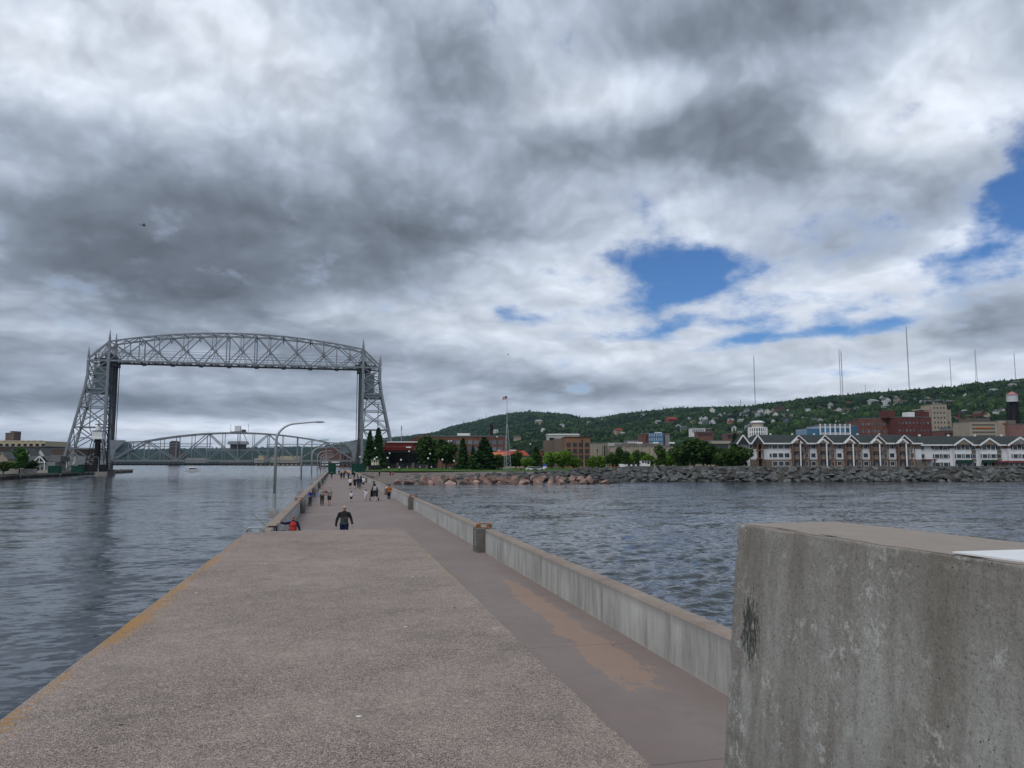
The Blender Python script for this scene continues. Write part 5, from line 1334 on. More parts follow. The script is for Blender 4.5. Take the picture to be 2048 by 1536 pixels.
# --- globe lamps in the park
def globe_lamp():
    r = empty('globe_lamp', (0, 0, 0)); MB().tube([(0, 0, 0), (0, 0, 1)], [.1, .07], 8).build('post', black_paint, r)
    m, q, b = newmat('milk_globe'); q.put(b.inputs['Base Color'], (.75, .76, .72)); b.inputs['Roughness'].default_value = .3
    MB().ball((0, 0, 0), .33, 14, 9).build('globe', m, r, (0, 0, 1), smooth=True); return r
gl0 = globe_lamp()
for i, (px, y, D, w) in enumerate([(720, 914, 300, 'beside the right bridge tower leg'), (750, 897, 296, 'before the spruces'), (749, 918.5, 272, 'above the pilothouse, left one'), (753.5, 915, 274, 'above the pilothouse, right one'), (775, 916, 268, 'at the left corner of the museum'),
        (779, 907, 300, 'high at the left corner of the museum'), (802, 920, 262, 'before the left museum pillar'), (818, 903, 300, 'before the maroon museum roof middle'), (838, 903, 304, 'right of the museum roof middle'), (860, 908, 290, 'before the large tree by the museum'),
        (856, 917, 282, 'at the right corner of the museum wall'), (885, 919.5, 270, 'before the dark leafy trees'), (908, 922, 268, 'left of the narrow spruce'), (852, 874.5, 340, 'above the museum tree, before the brick roof'), (897, 883, 330, 'before the brick windows, left one'), (902, 882.5, 331, 'before the brick windows, right one'),
        (994, 874, 350, 'before the brick building right of its chimney'), (1043, 922, 285, 'left one of the pair by the small bright tree'), (1047.5, 921.5, 285, 'right one of the pair by the small bright tree'), (1061, 888.5, 320, 'above the orange roofed restaurant'), (778, 935, 262, 'low on the lawn by the pilothouse')]):
    o = gl0 if i == 0 else copy_tree(gl0); x, y_ = xyD(px, D); H = zpx(y, D); o.location = (x, y_, 1.2)
    for ch in o.children:
        if ch.name.startswith('globe'): ch.location = (0, 0, H)
        else: ch.scale = (1, 1, H)
    tag(o, 'white globe lamp '+w, 'street lamp', 'white globe lamps in the park')
# dark street lamps on the rock wall
for i, (px, yt, w) in enumerate([(1600, 879, 'before the second hotel gable'), (1165, 880, 'before the orange brick hotel'), (1195, 898, 'before the beige annex'), (1359, 905, 'before the arena end tree'), (1612, 893, 'before the left hotel balconies')]):
    D = 240 if px > 1240 else 262; x, y_ = xyD(px, D); r = empty('lamp_post', (x, y_, 1.4), 0, 'slim black lamp post '+w, 'street lamp', 'slim black lamp posts along the shore'); H = zpx(yt, D, 1.4)
    MB().tube([(0, 0, 0), (0, 0, .8), (0, 0, .85), (0, 0, H-.9)], [.16, .14, .08, .06], 8).build('post', black_paint, r); MB().lathe([(.08, H-.95), (.26, H-.7), (.24, H-.2), (.05, H)], 8).build('lantern', black_paint, r)
r = site('info_sign', 'blue and white sign board left of the row of bright trees', 'sign', 1089, 266); MB().bar((0, 0, 0), (0, 0, 2), .12).build('post', galv, r); MB().box(-.6, .6, -.1, 0, .9, 1.6).build('lower_board', white_paint, r); MB().box(-.55, .55, -.1, 0, 1.62, 2.5).build('board', mat('blue_sign', (.03, .09, .45), .5), r)

# --- water tower
D = 600
r = site('water_tower', 'white water tank with pink conical roof on a dark steel tower at the right edge', 'water tower', 2033, D); Z = lambda y: zpx(y, D); rt = W_(10, D)
MB().lathe([(rt, Z(804.5)), (rt, Z(790.3))], 22).build('tank', mat('tank_paint', (.50, .52, .54), .5, .08, .5), r, smooth=False)
MB().lathe([(rt+.5, Z(790.3)), (rt+.4, Z(789.6)), (.3, Z(783.2))], 22).build('roof', mat('pink_roof', (.42, .17, .16), .6), r)
MB().lathe([(rt*.3, Z(809)), (rt*.95, Z(804.6))], 16).lathe([(.9, 0), (.9, Z(808))], 10).build('riser', mat('rust_brown', (.06, .04, .045), .7), r)
MB().lathe([(rt+.9, Z(804.9)), (rt+.9, Z(804.3))], 20).build('balcony', black_paint, r)
tl = MB(); Ht = Z(805)
for k in range(6):
    t = 2*math.pi*k/6+.3; t2 = 2*math.pi*(k+1)/6+.3; MB().bar((math.cos(t)*rt*1.15, math.sin(t)*rt*1.15, 0), (math.cos(t)*rt*.95, math.sin(t)*rt*.95, Ht), .6).build('leg', black_paint, r)
    for j in range(5):
        za, zb_ = Ht*j/5, Ht*(j+1)/5; tl.bar((math.cos(t)*rt*1.1, math.sin(t)*rt*1.1, za), (math.cos(t2)*rt, math.sin(t2)*rt, zb_), .25).bar((math.cos(t2)*rt*1.1, math.sin(t2)*rt*1.1, za), (math.cos(t)*rt, math.sin(t)*rt, zb_), .25).bar((math.cos(t)*rt*1.05, math.sin(t)*rt*1.05, zb_), (math.cos(t2)*rt*1.05, math.sin(t2)*rt*1.05, zb_), .25)
tl.build('bracing', black_paint, r)

# --- radio masts on the ridge
def mast(px, yt, yb, D, w, label, taper=False):
    x, y = xyD(px, D); zb_ = CAMZ+(927.5-yb)/FP*D-15; H = CAMZ+(927.5-yt)/FP*D-zb_
    r = empty('radio_mast', (x, y, zb_), 0, label, 'radio mast', 'radio masts on the ridge'); b = MB(); n = int(H/(w*3.5 if not taper else 9))
    wd = lambda t: w*(1 if not taper else 1+3.6*(1-t)**1.2)
    L = MB()
    for k in range(3):
        t = 2.09*k+.4
        for i in range(n):
            a, c = i/n, (i+1)/n; L.bar((math.cos(t)*wd(a)*.58, math.sin(t)*wd(a)*.58, H*a), (math.cos(t)*wd(c)*.58, math.sin(t)*wd(c)*.58, H*c), w*.26)
            t2 = t+2.09; b.bar((math.cos(t)*wd(a)*.58, math.sin(t)*wd(a)*.58, H*a), (math.cos(t2)*wd(c)*.58, math.sin(t2)*wd(c)*.58, H*c), w*.16)
    L.build('leg', steel, r); b.build('lattice', steel, r)
    MB().bar((0, 0, H), (0, 0, H*1.04), w*.35).build('aerial', steel, r)
mast(1514.5, 714, 812, 2450, 1.9, 'tall slender radio mast above the left hotel roof'); mast(1688, 700, 790, 2200, 1.5, 'taller thin mast of the close pair above the blue glass office'); mast(1692, 703, 790, 2180, 1.9, 'second mast of the close pair above the blue glass office')
mast(1827, 655, 782, 2050, 2.0, 'tallest radio mast above the dark red brick warehouse'); mast(1912, 718, 776, 2100, 1.3, 'thin short mast right of the tallest radio mast'); mast(1964, 699, 770, 2050, 1.3, 'tapering lattice mast left of the water tower', True)
mast(2043, 706, 762, 2150, 1.3, 'faint thin mast at the right edge above the water tower'); mast(1485, 800, 816, 2500, 1.4, 'short mast on the ridge left of the tall slender one'); mast(1738, 770, 790, 2400, 1.0, 'faint mast on the ridge above the blue glass office right end')
mast(972, 828, 842, 4400, 2.0, 'tiny mast on the left slope of the rounded hill'); mast(926, 842, 851, 4600, 2.2, 'tiny mast low on the left slope of the rounded hill')
x, y = xyD(1059.5, 4300); r = empty('hilltop_tower', (x, y, zat(1059.5, 4300)), 0, 'small dark stone tower on the rounded hilltop', 'tower'); MB().lathe([(6, -5), (5.5, 12), (6.5, 14), (6.5, 20), (2, 22)], 8).build('shaft', stone, r)

# ------------------------------------------------------------------ hillside houses
def house_meshes():
    out = []
    for k in range(4):
        w, d, h, rh = [(10, 9, 6.2, 3.6), (14, 9, 5.2, 3.2), (9, 12, 7., 4.), (12, 9, 4., 2.6)][k]
        if k in (0, 2): wl = MB().prism([(-w/2, -6), (w/2, -6), (w/2, h), (0, h+rh), (-w/2, h)], 0, d); rf = MB().add([(-w/2-.6, -.6, h-.5), (0, -.6, h+rh+.1), (0, d+.6, h+rh+.1), (-w/2-.6, d+.6, h-.5), (w/2+.6, -.6, h-.5), (w/2+.6, d+.6, h-.5), (-w/2-.6, -.6, h-.1), (0, -.6, h+rh+.5), (0, d+.6, h+rh+.5), (-w/2-.6, d+.6, h-.1), (w/2+.6, -.6, h-.1), (w/2+.6, d+.6, h-.1)],
                         [(0, 1, 2, 3), (1, 4, 5, 2), (9, 8, 7, 6), (8, 11, 10, 7), (0, 6, 7, 1), (1, 7, 10, 4), (3, 2, 8, 9), (2, 5, 11, 8), (0, 3, 9, 6), (4, 10, 11, 5)])
        else: wl = MB().box(-w/2, w/2, 0, d, -6, h); rf = MB().add([(-w/2-.6, -.6, h), (w/2+.6, -.6, h), (w/2+.6, d+.6, h), (-w/2-.6, d+.6, h), (-w/2+1.5, d/2, h+rh), (w/2-1.5, d/2, h+rh)], [(0, 1, 5, 4), (2, 3, 4, 5), (3, 0, 4), (1, 2, 5), (0, 3, 2, 1)])
        wn = MB()
        for z in ((1.6, 4.4) if h > 5 else (2.,)):
            for i in range(3): x = -w/2+w*(i+.5)/3; wn.box(x-.55, x+.55, -.08, .05, z-.75, z+.75)
        out.append((wl.mesh('wall', mat('house_wall', (.5,)*3, .8, .06, .4, objcol=True)), rf.mesh('roof', mat('house_roof', (.1,)*3, .85, .1, .4, objcol=True)), wn.mesh('window_row', dkw)))
    return out
HM = house_meshes()
WC = {'white': (.62, .63, .62), 'pale grey': (.36, .37, .38), 'tan': (.34, .28, .21), 'cream': (.50, .45, .34), 'blue grey': (.15, .19, .24), 'brown': (.13, .09, .07), 'brick red': (.19, .06, .045)}
RC = {'grey': (.10, .105, .11), 'dark': (.03, .032, .035), 'red': (.24, .05, .04), 'brown': (.09, .065, .055), 'pale': (.27, .28, .29)}
def solve_D(px, py):
    bd, rd = interp(BD, px), interp(RD, px); D = bd
    while D < rd:
        z = CAMZ+(927.5-py)/FP*D
        if zat(px, D)+2 >= z and D > bd+10: return D
        D += 6
    return rd*.97
HS = [(1288, 830, 'pale grey', 'grey', 10, 1), (1349, 845, 'brick red', 'red', 22, 1), (1320, 845, 'pale grey', 'pale', 11, 1), (1240, 865, 'tan', 'red', 16, 1), (1358, 857, 'white', 'grey', 11, 0), (1371, 858, 'blue grey', 'grey', 13, 1),
      (1405, 840, 'white', 'grey', 9, 0), (1413, 839, 'white', 'pale', 8, 0), (1427, 824, 'white', 'pale', 11, 0), (1436, 840, 'cream', 'brown', 13, 1), (1427, 849, 'white', 'grey', 12, 0), (1403, 852, 'pale grey', 'grey', 10, 2), (1417, 851, 'blue grey', 'grey', 11, 2),
      (1464, 841, 'white', 'grey', 12, 1), (1464, 848, 'tan', 'red', 13, 1), (1471, 859, 'white', 'grey', 9, 0), (1489, 845, 'pale grey', 'pale', 14, 1), (1482, 866, 'white', 'grey', 12, 3), (1491, 829, 'pale grey', 'grey', 12, 1), (1395, 825, 'tan', 'brown', 7, 1),
      (1527, 824, 'white', 'grey', 9, 0), (1540, 827, 'white', 'pale', 10, 0), (1529, 833, 'white', 'grey', 11, 1), (1555, 833, 'white', 'grey', 9, 2), (1518, 834, 'pale grey', 'grey', 10, 2), (1494, 832, 'pale grey', 'dark', 13, 1), (1465, 831, 'blue grey', 'grey', 10, 1), (1573, 832, 'cream', 'grey', 12, 3),
      (1568, 824, 'brown', 'dark', 13, 2), (1580, 823, 'white', 'pale', 5, 2), (1576, 847, 'blue grey', 'dark', 14, 0), (1609, 840, 'white', 'grey', 6, 2), (1620, 821, 'white', 'pale', 10, 1), (1633, 842, 'blue grey', 'grey', 12, 1), (1646, 845, 'pale grey', 'pale', 10, 0), (1656, 845, 'brown', 'brown', 9, 0),
      (1643, 816, 'brown', 'brown', 9, 1), (1666, 813, 'pale grey', 'grey', 10, 0), (1674, 823, 'tan', 'brown', 10, 1), (1685, 823, 'white', 'pale', 9, 0), (1697, 823, 'tan', 'brown', 15, 3), (1704, 807, 'brown', 'red', 9, 1), (1682, 847, 'white', 'pale', 10, 1), (1694, 830, 'pale grey', 'pale', 10, 3), (1757, 806, 'pale grey', 'pale', 18, 3),
      (1782, 806, 'white', 'grey', 13, 0), (1799, 795, 'pale grey', 'pale', 8, 1), (1803, 803, 'tan', 'grey', 10, 0), (1817, 805, 'tan', 'brown', 12, 1), (1781, 816, 'pale grey', 'pale', 15, 1), (1804, 811, 'white', 'pale', 13, 3), (1837, 799, 'blue grey', 'grey', 9, 1), (1864, 799, 'tan', 'grey', 8, 0), (1865, 809, 'pale grey', 'grey', 18, 1),
      (1889, 807, 'tan', 'grey', 16, 1), (1910, 808, 'blue grey', 'grey', 17, 1), (1913, 796, 'white', 'dark', 10, 0), (1941, 793, 'white', 'grey', 9, 0), (1951, 813, 'pale grey', 'grey', 14, 1), (1998, 784, 'pale grey', 'pale', 15, 1), (1991, 808, 'tan', 'brown', 12, 1), (2006, 802, 'brown', 'brown', 10, 1), (2006, 827, 'white', 'grey', 9, 1), (2015, 827, 'white', 'grey', 9, 0),
      (2040, 772, 'pale grey', 'pale', 14, 3), (2044, 766, 'tan', 'grey', 12, 1), (1843, 817, 'blue grey', 'grey', 12, 3), (1936, 834, 'brick red', 'dark', 12, 0), (1949, 838, 'brown', 'brown', 14, 1), (1962, 836, 'brown', 'dark', 12, 0), (1972, 838, 'brick red', 'brown', 13, 2), (1983, 837, 'cream', 'brown', 10, 2), (1915, 842, 'cream', 'brown', 12, 1), (1940, 829, 'white', 'pale', 5, 0),
      (1086, 861, 'white', 'grey', 8, 0), (1124, 850, 'white', 'grey', 9, 1), (1077, 845, 'tan', 'pale', 14, 3), (1035, 877, 'tan', 'brown', 14, 3), (1180, 845, 'pale grey', 'pale', 8, 3), (991, 863, 'white', 'pale', 11, 3), (1206, 840, 'white', 'pale', 5, 0), (1246, 868, 'tan', 'pale', 10, 3), (1473, 870, 'tan', 'brown', 13, 3), (1452, 876, 'brown', 'brown', 14, 3),
      (1550, 845, 'white', 'pale', 4, 0), (1510, 848, 'tan', 'grey', 9, 0), (1500, 824, 'pale grey', 'grey', 9, 0), (1512, 824, 'tan', 'dark', 9, 1), (1550, 823, 'tan', 'brown', 8, 0), (1588, 833, 'pale grey', 'grey', 7, 0), (1720, 820, 'pale grey', 'grey', 9, 0), (1735, 815, 'tan', 'grey', 9, 1), (1770, 796, 'white', 'grey', 6, 0), (1850, 806, 'white', 'pale', 7, 0), (1930, 812, 'tan', 'brown', 8, 0),
      (1443, 832, 'pale grey', 'grey', 8, 0), (1455, 826, 'white', 'dark', 7, 1), (1380, 838, 'white', 'grey', 6, 0), (1390, 846, 'tan', 'brown', 8, 0), (1447, 858, 'brown', 'dark', 11, 1), (1420, 862, 'brown', 'grey', 12, 1), (1500, 855, 'pale grey', 'dark', 9, 0), (1595, 846, 'pale grey', 'grey', 7, 0)]
SHAPE = ['gabled', 'long hipped', 'narrow gabled', 'low hipped']
def where(px):
    for a, b in ((1100, 'on the rounded hill'), (1215, 'between the two hills'), (1345, 'above the arena'), (1440, 'above the dark tree clump'), (1500, 'above the hotel end pines'), (1560, 'by the round white building'), (1640, 'left of the blue glass office'),
                 (1720, 'above the blue glass office'), (1800, 'above the red brick warehouse'), (1860, 'above the dark brick block'), (1930, 'right of the tan tower'), (2000, 'above the tan office building')):
        if px < a: return b
    return 'near the water tower'
def level(px, py):
    return 'high' if py < 927.5-(927.5-interp(RIDGE, px))*.80 else ('low' if py > 927.5-(927.5-interp(RIDGE, px))*.62 else 'midway')
HO = []
for px, py, wc, rc, w, k in sorted(HS):
    D = solve_D(px, py+3); x, y = xyD(px, D); z = zat(px, D)
    r = empty('hillside_house', (x, y, z+3.0), -TH+rng.uniform(-.45, .45), '%s %s house, %s roof, %s on hillside %s' % (wc, SHAPE[k], rc, level(px, py), where(px)), 'house', 'houses on the wooded hillside'); HO.append(r)
    s = W_(w, D)/[10, 14, 9, 12][k]; s = max(.75, min(2.6, s))
    for me, c in ((HM[k][0], WC[wc]), (HM[k][1], RC[rc]), (HM[k][2], (1, 1, 1))):
        o = link_mesh(me, me.name.split('.')[0], r); o.color = (*c, 1); o.scale = (s, s, s)
_d = {}
for o in HO: _d.setdefault(o['label'], []).append(o)
for lb, os_ in _d.items():
    if len(os_) > 1:
        for i, o in enumerate(os_): o['label'] = (['left ', 'right '] if len(os_) == 2 else ['left ', 'middle ', 'right ', 'far right '])[i]+lb
# white apartment block and red buildings on the slope
for (pl, pr, yt, D, mm, lab) in ((1384, 1412, 857, 1050, white_sid, 'white flat roofed apartment block with many windows on the slope above the dark tree clump'), (1396, 1428, 864, 900, red_brick2, 'brown brick apartment block just below the white apartment block'),
                                 (1455, 1482, 868, 800, red_brick2, 'brick and tan apartment block above the pine by the hotel'), (1940, 1985, 838, 800, mat('tan_brick', (.19, .14, .10), .9, .2), 'old tan and brown brick terrace above the tan office building')):
    bz = CAMZ+(927.5-yt-14)/FP*D
    bl('apartment_block', lab, 'apartment block', pl, pr, yt, D, 15, mm, 7, 2, 1.7, 1.9, dkw, None, 0., yt+9, basez=bz)

# ------------------------------------------------------------------ far left bank
D = 520
r, W, H = bl('storage_building', 'huge brown windowless building with a pale balconied top floor at the far left', 'building', -90, 88, 894, D, 40, mat('brown_cladding', (.075, .058, .05), .85, .08, .3), 0, 0, basez=.2)
MB().box(0, W-3, 4, 35, H, zpx(882, D, .2)).build('top_floor', mat('yellow_lit_beige', (.42, .37, .25), .8, .1), r)  # beige storey with the yellow light on it mixed into its colour
for k in range(14): MB().box(W-5-k*4.1, W-3-k*4.1, 3.6, 4, H+.2, H+2.2).build('balcony', black_paint, r)
for k in range(14): MB().box(W-7-k*4.1, W-5.6-k*4.1, 3.5, 8, zpx(882, D, .2), zpx(880.8, D, .2)).build('roof_bay', cream, r)
r, W, H = bl('brick_tower', 'dark brown stepped brick tower behind the huge brown building', 'tower', 7, 24, 867, 560, 8, brick('dark_brick', (.10, .05, .04)), 0, 0, basez=.2)
MB().box(W*.55, W, 0, 8, H, zpx(862.5, 560, .2)).build('upper_tower', MATS['dark_brick'], r)
bl('storage_building', 'long lower brown roofed shed right of the huge brown building', 'shed', 88, 152, 899, 480, 25, mat('brown_shed', (.10, .075, .06), .9, .1), 0, 0, basez=.2)
bl('long_building', 'long low white panelled building behind the left bridge tower foot', 'building', 100, 150, 912, 430, 10, mat('off_white', (.40, .41, .38), .8, .08), 7, 1, 1.6, 1.6, grey_sid and dkw, None, ybot=925, basez=.2)
for i, (px, yt, w, D, wc, lab) in enumerate([(2, 905, 26, 400, 'tan', 'tan gabled house at the left edge'), (22, 900, 22, 440, 'pale grey', 'pale grey gabled house behind the round tree'), (51, 899, 20, 430, 'white', 'white gabled house right of the round tree'), (62, 902, 16, 435, 'pale grey', 'small grey gabled house between two white ones'), (79, 898.5, 22, 440, 'white', 'tall white gabled house below the brown building corner')]):
    x, y = xyD(px, D); s = W_(w, D)/9; r = empty('gabled_house', (x, y, .2), -TH, lab, 'house', 'houses on the far left bank')
    hh = zpx(yt, D, .2)/11.0
    for me, c in ((HM[2][0], WC[wc]), (HM[2][1], RC['grey']), (HM[2][2], (1, 1, 1))): o = link_mesh(me, me.name.split('.')[0], r); o.color = (*c, 1); o.scale = (s, s, hh)
D = 330
r = site('boat_club', 'white framed gable fronted building with dark glass beside the left bridge tower', 'building', 50, D, basez=.2); Z = lambda y: zpx(y, D, .2); W = W_(60, D)
MB().box(0, W, 0, 8, -.5, Z(924)).build('wall', grey_sid, r)
MB().box(-.5, W*.3, -.5, 9, Z(924), Z(922.6)).box(-1, W+1, 2, 9, Z(923), Z(912)).build('roof', grey_roof, r)
gx = W_(30, D); MB().prism([(gx-2.3, Z(924)), (gx, Z(912.8)), (gx+2.3, Z(924))], -.6, 6).build('gable', dkw, r)
MB().bar((gx-2.6, -.75, Z(924.4)), (gx, -.75, Z(912.4)), .2, .35).bar((gx+2.6, -.75, Z(924.4)), (gx, -.75, Z(912.4)), .2, .35).bar((gx, -.75, Z(913)), (gx, -.75, Z(924)), .2).box(gx-2.6, gx+2.6, -.85, -.6, Z(925), Z(923.8)).bar((gx-2.3, -.7, 0), (gx-2.3, -.7, Z(924)), .25).bar((gx+2.3, -.7, 0), (gx+2.3, -.7, Z(924)), .25).build('gable_trim', trim, r)
for x in (.8, 2.3, gx-1, gx+1.1, W-1.6): window(r, x, 1.6, 1.1, 1.3, None, dkw)
o = MB().box(0, 12, 0, 1, 0, 1.7).build('low_wall', conc, None, (*xyD(-5, 262), .3), -.05); tag(o, 'low concrete wall at the foot of the far left trees', 'wall')
o = MB().box(0, 11, 0, 1.5, 0, 1.1).build('low_wall', beige, None, (*xyD(55, 285), .3), -.1); tag(o, 'low tan wall between the green screens and the left trees', 'wall')
green = mat('green_screen', (.012, .055, .040), .7, .25, .6)
def screen(loc, w, h, rz, label, grp=None):
    r = empty('green_screen', loc, rz, label, 'screen', grp); b = MB()
    for k in range(int(w/1.2)+1): x = min(w, k*1.2); b.bar((x, 0, 0), (x, 0, h), .12)
    for z in (.1, h*.5, h): b.bar((0, 0, z), (w, 0, z), .1)
    b.build('frame', mat('green_frame', (.02, .09, .06), .6), r); MB().box(.05, w-.05, .05, .09, .05, h-.05).build('mesh_panel', green, r)
    MB().box(.05, w-.05, 2.0, 2.04, .05, h-.05).build('rear_panel', green, r); MB().bar((0, 0, h*.95), (0, 2, .1), .12).bar((w, 0, h*.95), (w, 2, .1), .12).build('brace', mat('green_frame', (0, 0, 0)), r)
x, y = xyD(97, 275); screen((x, y, .35), 3.7, 2.6, -TH, 'left green work screen on the far canal bank', 'green screens on the far bank'); x, y = xyD(143, 285); screen((x, y, .35), 3.8, 2.6, -TH, 'right green work screen on the far canal bank', 'green screens on the far bank')
screen((-2.4, 282, 0), 2.5, 3.7, -.05, 'green mesh gate screen on the canal side at the far end of the walkway', 'green gate screens at the far end of the walkway')
screen((5.3, 262, 0), 4.4, 3.6, -.02, 'green mesh gate screen on the lake side at the far end of the walkway', 'green gate screens at the far end of the walkway')
for px, y0, D, lab in ((5, 905, 262, 'slim white lamp at the far left edge'), (144, 913, 300, 'grey curved lamp beside the right green screen'), (197, 914, 318, 'grey curved lamp in front of the black beacon')):
    x, y = xyD(px, D); H = zpx(y0, D, .35); r = empty('lamp_post', (x, y, .35), 0, lab, 'street lamp'); MB().tube([(0, 0, 0), (0, 0, 1.2), (0, 0, 1.3), (0, 0, H-.5), (-.3, 0, H-.1), (-1.4, 0, H)], [.2, .16, .09, .08, .07, .05], 8).build('post', galv, r); MB().box(-2.0, -1.3, -.12, .12, H-.06, H+.06).build('lamp_head', galv, r)

# ------------------------------------------------------------------ across the bay
D = 2600
flat('ground', [cp(-300, 2500), cp(330, 2450), cp(720, 1900), cp(800, 1800), cp(860, 3500), cp(-300, 6000)], -.2, mat('city_ground', (0, 0, 0)))
dsh = mat('grain_elevator_concrete', (.075, .055, .055), .9, .1, .05)
r = site('grain_elevator', 'dark brown grain elevator tower seen through the lift span', 'grain elevator', 337, 2500, basez=0); Z = lambda y: zpx(y, 2500, 0); W = W_(17, 2500)
MB().box(0, W, 0, 20, 0, Z(883.5)).build('tower', dsh, r); MB().box(W*.15, W*.8, 3, 15, Z(883.5), Z(882)).build('roof_hut', dsh, r)
for a, b in ((-.25, .5), (.55, 1.5)): MB().frustum((W*a-6, W*b+6, 0, 30), Z(900), (W*(a+b)/2-3, W*(a+b)/2+3, 10, 20), Z(917)).build('storage_shed', dsh, r)
for i, (pl, pr, yt, D, c, lab) in enumerate([(370, 410, 916, 2600, (.30, .29, .28), 'long pale dock sheds right of the grain elevator'), (180, 215, 918, 2500, (.28, .27, .26), 'pale shed behind the black beacon'), (516, 528, 911, 2400, (.40, .33, .20), 'small tan tank shed on the far bay shore'), (540, 558, 914, 2400, (.38, .31, .20), 'tan dock shed right of the small tank shed'),
        (560, 598, 912, 2350, (.40, .35, .24), 'long tan dock sheds left of the third street lamp'), (508, 516, 917, 2400, (.4, .4, .4), 'tiny white dock shed on the far bay shore'), (440, 500, 920, 2500, (.16, .16, .15), 'low grey wharf building under the control house')]):
    bl('dock_shed', lab, 'shed', pl, pr, yt, D, 30, mat('shed_%s' % 'abcdefg'[i], c, .9, .08, .05), 0, 0, basez=-.1, group='sheds on the far bay shore')
D = 1300
r, W, H = bl('brick_arena', 'big rust brown arched building seen through the right end of the lift span', 'arena', 637, 684, 902, D, 60, mat('rust_brown_cladding', (.13, .065, .05), .9, .1, .05), 0, 0, basez=0)
MB().prism([(-6, H-5), (3, H+3), (12, H+6), (W-8, H+6), (W+4, H+1), (W+6, H-5)], 2, 50).build('arched_roof', MATS['rust_brown_cladding'], r)
MB().box(W*.16, W*.42, -3, 0, 1, 9).box(W*.56, W*.9, -3, 0, 1, 8.5).build('white_panel', trim, r)
for k in range(5): MB().box(W*.1+k*7.5, W*.1+k*7.5+2.2, -.4, -.02, H-5, H-2).build('window', dkw, r)
for i, (pl, pr, yt, D, c, lab) in enumerate([(686, 718, 903, 1250, (.13, .075, .06), 'brown brick buildings right of the arched building'), (700, 735, 909, 1000, (.09, .08, .08), 'low dark buildings behind the right bridge tower foot'), (712, 726, 900, 1500, (.2, .19, .18), 'pale stacked roofs behind the right bridge tower')]):
    r, W, H = bl('harbour_building', lab, 'building', pl, pr, yt, D, 20, mat('harbour_%s' % 'abc'[i], c, .9, .15, .1), 6, 2, 2.2, 2, dkw, None, basez=0, group='buildings beyond the right bridge tower')
for k, px in enumerate((690, 699, 707)): 
    x, y = xyD(px, 1250); r = empty('smoke_stack', (x, y, 0), 0, ['left', 'middle', 'right'][k]+' thin dark stack above the brown buildings by the right tower', 'chimney'); MB().lathe([(1.6, 0), (1.2, 28+k*3)], 8).build('shaft', black_paint, r)

# far-side rail bridge line on the bay
# ------------------------------------------------------------------ motor boat
p = atz(386, 939.5, -1.5)
r = empty('motor_boat', (p.x*.78, p.y*.78, -1.5), -TH+.15, 'white cabin cruiser motoring on the bay under the lift span', 'boat')
r.location = (*xyD(386, 520), -1.4); r.scale = (1.1, 1.1, 1.25)
def hull(L, W, H):
    V = []; n = 9
    for i in range(n):
        t = i/(n-1); x = -L/2+L*t; w = W/2*(1-max(0, t-.45)**2*3.0); zt = H*(.8+.35*t)
        V += [(x, -w, zt), (x+.0, -w*.75, -.2), (x, w*.75, -.2), (x, w, zt)]
    F = []
    for i in range(n-1):
        for j in range(4): F.append((i*4+j, (i+1)*4+j, (i+1)*4+(j+1) % 4, i*4+(j+1) % 4))
    F += [(3, 2, 1, 0), ((n-1)*4, (n-1)*4+1, (n-1)*4+2, (n-1)*4+3)]
    return MB().add(V, F)
hull(8.2, 2.8, 1.25).build('hull', white_paint, r); MB().frustum((-2.2, 2.4, -1.1, 1.1), 1.9, (-1.6, 1.2, -.9, .9), 1.15).build('cabin_window', dkw, r)
MB().frustum((-2.6, 1.3, -1.1, 1.1), 2.35, (-2.2, .9, -1, 1), 1.9).build('cabin_roof', white_paint, r)
MB().bar((-2, -1, 2.35), (-2, -1, 2.9), .06).bar((-2, 1, 2.35), (-2, 1, 2.9), .06).bar((-2, -1, 2.9), (-2, 1, 2.9), .06).build('radar_arch', white_paint, r)

# ------------------------------------------------------------------ gulls
def gull(px, py, D, span, label, rz):
    p = atD(px, py, D); V = []; F = []
    b = MB().ball((0, 0, 0), (.20, .065, .06), 10, 6).add([(-.18, -.05, 0), (-.36, -.09, .0), (-.36, .09, 0), (-.18, .05, 0), (-.36, -.09, .012), (-.36, .09, .012)], [(0, 1, 2, 3), (3, 5, 4, 0)])
    for s in (-1, 1):
        pts = [(.06, s*.03, .02), (.12, s*span*.25, .15), (.02, s*span*.5, .05)]; rr_ = [(-.07, 0), (-.05, 0), (-.08, 0)]
        b.add([(.08, s*.03, .02), (.14, s*span*.25, .15), (-.05, s*span*.5, .04), (-.02, s*span*.25, .13), (-.08, s*.03, .02), (.08, s*.03, .035), (.14, s*span*.25, .165), (-.02, s*span*.25, .145), (-.08, s*.03, .035)], [(0, 1, 3, 4), (1, 2, 3), (8, 7, 6, 5), (7, 2, 6), (0, 5, 6, 1), (4, 3, 7, 8)])
    o = b.build('gull', mat('gull_feathers', (.06, .065, .07), .8), None, p, rz); o.rotation_euler = (.5, .1, rz); tag(o, label, 'bird')
gull(287, 451, 70, 1.0, 'dark gull gliding beneath the large grey cloud at the left', .3)
gull(1016, 709, 180, 1.0, 'tiny distant bird in the sky above the flag mast', .1)
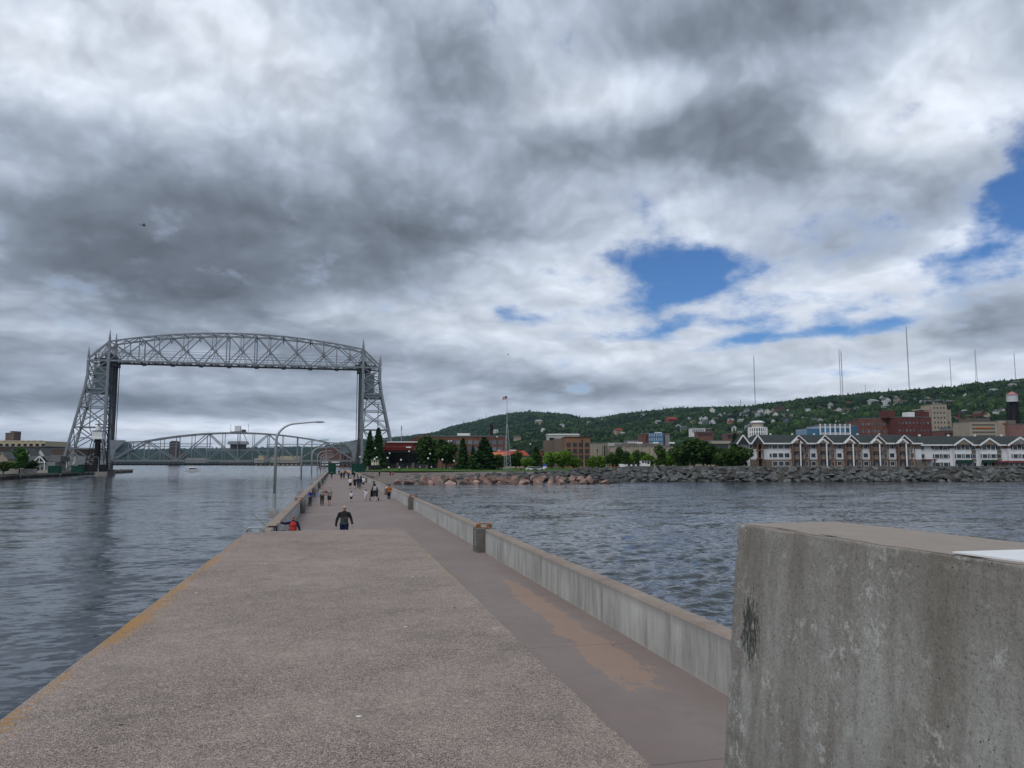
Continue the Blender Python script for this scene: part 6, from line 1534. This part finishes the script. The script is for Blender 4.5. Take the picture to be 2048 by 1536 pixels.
#==PART3==
# ------------------------------------------------------------------ people
def capsule(mb, p, q, ra, rb, seg=12):
    p, q = Vector(p), Vector(q); d = q-p
    if d.length < 1e-5: mb.ball(p, ra, seg, 8); return
    mb.ball(p, ra, seg, 8); mb.ball(q, rb, seg, 8); mb.tube([p, q], [ra, rb], seg)
def remesh(mb, name, m, voxel, smooth=4):
    me = bpy.data.meshes.new(name); me.from_pydata(mb.v, [], mb.f)
    bm = bmesh.new(); bm.from_mesh(me)
    bmesh.ops.recalc_face_normals(bm, faces=bm.faces); bm.to_mesh(me); bm.free()
    o = bpy.data.objects.new('tmp', me); C.objects.link(o)
    md = o.modifiers.new('r', 'REMESH'); md.mode = 'VOXEL'; md.voxel_size = voxel
    ms = o.modifiers.new('s', 'SMOOTH'); ms.iterations = smooth; ms.factor = .5
    dg = bpy.context.evaluated_depsgraph_get(); out = bpy.data.meshes.new_from_object(o.evaluated_get(dg)); out.name = name
    bpy.data.objects.remove(o); out.materials.clear(); out.materials.append(m); out.shade_smooth(); return out
SKIN = mat('skin', (.50, .32, .24), .6, .05, 4.)
HAIR = {'black': mat('black_hair', (.01, .009, .009), .6), 'brown': mat('brown_hair', (.05, .025, .015), .6), 'red': mat('red_brown_hair', (.13, .035, .02), .6), 'blond': mat('blond_hair', (.35, .24, .12), .6)}
def cloth(c, nm):
    return mat('cloth_'+nm, c, .9, .14, 9.)
CL = dict(black=(.012, .012, .014), navy=(.013, .017, .05), white=(.62, .62, .66), grey=(.28, .29, .29), orange=(.36, .11, .03), jeans=(.07, .11, .17), olive=(.05, .05, .03), blue=(.03, .04, .22), paleblue=(.24, .30, .55), red=(.50, .05, .045), brown=(.15, .07, .04), green=(.02, .045, .035), darkgrey=(.05, .05, .055), teal=(.10, .19, .24), pink=(.5, .22, .22), yellow=(.45, .36, .08))
def person(px, D, H, label, top, bottom, face=0., pose='walk', phase=1., hair='brown', sleeves=1., legs=1., skirt=False, hat=None, glasses=False, near=False, shoes='black', z0=0., bulk=1., arms=None, group=None, xy=None, bald=False):
    """body in metres, feet at the origin, facing -Y before rotation; face = turn about Z"""
    x, y = xy if xy else xyD(px, D)
    h = H; vx = .0085 if near else (.014 if D < 100 else .022)
    hipx, shx = .052*h, .108*h*bulk
    st = {'walk': .10*h*phase, 'stand': .015*h*phase, 'sit': 0}[pose]
    if pose == 'sit':
        hz = .29*h; dz = hz-.52*h
    else: hz = .52*h; dz = 0
    J = {}
    for s in (-1, 1):
        J['hip', s] = (s*hipx, 0, hz); J['sh', s] = (s*shx*.97, 0, .785*h+dz)
        if pose == 'sit': J['knee', s] = (s*(hipx+.02*h), -.25*h, hz-.0); J['ank', s] = (s*(hipx+.02*h), -.24*h, .045*h)
        else:
            a = st*s; lift = max(0, a)*.35 if False else 0
            J['knee', s] = (s*hipx*1.02, -.55*a-abs(a)*.15, .285*h+abs(a)*.02); J['ank', s] = (s*hipx*.95, -a*1.05+(.03*h if a < 0 else 0), .043*h+(.03*h*(-a/(.1*h)) if a < 0 else 0))
        b = -st*s
        J['elb', s] = (s*(shx+.035*h), -.25*b+.02*h, .635*h+dz); J['wr', s] = (s*(shx+.045*h), -.75*b-.02*h, .490*h+dz)
    for k_, v_ in (arms or {}).items(): J[k_] = tuple(c*h for c in v_)
    neck, head = (0, .0, .845*h+dz), (0, -.012*h, .925*h+dz)
    def torso(mb, g=0.):
        mb.ball((0, 0, .735*h+dz), (.098*h*bulk+g, .066*h*bulk+g, .105*h+g)); mb.ball((0, 0, .62*h+dz), (.083*h*bulk+g, .060*h*bulk+g, .10*h+g)); mb.ball((0, .006*h, .545*h+dz), (.092*h*bulk+g, .066*h*bulk+g, .06*h+g))
        for s in (-1, 1): capsule(mb, (0, 0, .805*h+dz), J['sh', s], .038*h+g, .034*h+g)
        capsule(mb, (0, 0, .80*h+dz), neck, .046*h+g, .034*h+g*.6)
    def arm(mb, s, g=0., upto=1.):
        a, b, c = (Vector(J[k, s]) for k in ('sh', 'elb', 'wr'))
        capsule(mb, a, b, .034*h+g, .026*h+g)
        if upto > .5: e = b.lerp(c, min(1, (upto-.5)*2)); capsule(mb, b, e, .026*h+g, .019*h+g)
    def leg(mb, s, g=0., upto=1.):
        a, b, c = (Vector(J[k, s]) for k in ('hip', 'knee', 'ank'))
        t = min(1, upto*2); capsule(mb, a, a.lerp(b, t), .054*h+g, (.054-(.018)*t)*h+g)
        if upto > .5: t = (upto-.5)*2; capsule(mb, b, b.lerp(c, t), .036*h+g, (.036-.014*t)*h+g)
    body = MB(); torso(body)
    hs = 1.07 if h > 1.45 else 1.25
    body.ball(head, (.045*h*hs, .055*h*hs, .064*h*hs), 16, 12); body.ball((0, -.018*h, .893*h+dz), (.033*h, .040*h, .038*h), 12, 8)
    body.ball((0, -.062*h, .918*h+dz), (.008*h, .012*h, .014*h), 8, 6)
    for s in (-1, 1): body.ball((s*.044*h, 0, .922*h+dz), (.006*h, .012*h, .018*h), 8, 6)
    capsule(body, neck, (0, -.005*h, .89*h+dz), .033*h, .031*h)
    for s in (-1, 1):
        arm(body, s); leg(body, s)
        w = Vector(J['wr', s]); d = (w-Vector(J['elb', s])).normalized(); side = d.cross(Vector((s, 0, 0))).normalized()
        fwd = side if side.y < 0 else -side
        nrm = d.cross(fwd).normalized(); palm = w+d*.045*h
        capsule(body, w, palm, .016*h, .017*h); capsule(body, w+d*.02*h+fwd*.012*h, palm+fwd*.015*h, .011*h, .010*h); capsule(body, w+d*.02*h-fwd*.012*h, palm-fwd*.015*h, .010*h, .009*h)
        inn = Vector((-s, 0, 0))
        for i, L in enumerate((.040, .046, .043, .033)):
            o_ = fwd*(.019-.0125*i)*h; k0 = palm+o_; k1 = k0+(d*.6+inn*.12)*L*h*.95; k2 = k1+(d*.35+inn*.38)*L*h*.75
            capsule(body, k0, k1, .0062*h, .0056*h, 8); capsule(body, k1, k2, .0056*h, .0046*h, 8)
        t0 = w+d*.018*h+fwd*.016*h; t1 = t0+(fwd*.7+d*.7)*.024*h; capsule(body, t0, t1, .0075*h, .0065*h, 8); capsule(body, t1, t1+(d*.9+inn*.3)*.02*h, .0065*h, .005*h, 8)
        a = Vector(J['ank', s]); body.ball((a.x, a.y-.035*h, max(.018*h, a.z-.025*h)), (.024*h, .062*h, .018*h), 10, 6)
    root = link_mesh(remesh(body, 'person', SKIN, vx), 'person', None, (x, y, z0), face); tag(root, label, 'person', group)
    tm, bmt = cloth(CL[top], top), cloth(CL[bottom], bottom)
    t = MB(); torso(t, .008*h)
    t.ball((0, 0, .53*h+dz), (.098*h*bulk+.008, .074*h*bulk, .045*h))
    for s in (-1, 1): arm(t, s, .009*h, .5*sleeves if sleeves < 1 else .97)
    shirt = remesh(t, 'shirt', tm, vx)
    # open the neckline: drop faces above the collar
    so_ = link_mesh(shirt, 'shirt', root)
    b = MB(); b.ball((0, .004*h, .535*h+dz), (.094*h*bulk, .068*h*bulk, .055*h))
    if skirt: b.lathe([(.088*h, .555*h+dz), (.105*h, .48*h+dz), (.125*h, .37*h+dz)], 16)
    for s in (-1, 1): leg(b, s, .011*h, .92 if legs >= 1 else legs)
    if pose == 'sit' : pass
    link_mesh(remesh(b, 'skirt' if skirt else ('trousers' if legs >= 1 else 'shorts'), bmt, vx), 'skirt' if skirt else ('trousers' if legs >= 1 else 'shorts'), root)
    for s in (-1, 1):
        a = Vector(J['ank', s]); q = MB(); zf = max(.022*h, a.z-.02*h); q.ball((a.x, a.y-.034*h, zf), (.029*h, .070*h, .022*h), 10, 7); q.box(a.x-.026*h, a.x+.026*h, a.y-.098*h, a.y+.028*h, zf-.022*h, zf-.008*h)
        link_mesh(q.mesh('shoe', cloth(CL[shoes], shoes), True), 'shoe', root)
    if not bald and not hat:
        q = MB(); q.ball((0, .010*h, .940*h+dz), (.052*h*hs, .058*h*hs, .060*h*hs), 14, 10)
        if hair in ('red',) or 'long' in label: q.ball((0, .03*h, .90*h+dz), (.048*h, .035*h, .065*h), 12, 8)
        # face opening kept clear: shift the cap back
        me_ = q.mesh('hair', HAIR[hair], True); o = link_mesh(me_, 'hair', root, (0, .010*h, .006*h))
    if hat:
        q = MB().ball((0, 0, .955*h+dz), (.050*h, .060*h, .040*h), 14, 8); q.box(-.035*h, .035*h, -.105*h, -.04*h, .945*h+dz, .952*h+dz); link_mesh(q.mesh('cap', cloth(CL[hat], hat), True), 'cap', root)
    if glasses:
        q = MB()
        for s in (-1, 1): q.ball((s*.019*h, -.068*h, .929*h+dz), (.017*h, .009*h, .012*h), 10, 6).bar((s*.036*h, -.058*h, .931*h+dz), (s*.045*h, 0, .93*h+dz), .003*h)
        q.bar((-.01*h, -.072*h, .932*h+dz), (.01*h, -.072*h, .932*h+dz), .004*h); link_mesh(q.mesh('sunglasses', black_paint, True), 'sunglasses', root)
    return root
PI = math.pi
# the man walking towards the camera
man = person(691, 35.9, 1.80, 'bald man in sunglasses and a black and dark green pullover walking towards the camera', 'black', 'navy', 0., 'walk', .6, glasses=True, near=True, bulk=1.12, bald=True,
             arms={('elb', -1): (-.185, .01, .63), ('wr', -1): (-.205, .0, .475), ('elb', 1): (.175, .02, .65), ('wr', 1): (.205, -.07, .52)})
m, q, b = newmat('two_tone_pullover'); tc = q.n('ShaderNodeTexCoord').outputs['Object']; xx, yy, zz = q.sep(tc)
pan = q.m('MULTIPLY', q.m('MULTIPLY', q.m('LESS_THAN', zz, 1.30), q.m('GREATER_THAN', zz, .90)), q.m('LESS_THAN', q.m('ABSOLUTE', xx), q.lin(zz, .9, 1.3, .21, .155)))
q.put(b.inputs['Base Color'], q.mix(pan, (.010, .010, .012), (.030, .048, .044))); b.inputs['Roughness'].default_value = .9
for ch in man.children:
    if ch.name.startswith('shirt'): ch.data.materials[0] = m
MB().box(.03, .115, -.165, -.135, 1.17, 1.30).build('chest_pocket', cloth((.13, .055, .045), 'rust_pocket'), man)
MB().lathe([(.068, 1.475), (.058, 1.53)], 14).build('collar', cloth(CL['brown'], 'collar'), man)
# seated angler in a red vest
ang = person(590, 36.2, 1.64, 'seated person in a red vest with navy sleeves, one arm on the canal side wall', 'navy', 'darkgrey', 0., 'sit', hat='brown', glasses=True, near=True,
             arms={('elb', -1): (-.215, -.05, .545), ('wr', -1): (-.335, -.09, .575), ('elb', 1): (.165, -.03, .42), ('wr', 1): (.19, -.10, .33)}, z0=.06)
dz = (.29-.52)*1.64; vst = MB(); vst.ball((0, 0, .735*1.64+dz), (.184, .130, .188)); vst.ball((0, 0, .62*1.64+dz), (.160, .120, .178)); vst.ball((0, .01, .55*1.64+dz), (.17, .125, .09))
link_mesh(remesh(vst, 'red_vest', cloth(CL['red'], 'red'), .01), 'red_vest', ang)
r = empty('folding_stool', (ang.location.x, ang.location.y+.02, 0), 0, 'small folding stool under the seated person in the red vest', 'stool'); MB().box(-.2, .2, -.17, .17, .46, .49).build('seat', cloth(CL['darkgrey'], 'darkgrey'), r)
for s in (-1, 1): MB().bar((-.18, s*.15, 0), (.18, s*.15, .46), .025).bar((.18, s*.15, 0), (-.18, s*.15, .46), .025).build('leg', galv, r)
r = empty('tackle_bag', (-2.22, 36.0, 0), 0, 'dark teal upright bag against the canal side wall beside the seated person', 'bag'); MB().box(-.13, .16, -.15, .15, .01, .68).build('body', cloth((.012, .035, .04), 'dark_teal'), r, bevel=.03); MB().tube([(-.08, 0, .67), (-.06, 0, .76), (.08, 0, .76), (.1, 0, .67)], .014, 6).build('handle', black_paint, r)
r = empty('jacket', (-2.50, 35.55, WH), 0, 'dark jacket hung over the canal side wall beside the seated person', 'jacket'); MB().box(-.30, .05, -.2, .2, .005, .045).box(.03, .075, -.22, .2, -.42, .045).build('cloth', cloth((.03, .03, .028), 'jacket'), r, bevel=.02)
fr_ = empty('fishing_rod', (-2.95, 35.6, .96), 0, 'thin pale green fishing rod leaning out over the canal at the first street lamp', 'fishing rod'); MB().tube([(.1, 0, 0), (-.42, -1.0, .62), (-.55, -1.3, 1.05)], [.016, .010, .005], 6).build('rod', mat('pale_green_rod', (.42, .50, .20), .5), fr_)
grp = 'people walking on the pier'
person(618, 69.5, 1.38, 'boy in a blue shirt standing at the canal side wall', 'blue', 'darkgrey', .6, 'stand', 1, 'brown', .5, arms={('elb', -1): (-.17, -.08, .66), ('wr', -1): (-.16, -.19, .62), ('elb', 1): (.17, -.08, .66), ('wr', 1): (.10, -.2, .64)}, xy=(-2.12, 71.2))
wm = person(646, 69.4, 1.66, 'woman with red hair in a grey top and olive trousers holding a toddler', 'grey', 'olive', .15, 'stand', 1.5, 'red', .5, arms={('elb', 1): (.15, -.08, .66), ('wr', 1): (.16, -.17, .70), ('elb', -1): (-.15, -.06, .65), ('wr', -1): (.02, -.17, .64)})
person(655, 69.1, .86, 'toddler in reddish brown clothes held at the hip of the red haired woman', 'brown', 'pink', .2, 'sit', 1, 'brown', .5, z0=.78, shoes='white', xy=(wm.location.x+.30, wm.location.y-.16))
r = empty('shoulder_bag', (wm.location.x-.27, wm.location.y+.02, .86), 0, 'pale blue bag hanging at the side of the red haired woman', 'bag'); MB().box(-.09, .07, -.13, .13, -.10, .28).build('body', cloth(CL['paleblue'], 'paleblue'), r, bevel=.03); MB().tube([(0, 0, .27), (.1, 0, .52), (.16, 0, .54)], .012, 6).build('strap', black_paint, r)
person(660.5, 69.6, 1.60, 'person in a light grey T-shirt and dark shorts beside the woman with the toddler', 'grey', 'darkgrey', .1, 'stand', 1.2, 'brown', .5, .42, shoes='brown')
person(704, 75.7, 1.02, 'small boy in a white T-shirt and navy shorts running away', 'white', 'navy', PI, 'walk', 1, 'black', .5, .5)
person(732.5, 78.6, 1.10, 'small child all in white with one arm raised', 'white', 'white', PI-.2, 'walk', -1, 'black', .5, .5, arms={('elb', 1): (.16, 0, .92), ('wr', 1): (.15, 0, 1.06)})
pusher = person(750.5, 78.0, 1.70, 'person with long black hair and a grey backpack pushing a stroller away', 'black', 'darkgrey', PI, 'walk', .6, 'black', 1., .45, shoes='white', arms={('elb', -1): (-.15, -.08, .66), ('wr', -1): (-.13, -.22, .60), ('elb', 1): (.15, -.08, .66), ('wr', 1): (.13, -.22, .60)})
bx, by = pusher.location.x, pusher.location.y
r = empty('backpack', (bx, by-.23, 1.02), 0, 'light grey backpack worn by the person pushing the stroller', 'backpack'); MB().box(-.15, .15, -.10, .09, 0, .42).build('body', cloth((.42, .43, .45), 'pale_grey'), r, bevel=.05); MB().box(-.10, .10, -.13, -.10, .03, .2).build('pocket', cloth(CL['grey'], 'grey'), r, bevel=.01)
r = empty('stroller', (bx, by+.62, 0), 0, 'black wide stroller pushed along the walkway', 'stroller')
MB().box(-.36, .36, -.1, .45, .38, .46).box(-.36, .36, .38, .45, .46, .95).build('seat', cloth(CL['black'], 'black'), r, bevel=.02); MB().tube([(-.36, -.05, .95), (0, -.2, 1.02), (.36, -.05, .95)], .02, 6).build('handle', black_paint, r)
hd = MB()
for k in range(5): t = k*.35; hd.box(-.37, .37, .40-.36*math.sin(t)*1.2-.06, .40-.36*math.sin(t)*1.2+.06, .9+.14*math.cos(t)-.0, .93+.14*math.cos(t))
hd.build('hood', cloth(CL['black'], 'black'), r)
for s in (-1, 1):
    MB().bar((s*.38, -.05, .95), (s*.38, .55, .15), .03).bar((s*.38, .5, .42), (s*.38, -.2, .15), .03).build('frame', black_paint, r)
    for y_ in (-.22, .6): MB().tube([(s*.40, y_, .14), (s*.45, y_, .14)], .14, 16).build('wheel', mat('brown_tyre', (.05, .03, .022), .8), r)
wo_ = person(779, 78.8, 1.62, 'woman in an orange top, navy leggings and white shoes walking by the lake side wall', 'orange', 'navy', PI, 'stand', 1.2, 'brown', .6, bulk=1.12, shoes='white', arms={('elb', 1): (.16, -.07, .68), ('wr', 1): (.12, -.16, .72)})
person(773.5, 78.5, .80, 'baby in white carried on the shoulder of the woman in orange', 'white', 'grey', PI-.6, 'sit', 1, 'brown', .7, z0=.92, xy=(wo_.location.x-.26, wo_.location.y+.10))
person(701.5, 114.4, 1.68, 'woman in a white top and black skirt walking away in the middle distance', 'white', 'black', PI, 'walk', .6, 'brown', .4, .45, skirt=True)
person(710.5, 114.4, 1.66, 'woman in a black top and black shorts with bare legs walking away', 'black', 'black', PI, 'walk', -.6, 'blond', .5, .42)
person(717, 118, 1.74, 'person in a navy hoodie partly behind the man in jeans', 'navy', 'darkgrey', PI, 'walk', .5, 'black')
person(721.5, 114.4, 1.76, 'man in a navy top and blue jeans walking away', 'navy', 'jeans', PI, 'walk', .5, 'black')
person(727.5, 120, 1.70, 'person in a white top and brown shorts walking by the wall', 'white', 'brown', PI, 'walk', -.6, 'black', .5, .45)
for i, (px, D, H, t_, b_2, fc, lab, ht) in enumerate([(683, 185, 1.78, 'black', 'black', PI, 'person all in black in the far group', None), (688.5, 188, 1.78, 'navy', 'olive', 0, 'person in navy and olive right of the one in black', None), (692.5, 184, 1.62, 'paleblue', 'white', PI, 'person in a pale blue shirt in the far group', None),
        (697.5, 186, 1.66, 'darkgrey', 'black', 0, 'person in dark grey right of the pale blue shirt', None), (709, 190, 1.8, 'black', 'darkgrey', PI, 'person in black with a pale hat near the green screen', 'white'), (664, 190, 1.72, 'black', 'jeans', 0, 'person in black top and light jeans near the left green screen', None),
        (651, 200, 1.7, 'white', 'darkgrey', PI/2, 'person in a white shirt leaning on the canal side wall', None), (678.5, 250, 1.75, 'black', 'darkgrey', 0, 'dark dressed person in the gap between the green screens', None), (685.5, 225, 1.75, 'yellow', 'olive', 0, 'person in a yellow shirt and pale cap in the far crowd', 'white'),
        (690.5, 228, 1.78, 'olive', 'darkgrey', PI, 'person in olive in the far crowd', None), (693.5, 240, 1.7, 'red', 'black', 0, 'person in red at the back of the far crowd', None), (697.5, 232, 1.78, 'yellow', 'brown', 0, 'person in a pale yellow top by the right green screen', None), (689, 262, 1.7, 'pink', 'navy', 0, 'person in pink far back in the crowd', None),
        (695.5, 268, 1.8, 'white', 'navy', PI, 'person in a white shirt far back in the crowd', None), (699.5, 245, 1.75, 'white', 'grey', 0, 'person in white next to the right green screen', None)]):
    person(px, D, H, lab, t_, b_2, fc, 'stand' if i > 5 else 'walk', .6, ['black', 'brown', 'blond'][i % 3], .6, 1. if i != 2 else .45, hat=ht, group=grp)
for i, (px, D, z0_, t_, b_2, lab) in enumerate([(786, 240, -.1, 'red', 'black', 'person in red sitting on the rubble beach'), (781, 238, -.2, 'darkgrey', 'black', 'person in grey beside the one in red on the beach'), (735.5, 262, 1.25, 'grey', 'grey', 'person in pale grey on the lawn behind the green screen'), (799, 262, 1.25, 'white', 'black', 'person in white top on the lawn before the museum'),
        (815, 300, 1.3, 'pink', 'grey', 'person in pink standing before the museum ground floor'), (823, 300, 1.3, 'brown', 'brown', 'person in brown before the museum'), (840, 302, 1.3, 'white', 'jeans', 'person in white before the right museum wall'), (863, 296, 1.3, 'white', 'darkgrey', 'person in white under the large museum tree'),
        (1455, 243, 2.3, 'white', 'olive', 'left person in white standing on top of the rock wall by the trees'), (1464, 243, 2.3, 'paleblue', 'grey', 'right person in pale blue on top of the rock wall by the trees'), (1222, 240, 2.2, 'orange', 'pink', 'person in orange sitting on top of the rock wall, left one'), (1229, 240, 2.2, 'brown', 'red', 'person in brown sitting on top of the rock wall, right one'),
        (1380, 240, 2.3, 'brown', 'grey', 'person in brown on the rock wall below the dark trees'), (1683, 242, 2.3, 'red', 'white', 'person in red and white before the third hotel bay'), (759, 236, -.2, 'navy', 'navy', 'person in navy near the pier end of the beach'), (1042, 262, 1.3, 'pink', 'black', 'person in pink by the pair of globe lamps')]):
    person(px, D, 1.7, lab, t_, b_2, 0, 'sit' if 'sitting' in lab else 'stand', 1, 'brown', .6, z0=z0_, group='people on the shore')
# a few parked cars beyond the grass
def car(px, D, col, lab, rz=0.):
    x, y = xyD(px, D); r = empty('parked_car', (x, y, 1.3), -TH+rz, lab, 'car', 'cars parked behind the lawn'); pm = mat('car_paint_'+'_'.join(lab.split()[:1]), col, .3, .02)
    MB().prism([(-2.2, .3), (2.2, .3), (2.25, .75), (1.5, .9), (.9, 1.4), (-1.2, 1.42), (-1.9, .95), (-2.25, .85)], -.85, .85).build('body', pm, r, bevel=.04)
    MB().prism([(1.32, .93), (.83, 1.33), (-1.12, 1.35), (-1.65, .95)], -.87, .87).build('side_window', dkw, r)
    for sx in (-1.35, 1.35):
        for sy in (-.78, .78): MB().tube([(sx, sy-.1, .33), (sx, sy+.1, .33)], .33, 14).build('wheel', black_paint, r)
for i, (px, D, c, lab) in enumerate([(911, 300, (.5, .5, .5), 'silver car parked left of the narrow spruce'), (931, 302, (.6, .6, .6), 'white car parked under the narrow spruce'), (955, 300, (.03, .03, .03), 'black car parked between the spruces'), (999, 298, (.4, .42, .42), 'grey car parked right of the broad spruce'), (1064, 272, (.6, .6, .62), 'bright car parked behind the rocks by the blue sign'), (1076, 272, (.45, .46, .5), 'pale car parked second behind the rocks by the blue sign'),
        (1438, 262, (.62, .62, .62), 'ivory car behind the rock wall by the trees'), (942, 298, (.2, .03, .03), 'red car parked under the short spruce'), (981, 300, (.03, .05, .12), 'blue car parked under the broad spruce')]): car(px, D, c, lab)

# ------------------------------------------------------------------ haze
hz = MB().box(-13000, 13000, -900, 14000, -4.5-1.6, 420)
hm = bpy.data.materials.new('haze'); hm.use_nodes = True; nt = hm.node_tree; nt.nodes.clear()
vol = nt.nodes.new('ShaderNodeVolumePrincipled'); vol.inputs['Color'].default_value = (.50, .72, 1, 1); vol.inputs['Density'].default_value = 2.6e-5; vol.inputs['Anisotropy'].default_value = .2
ou = nt.nodes.new('ShaderNodeOutputMaterial'); nt.links.new(vol.outputs[0], ou.inputs['Volume'])
h = hz.build('haze', hm); tag(h, 'thin air haze over the lake and city', None, None, 'stuff')
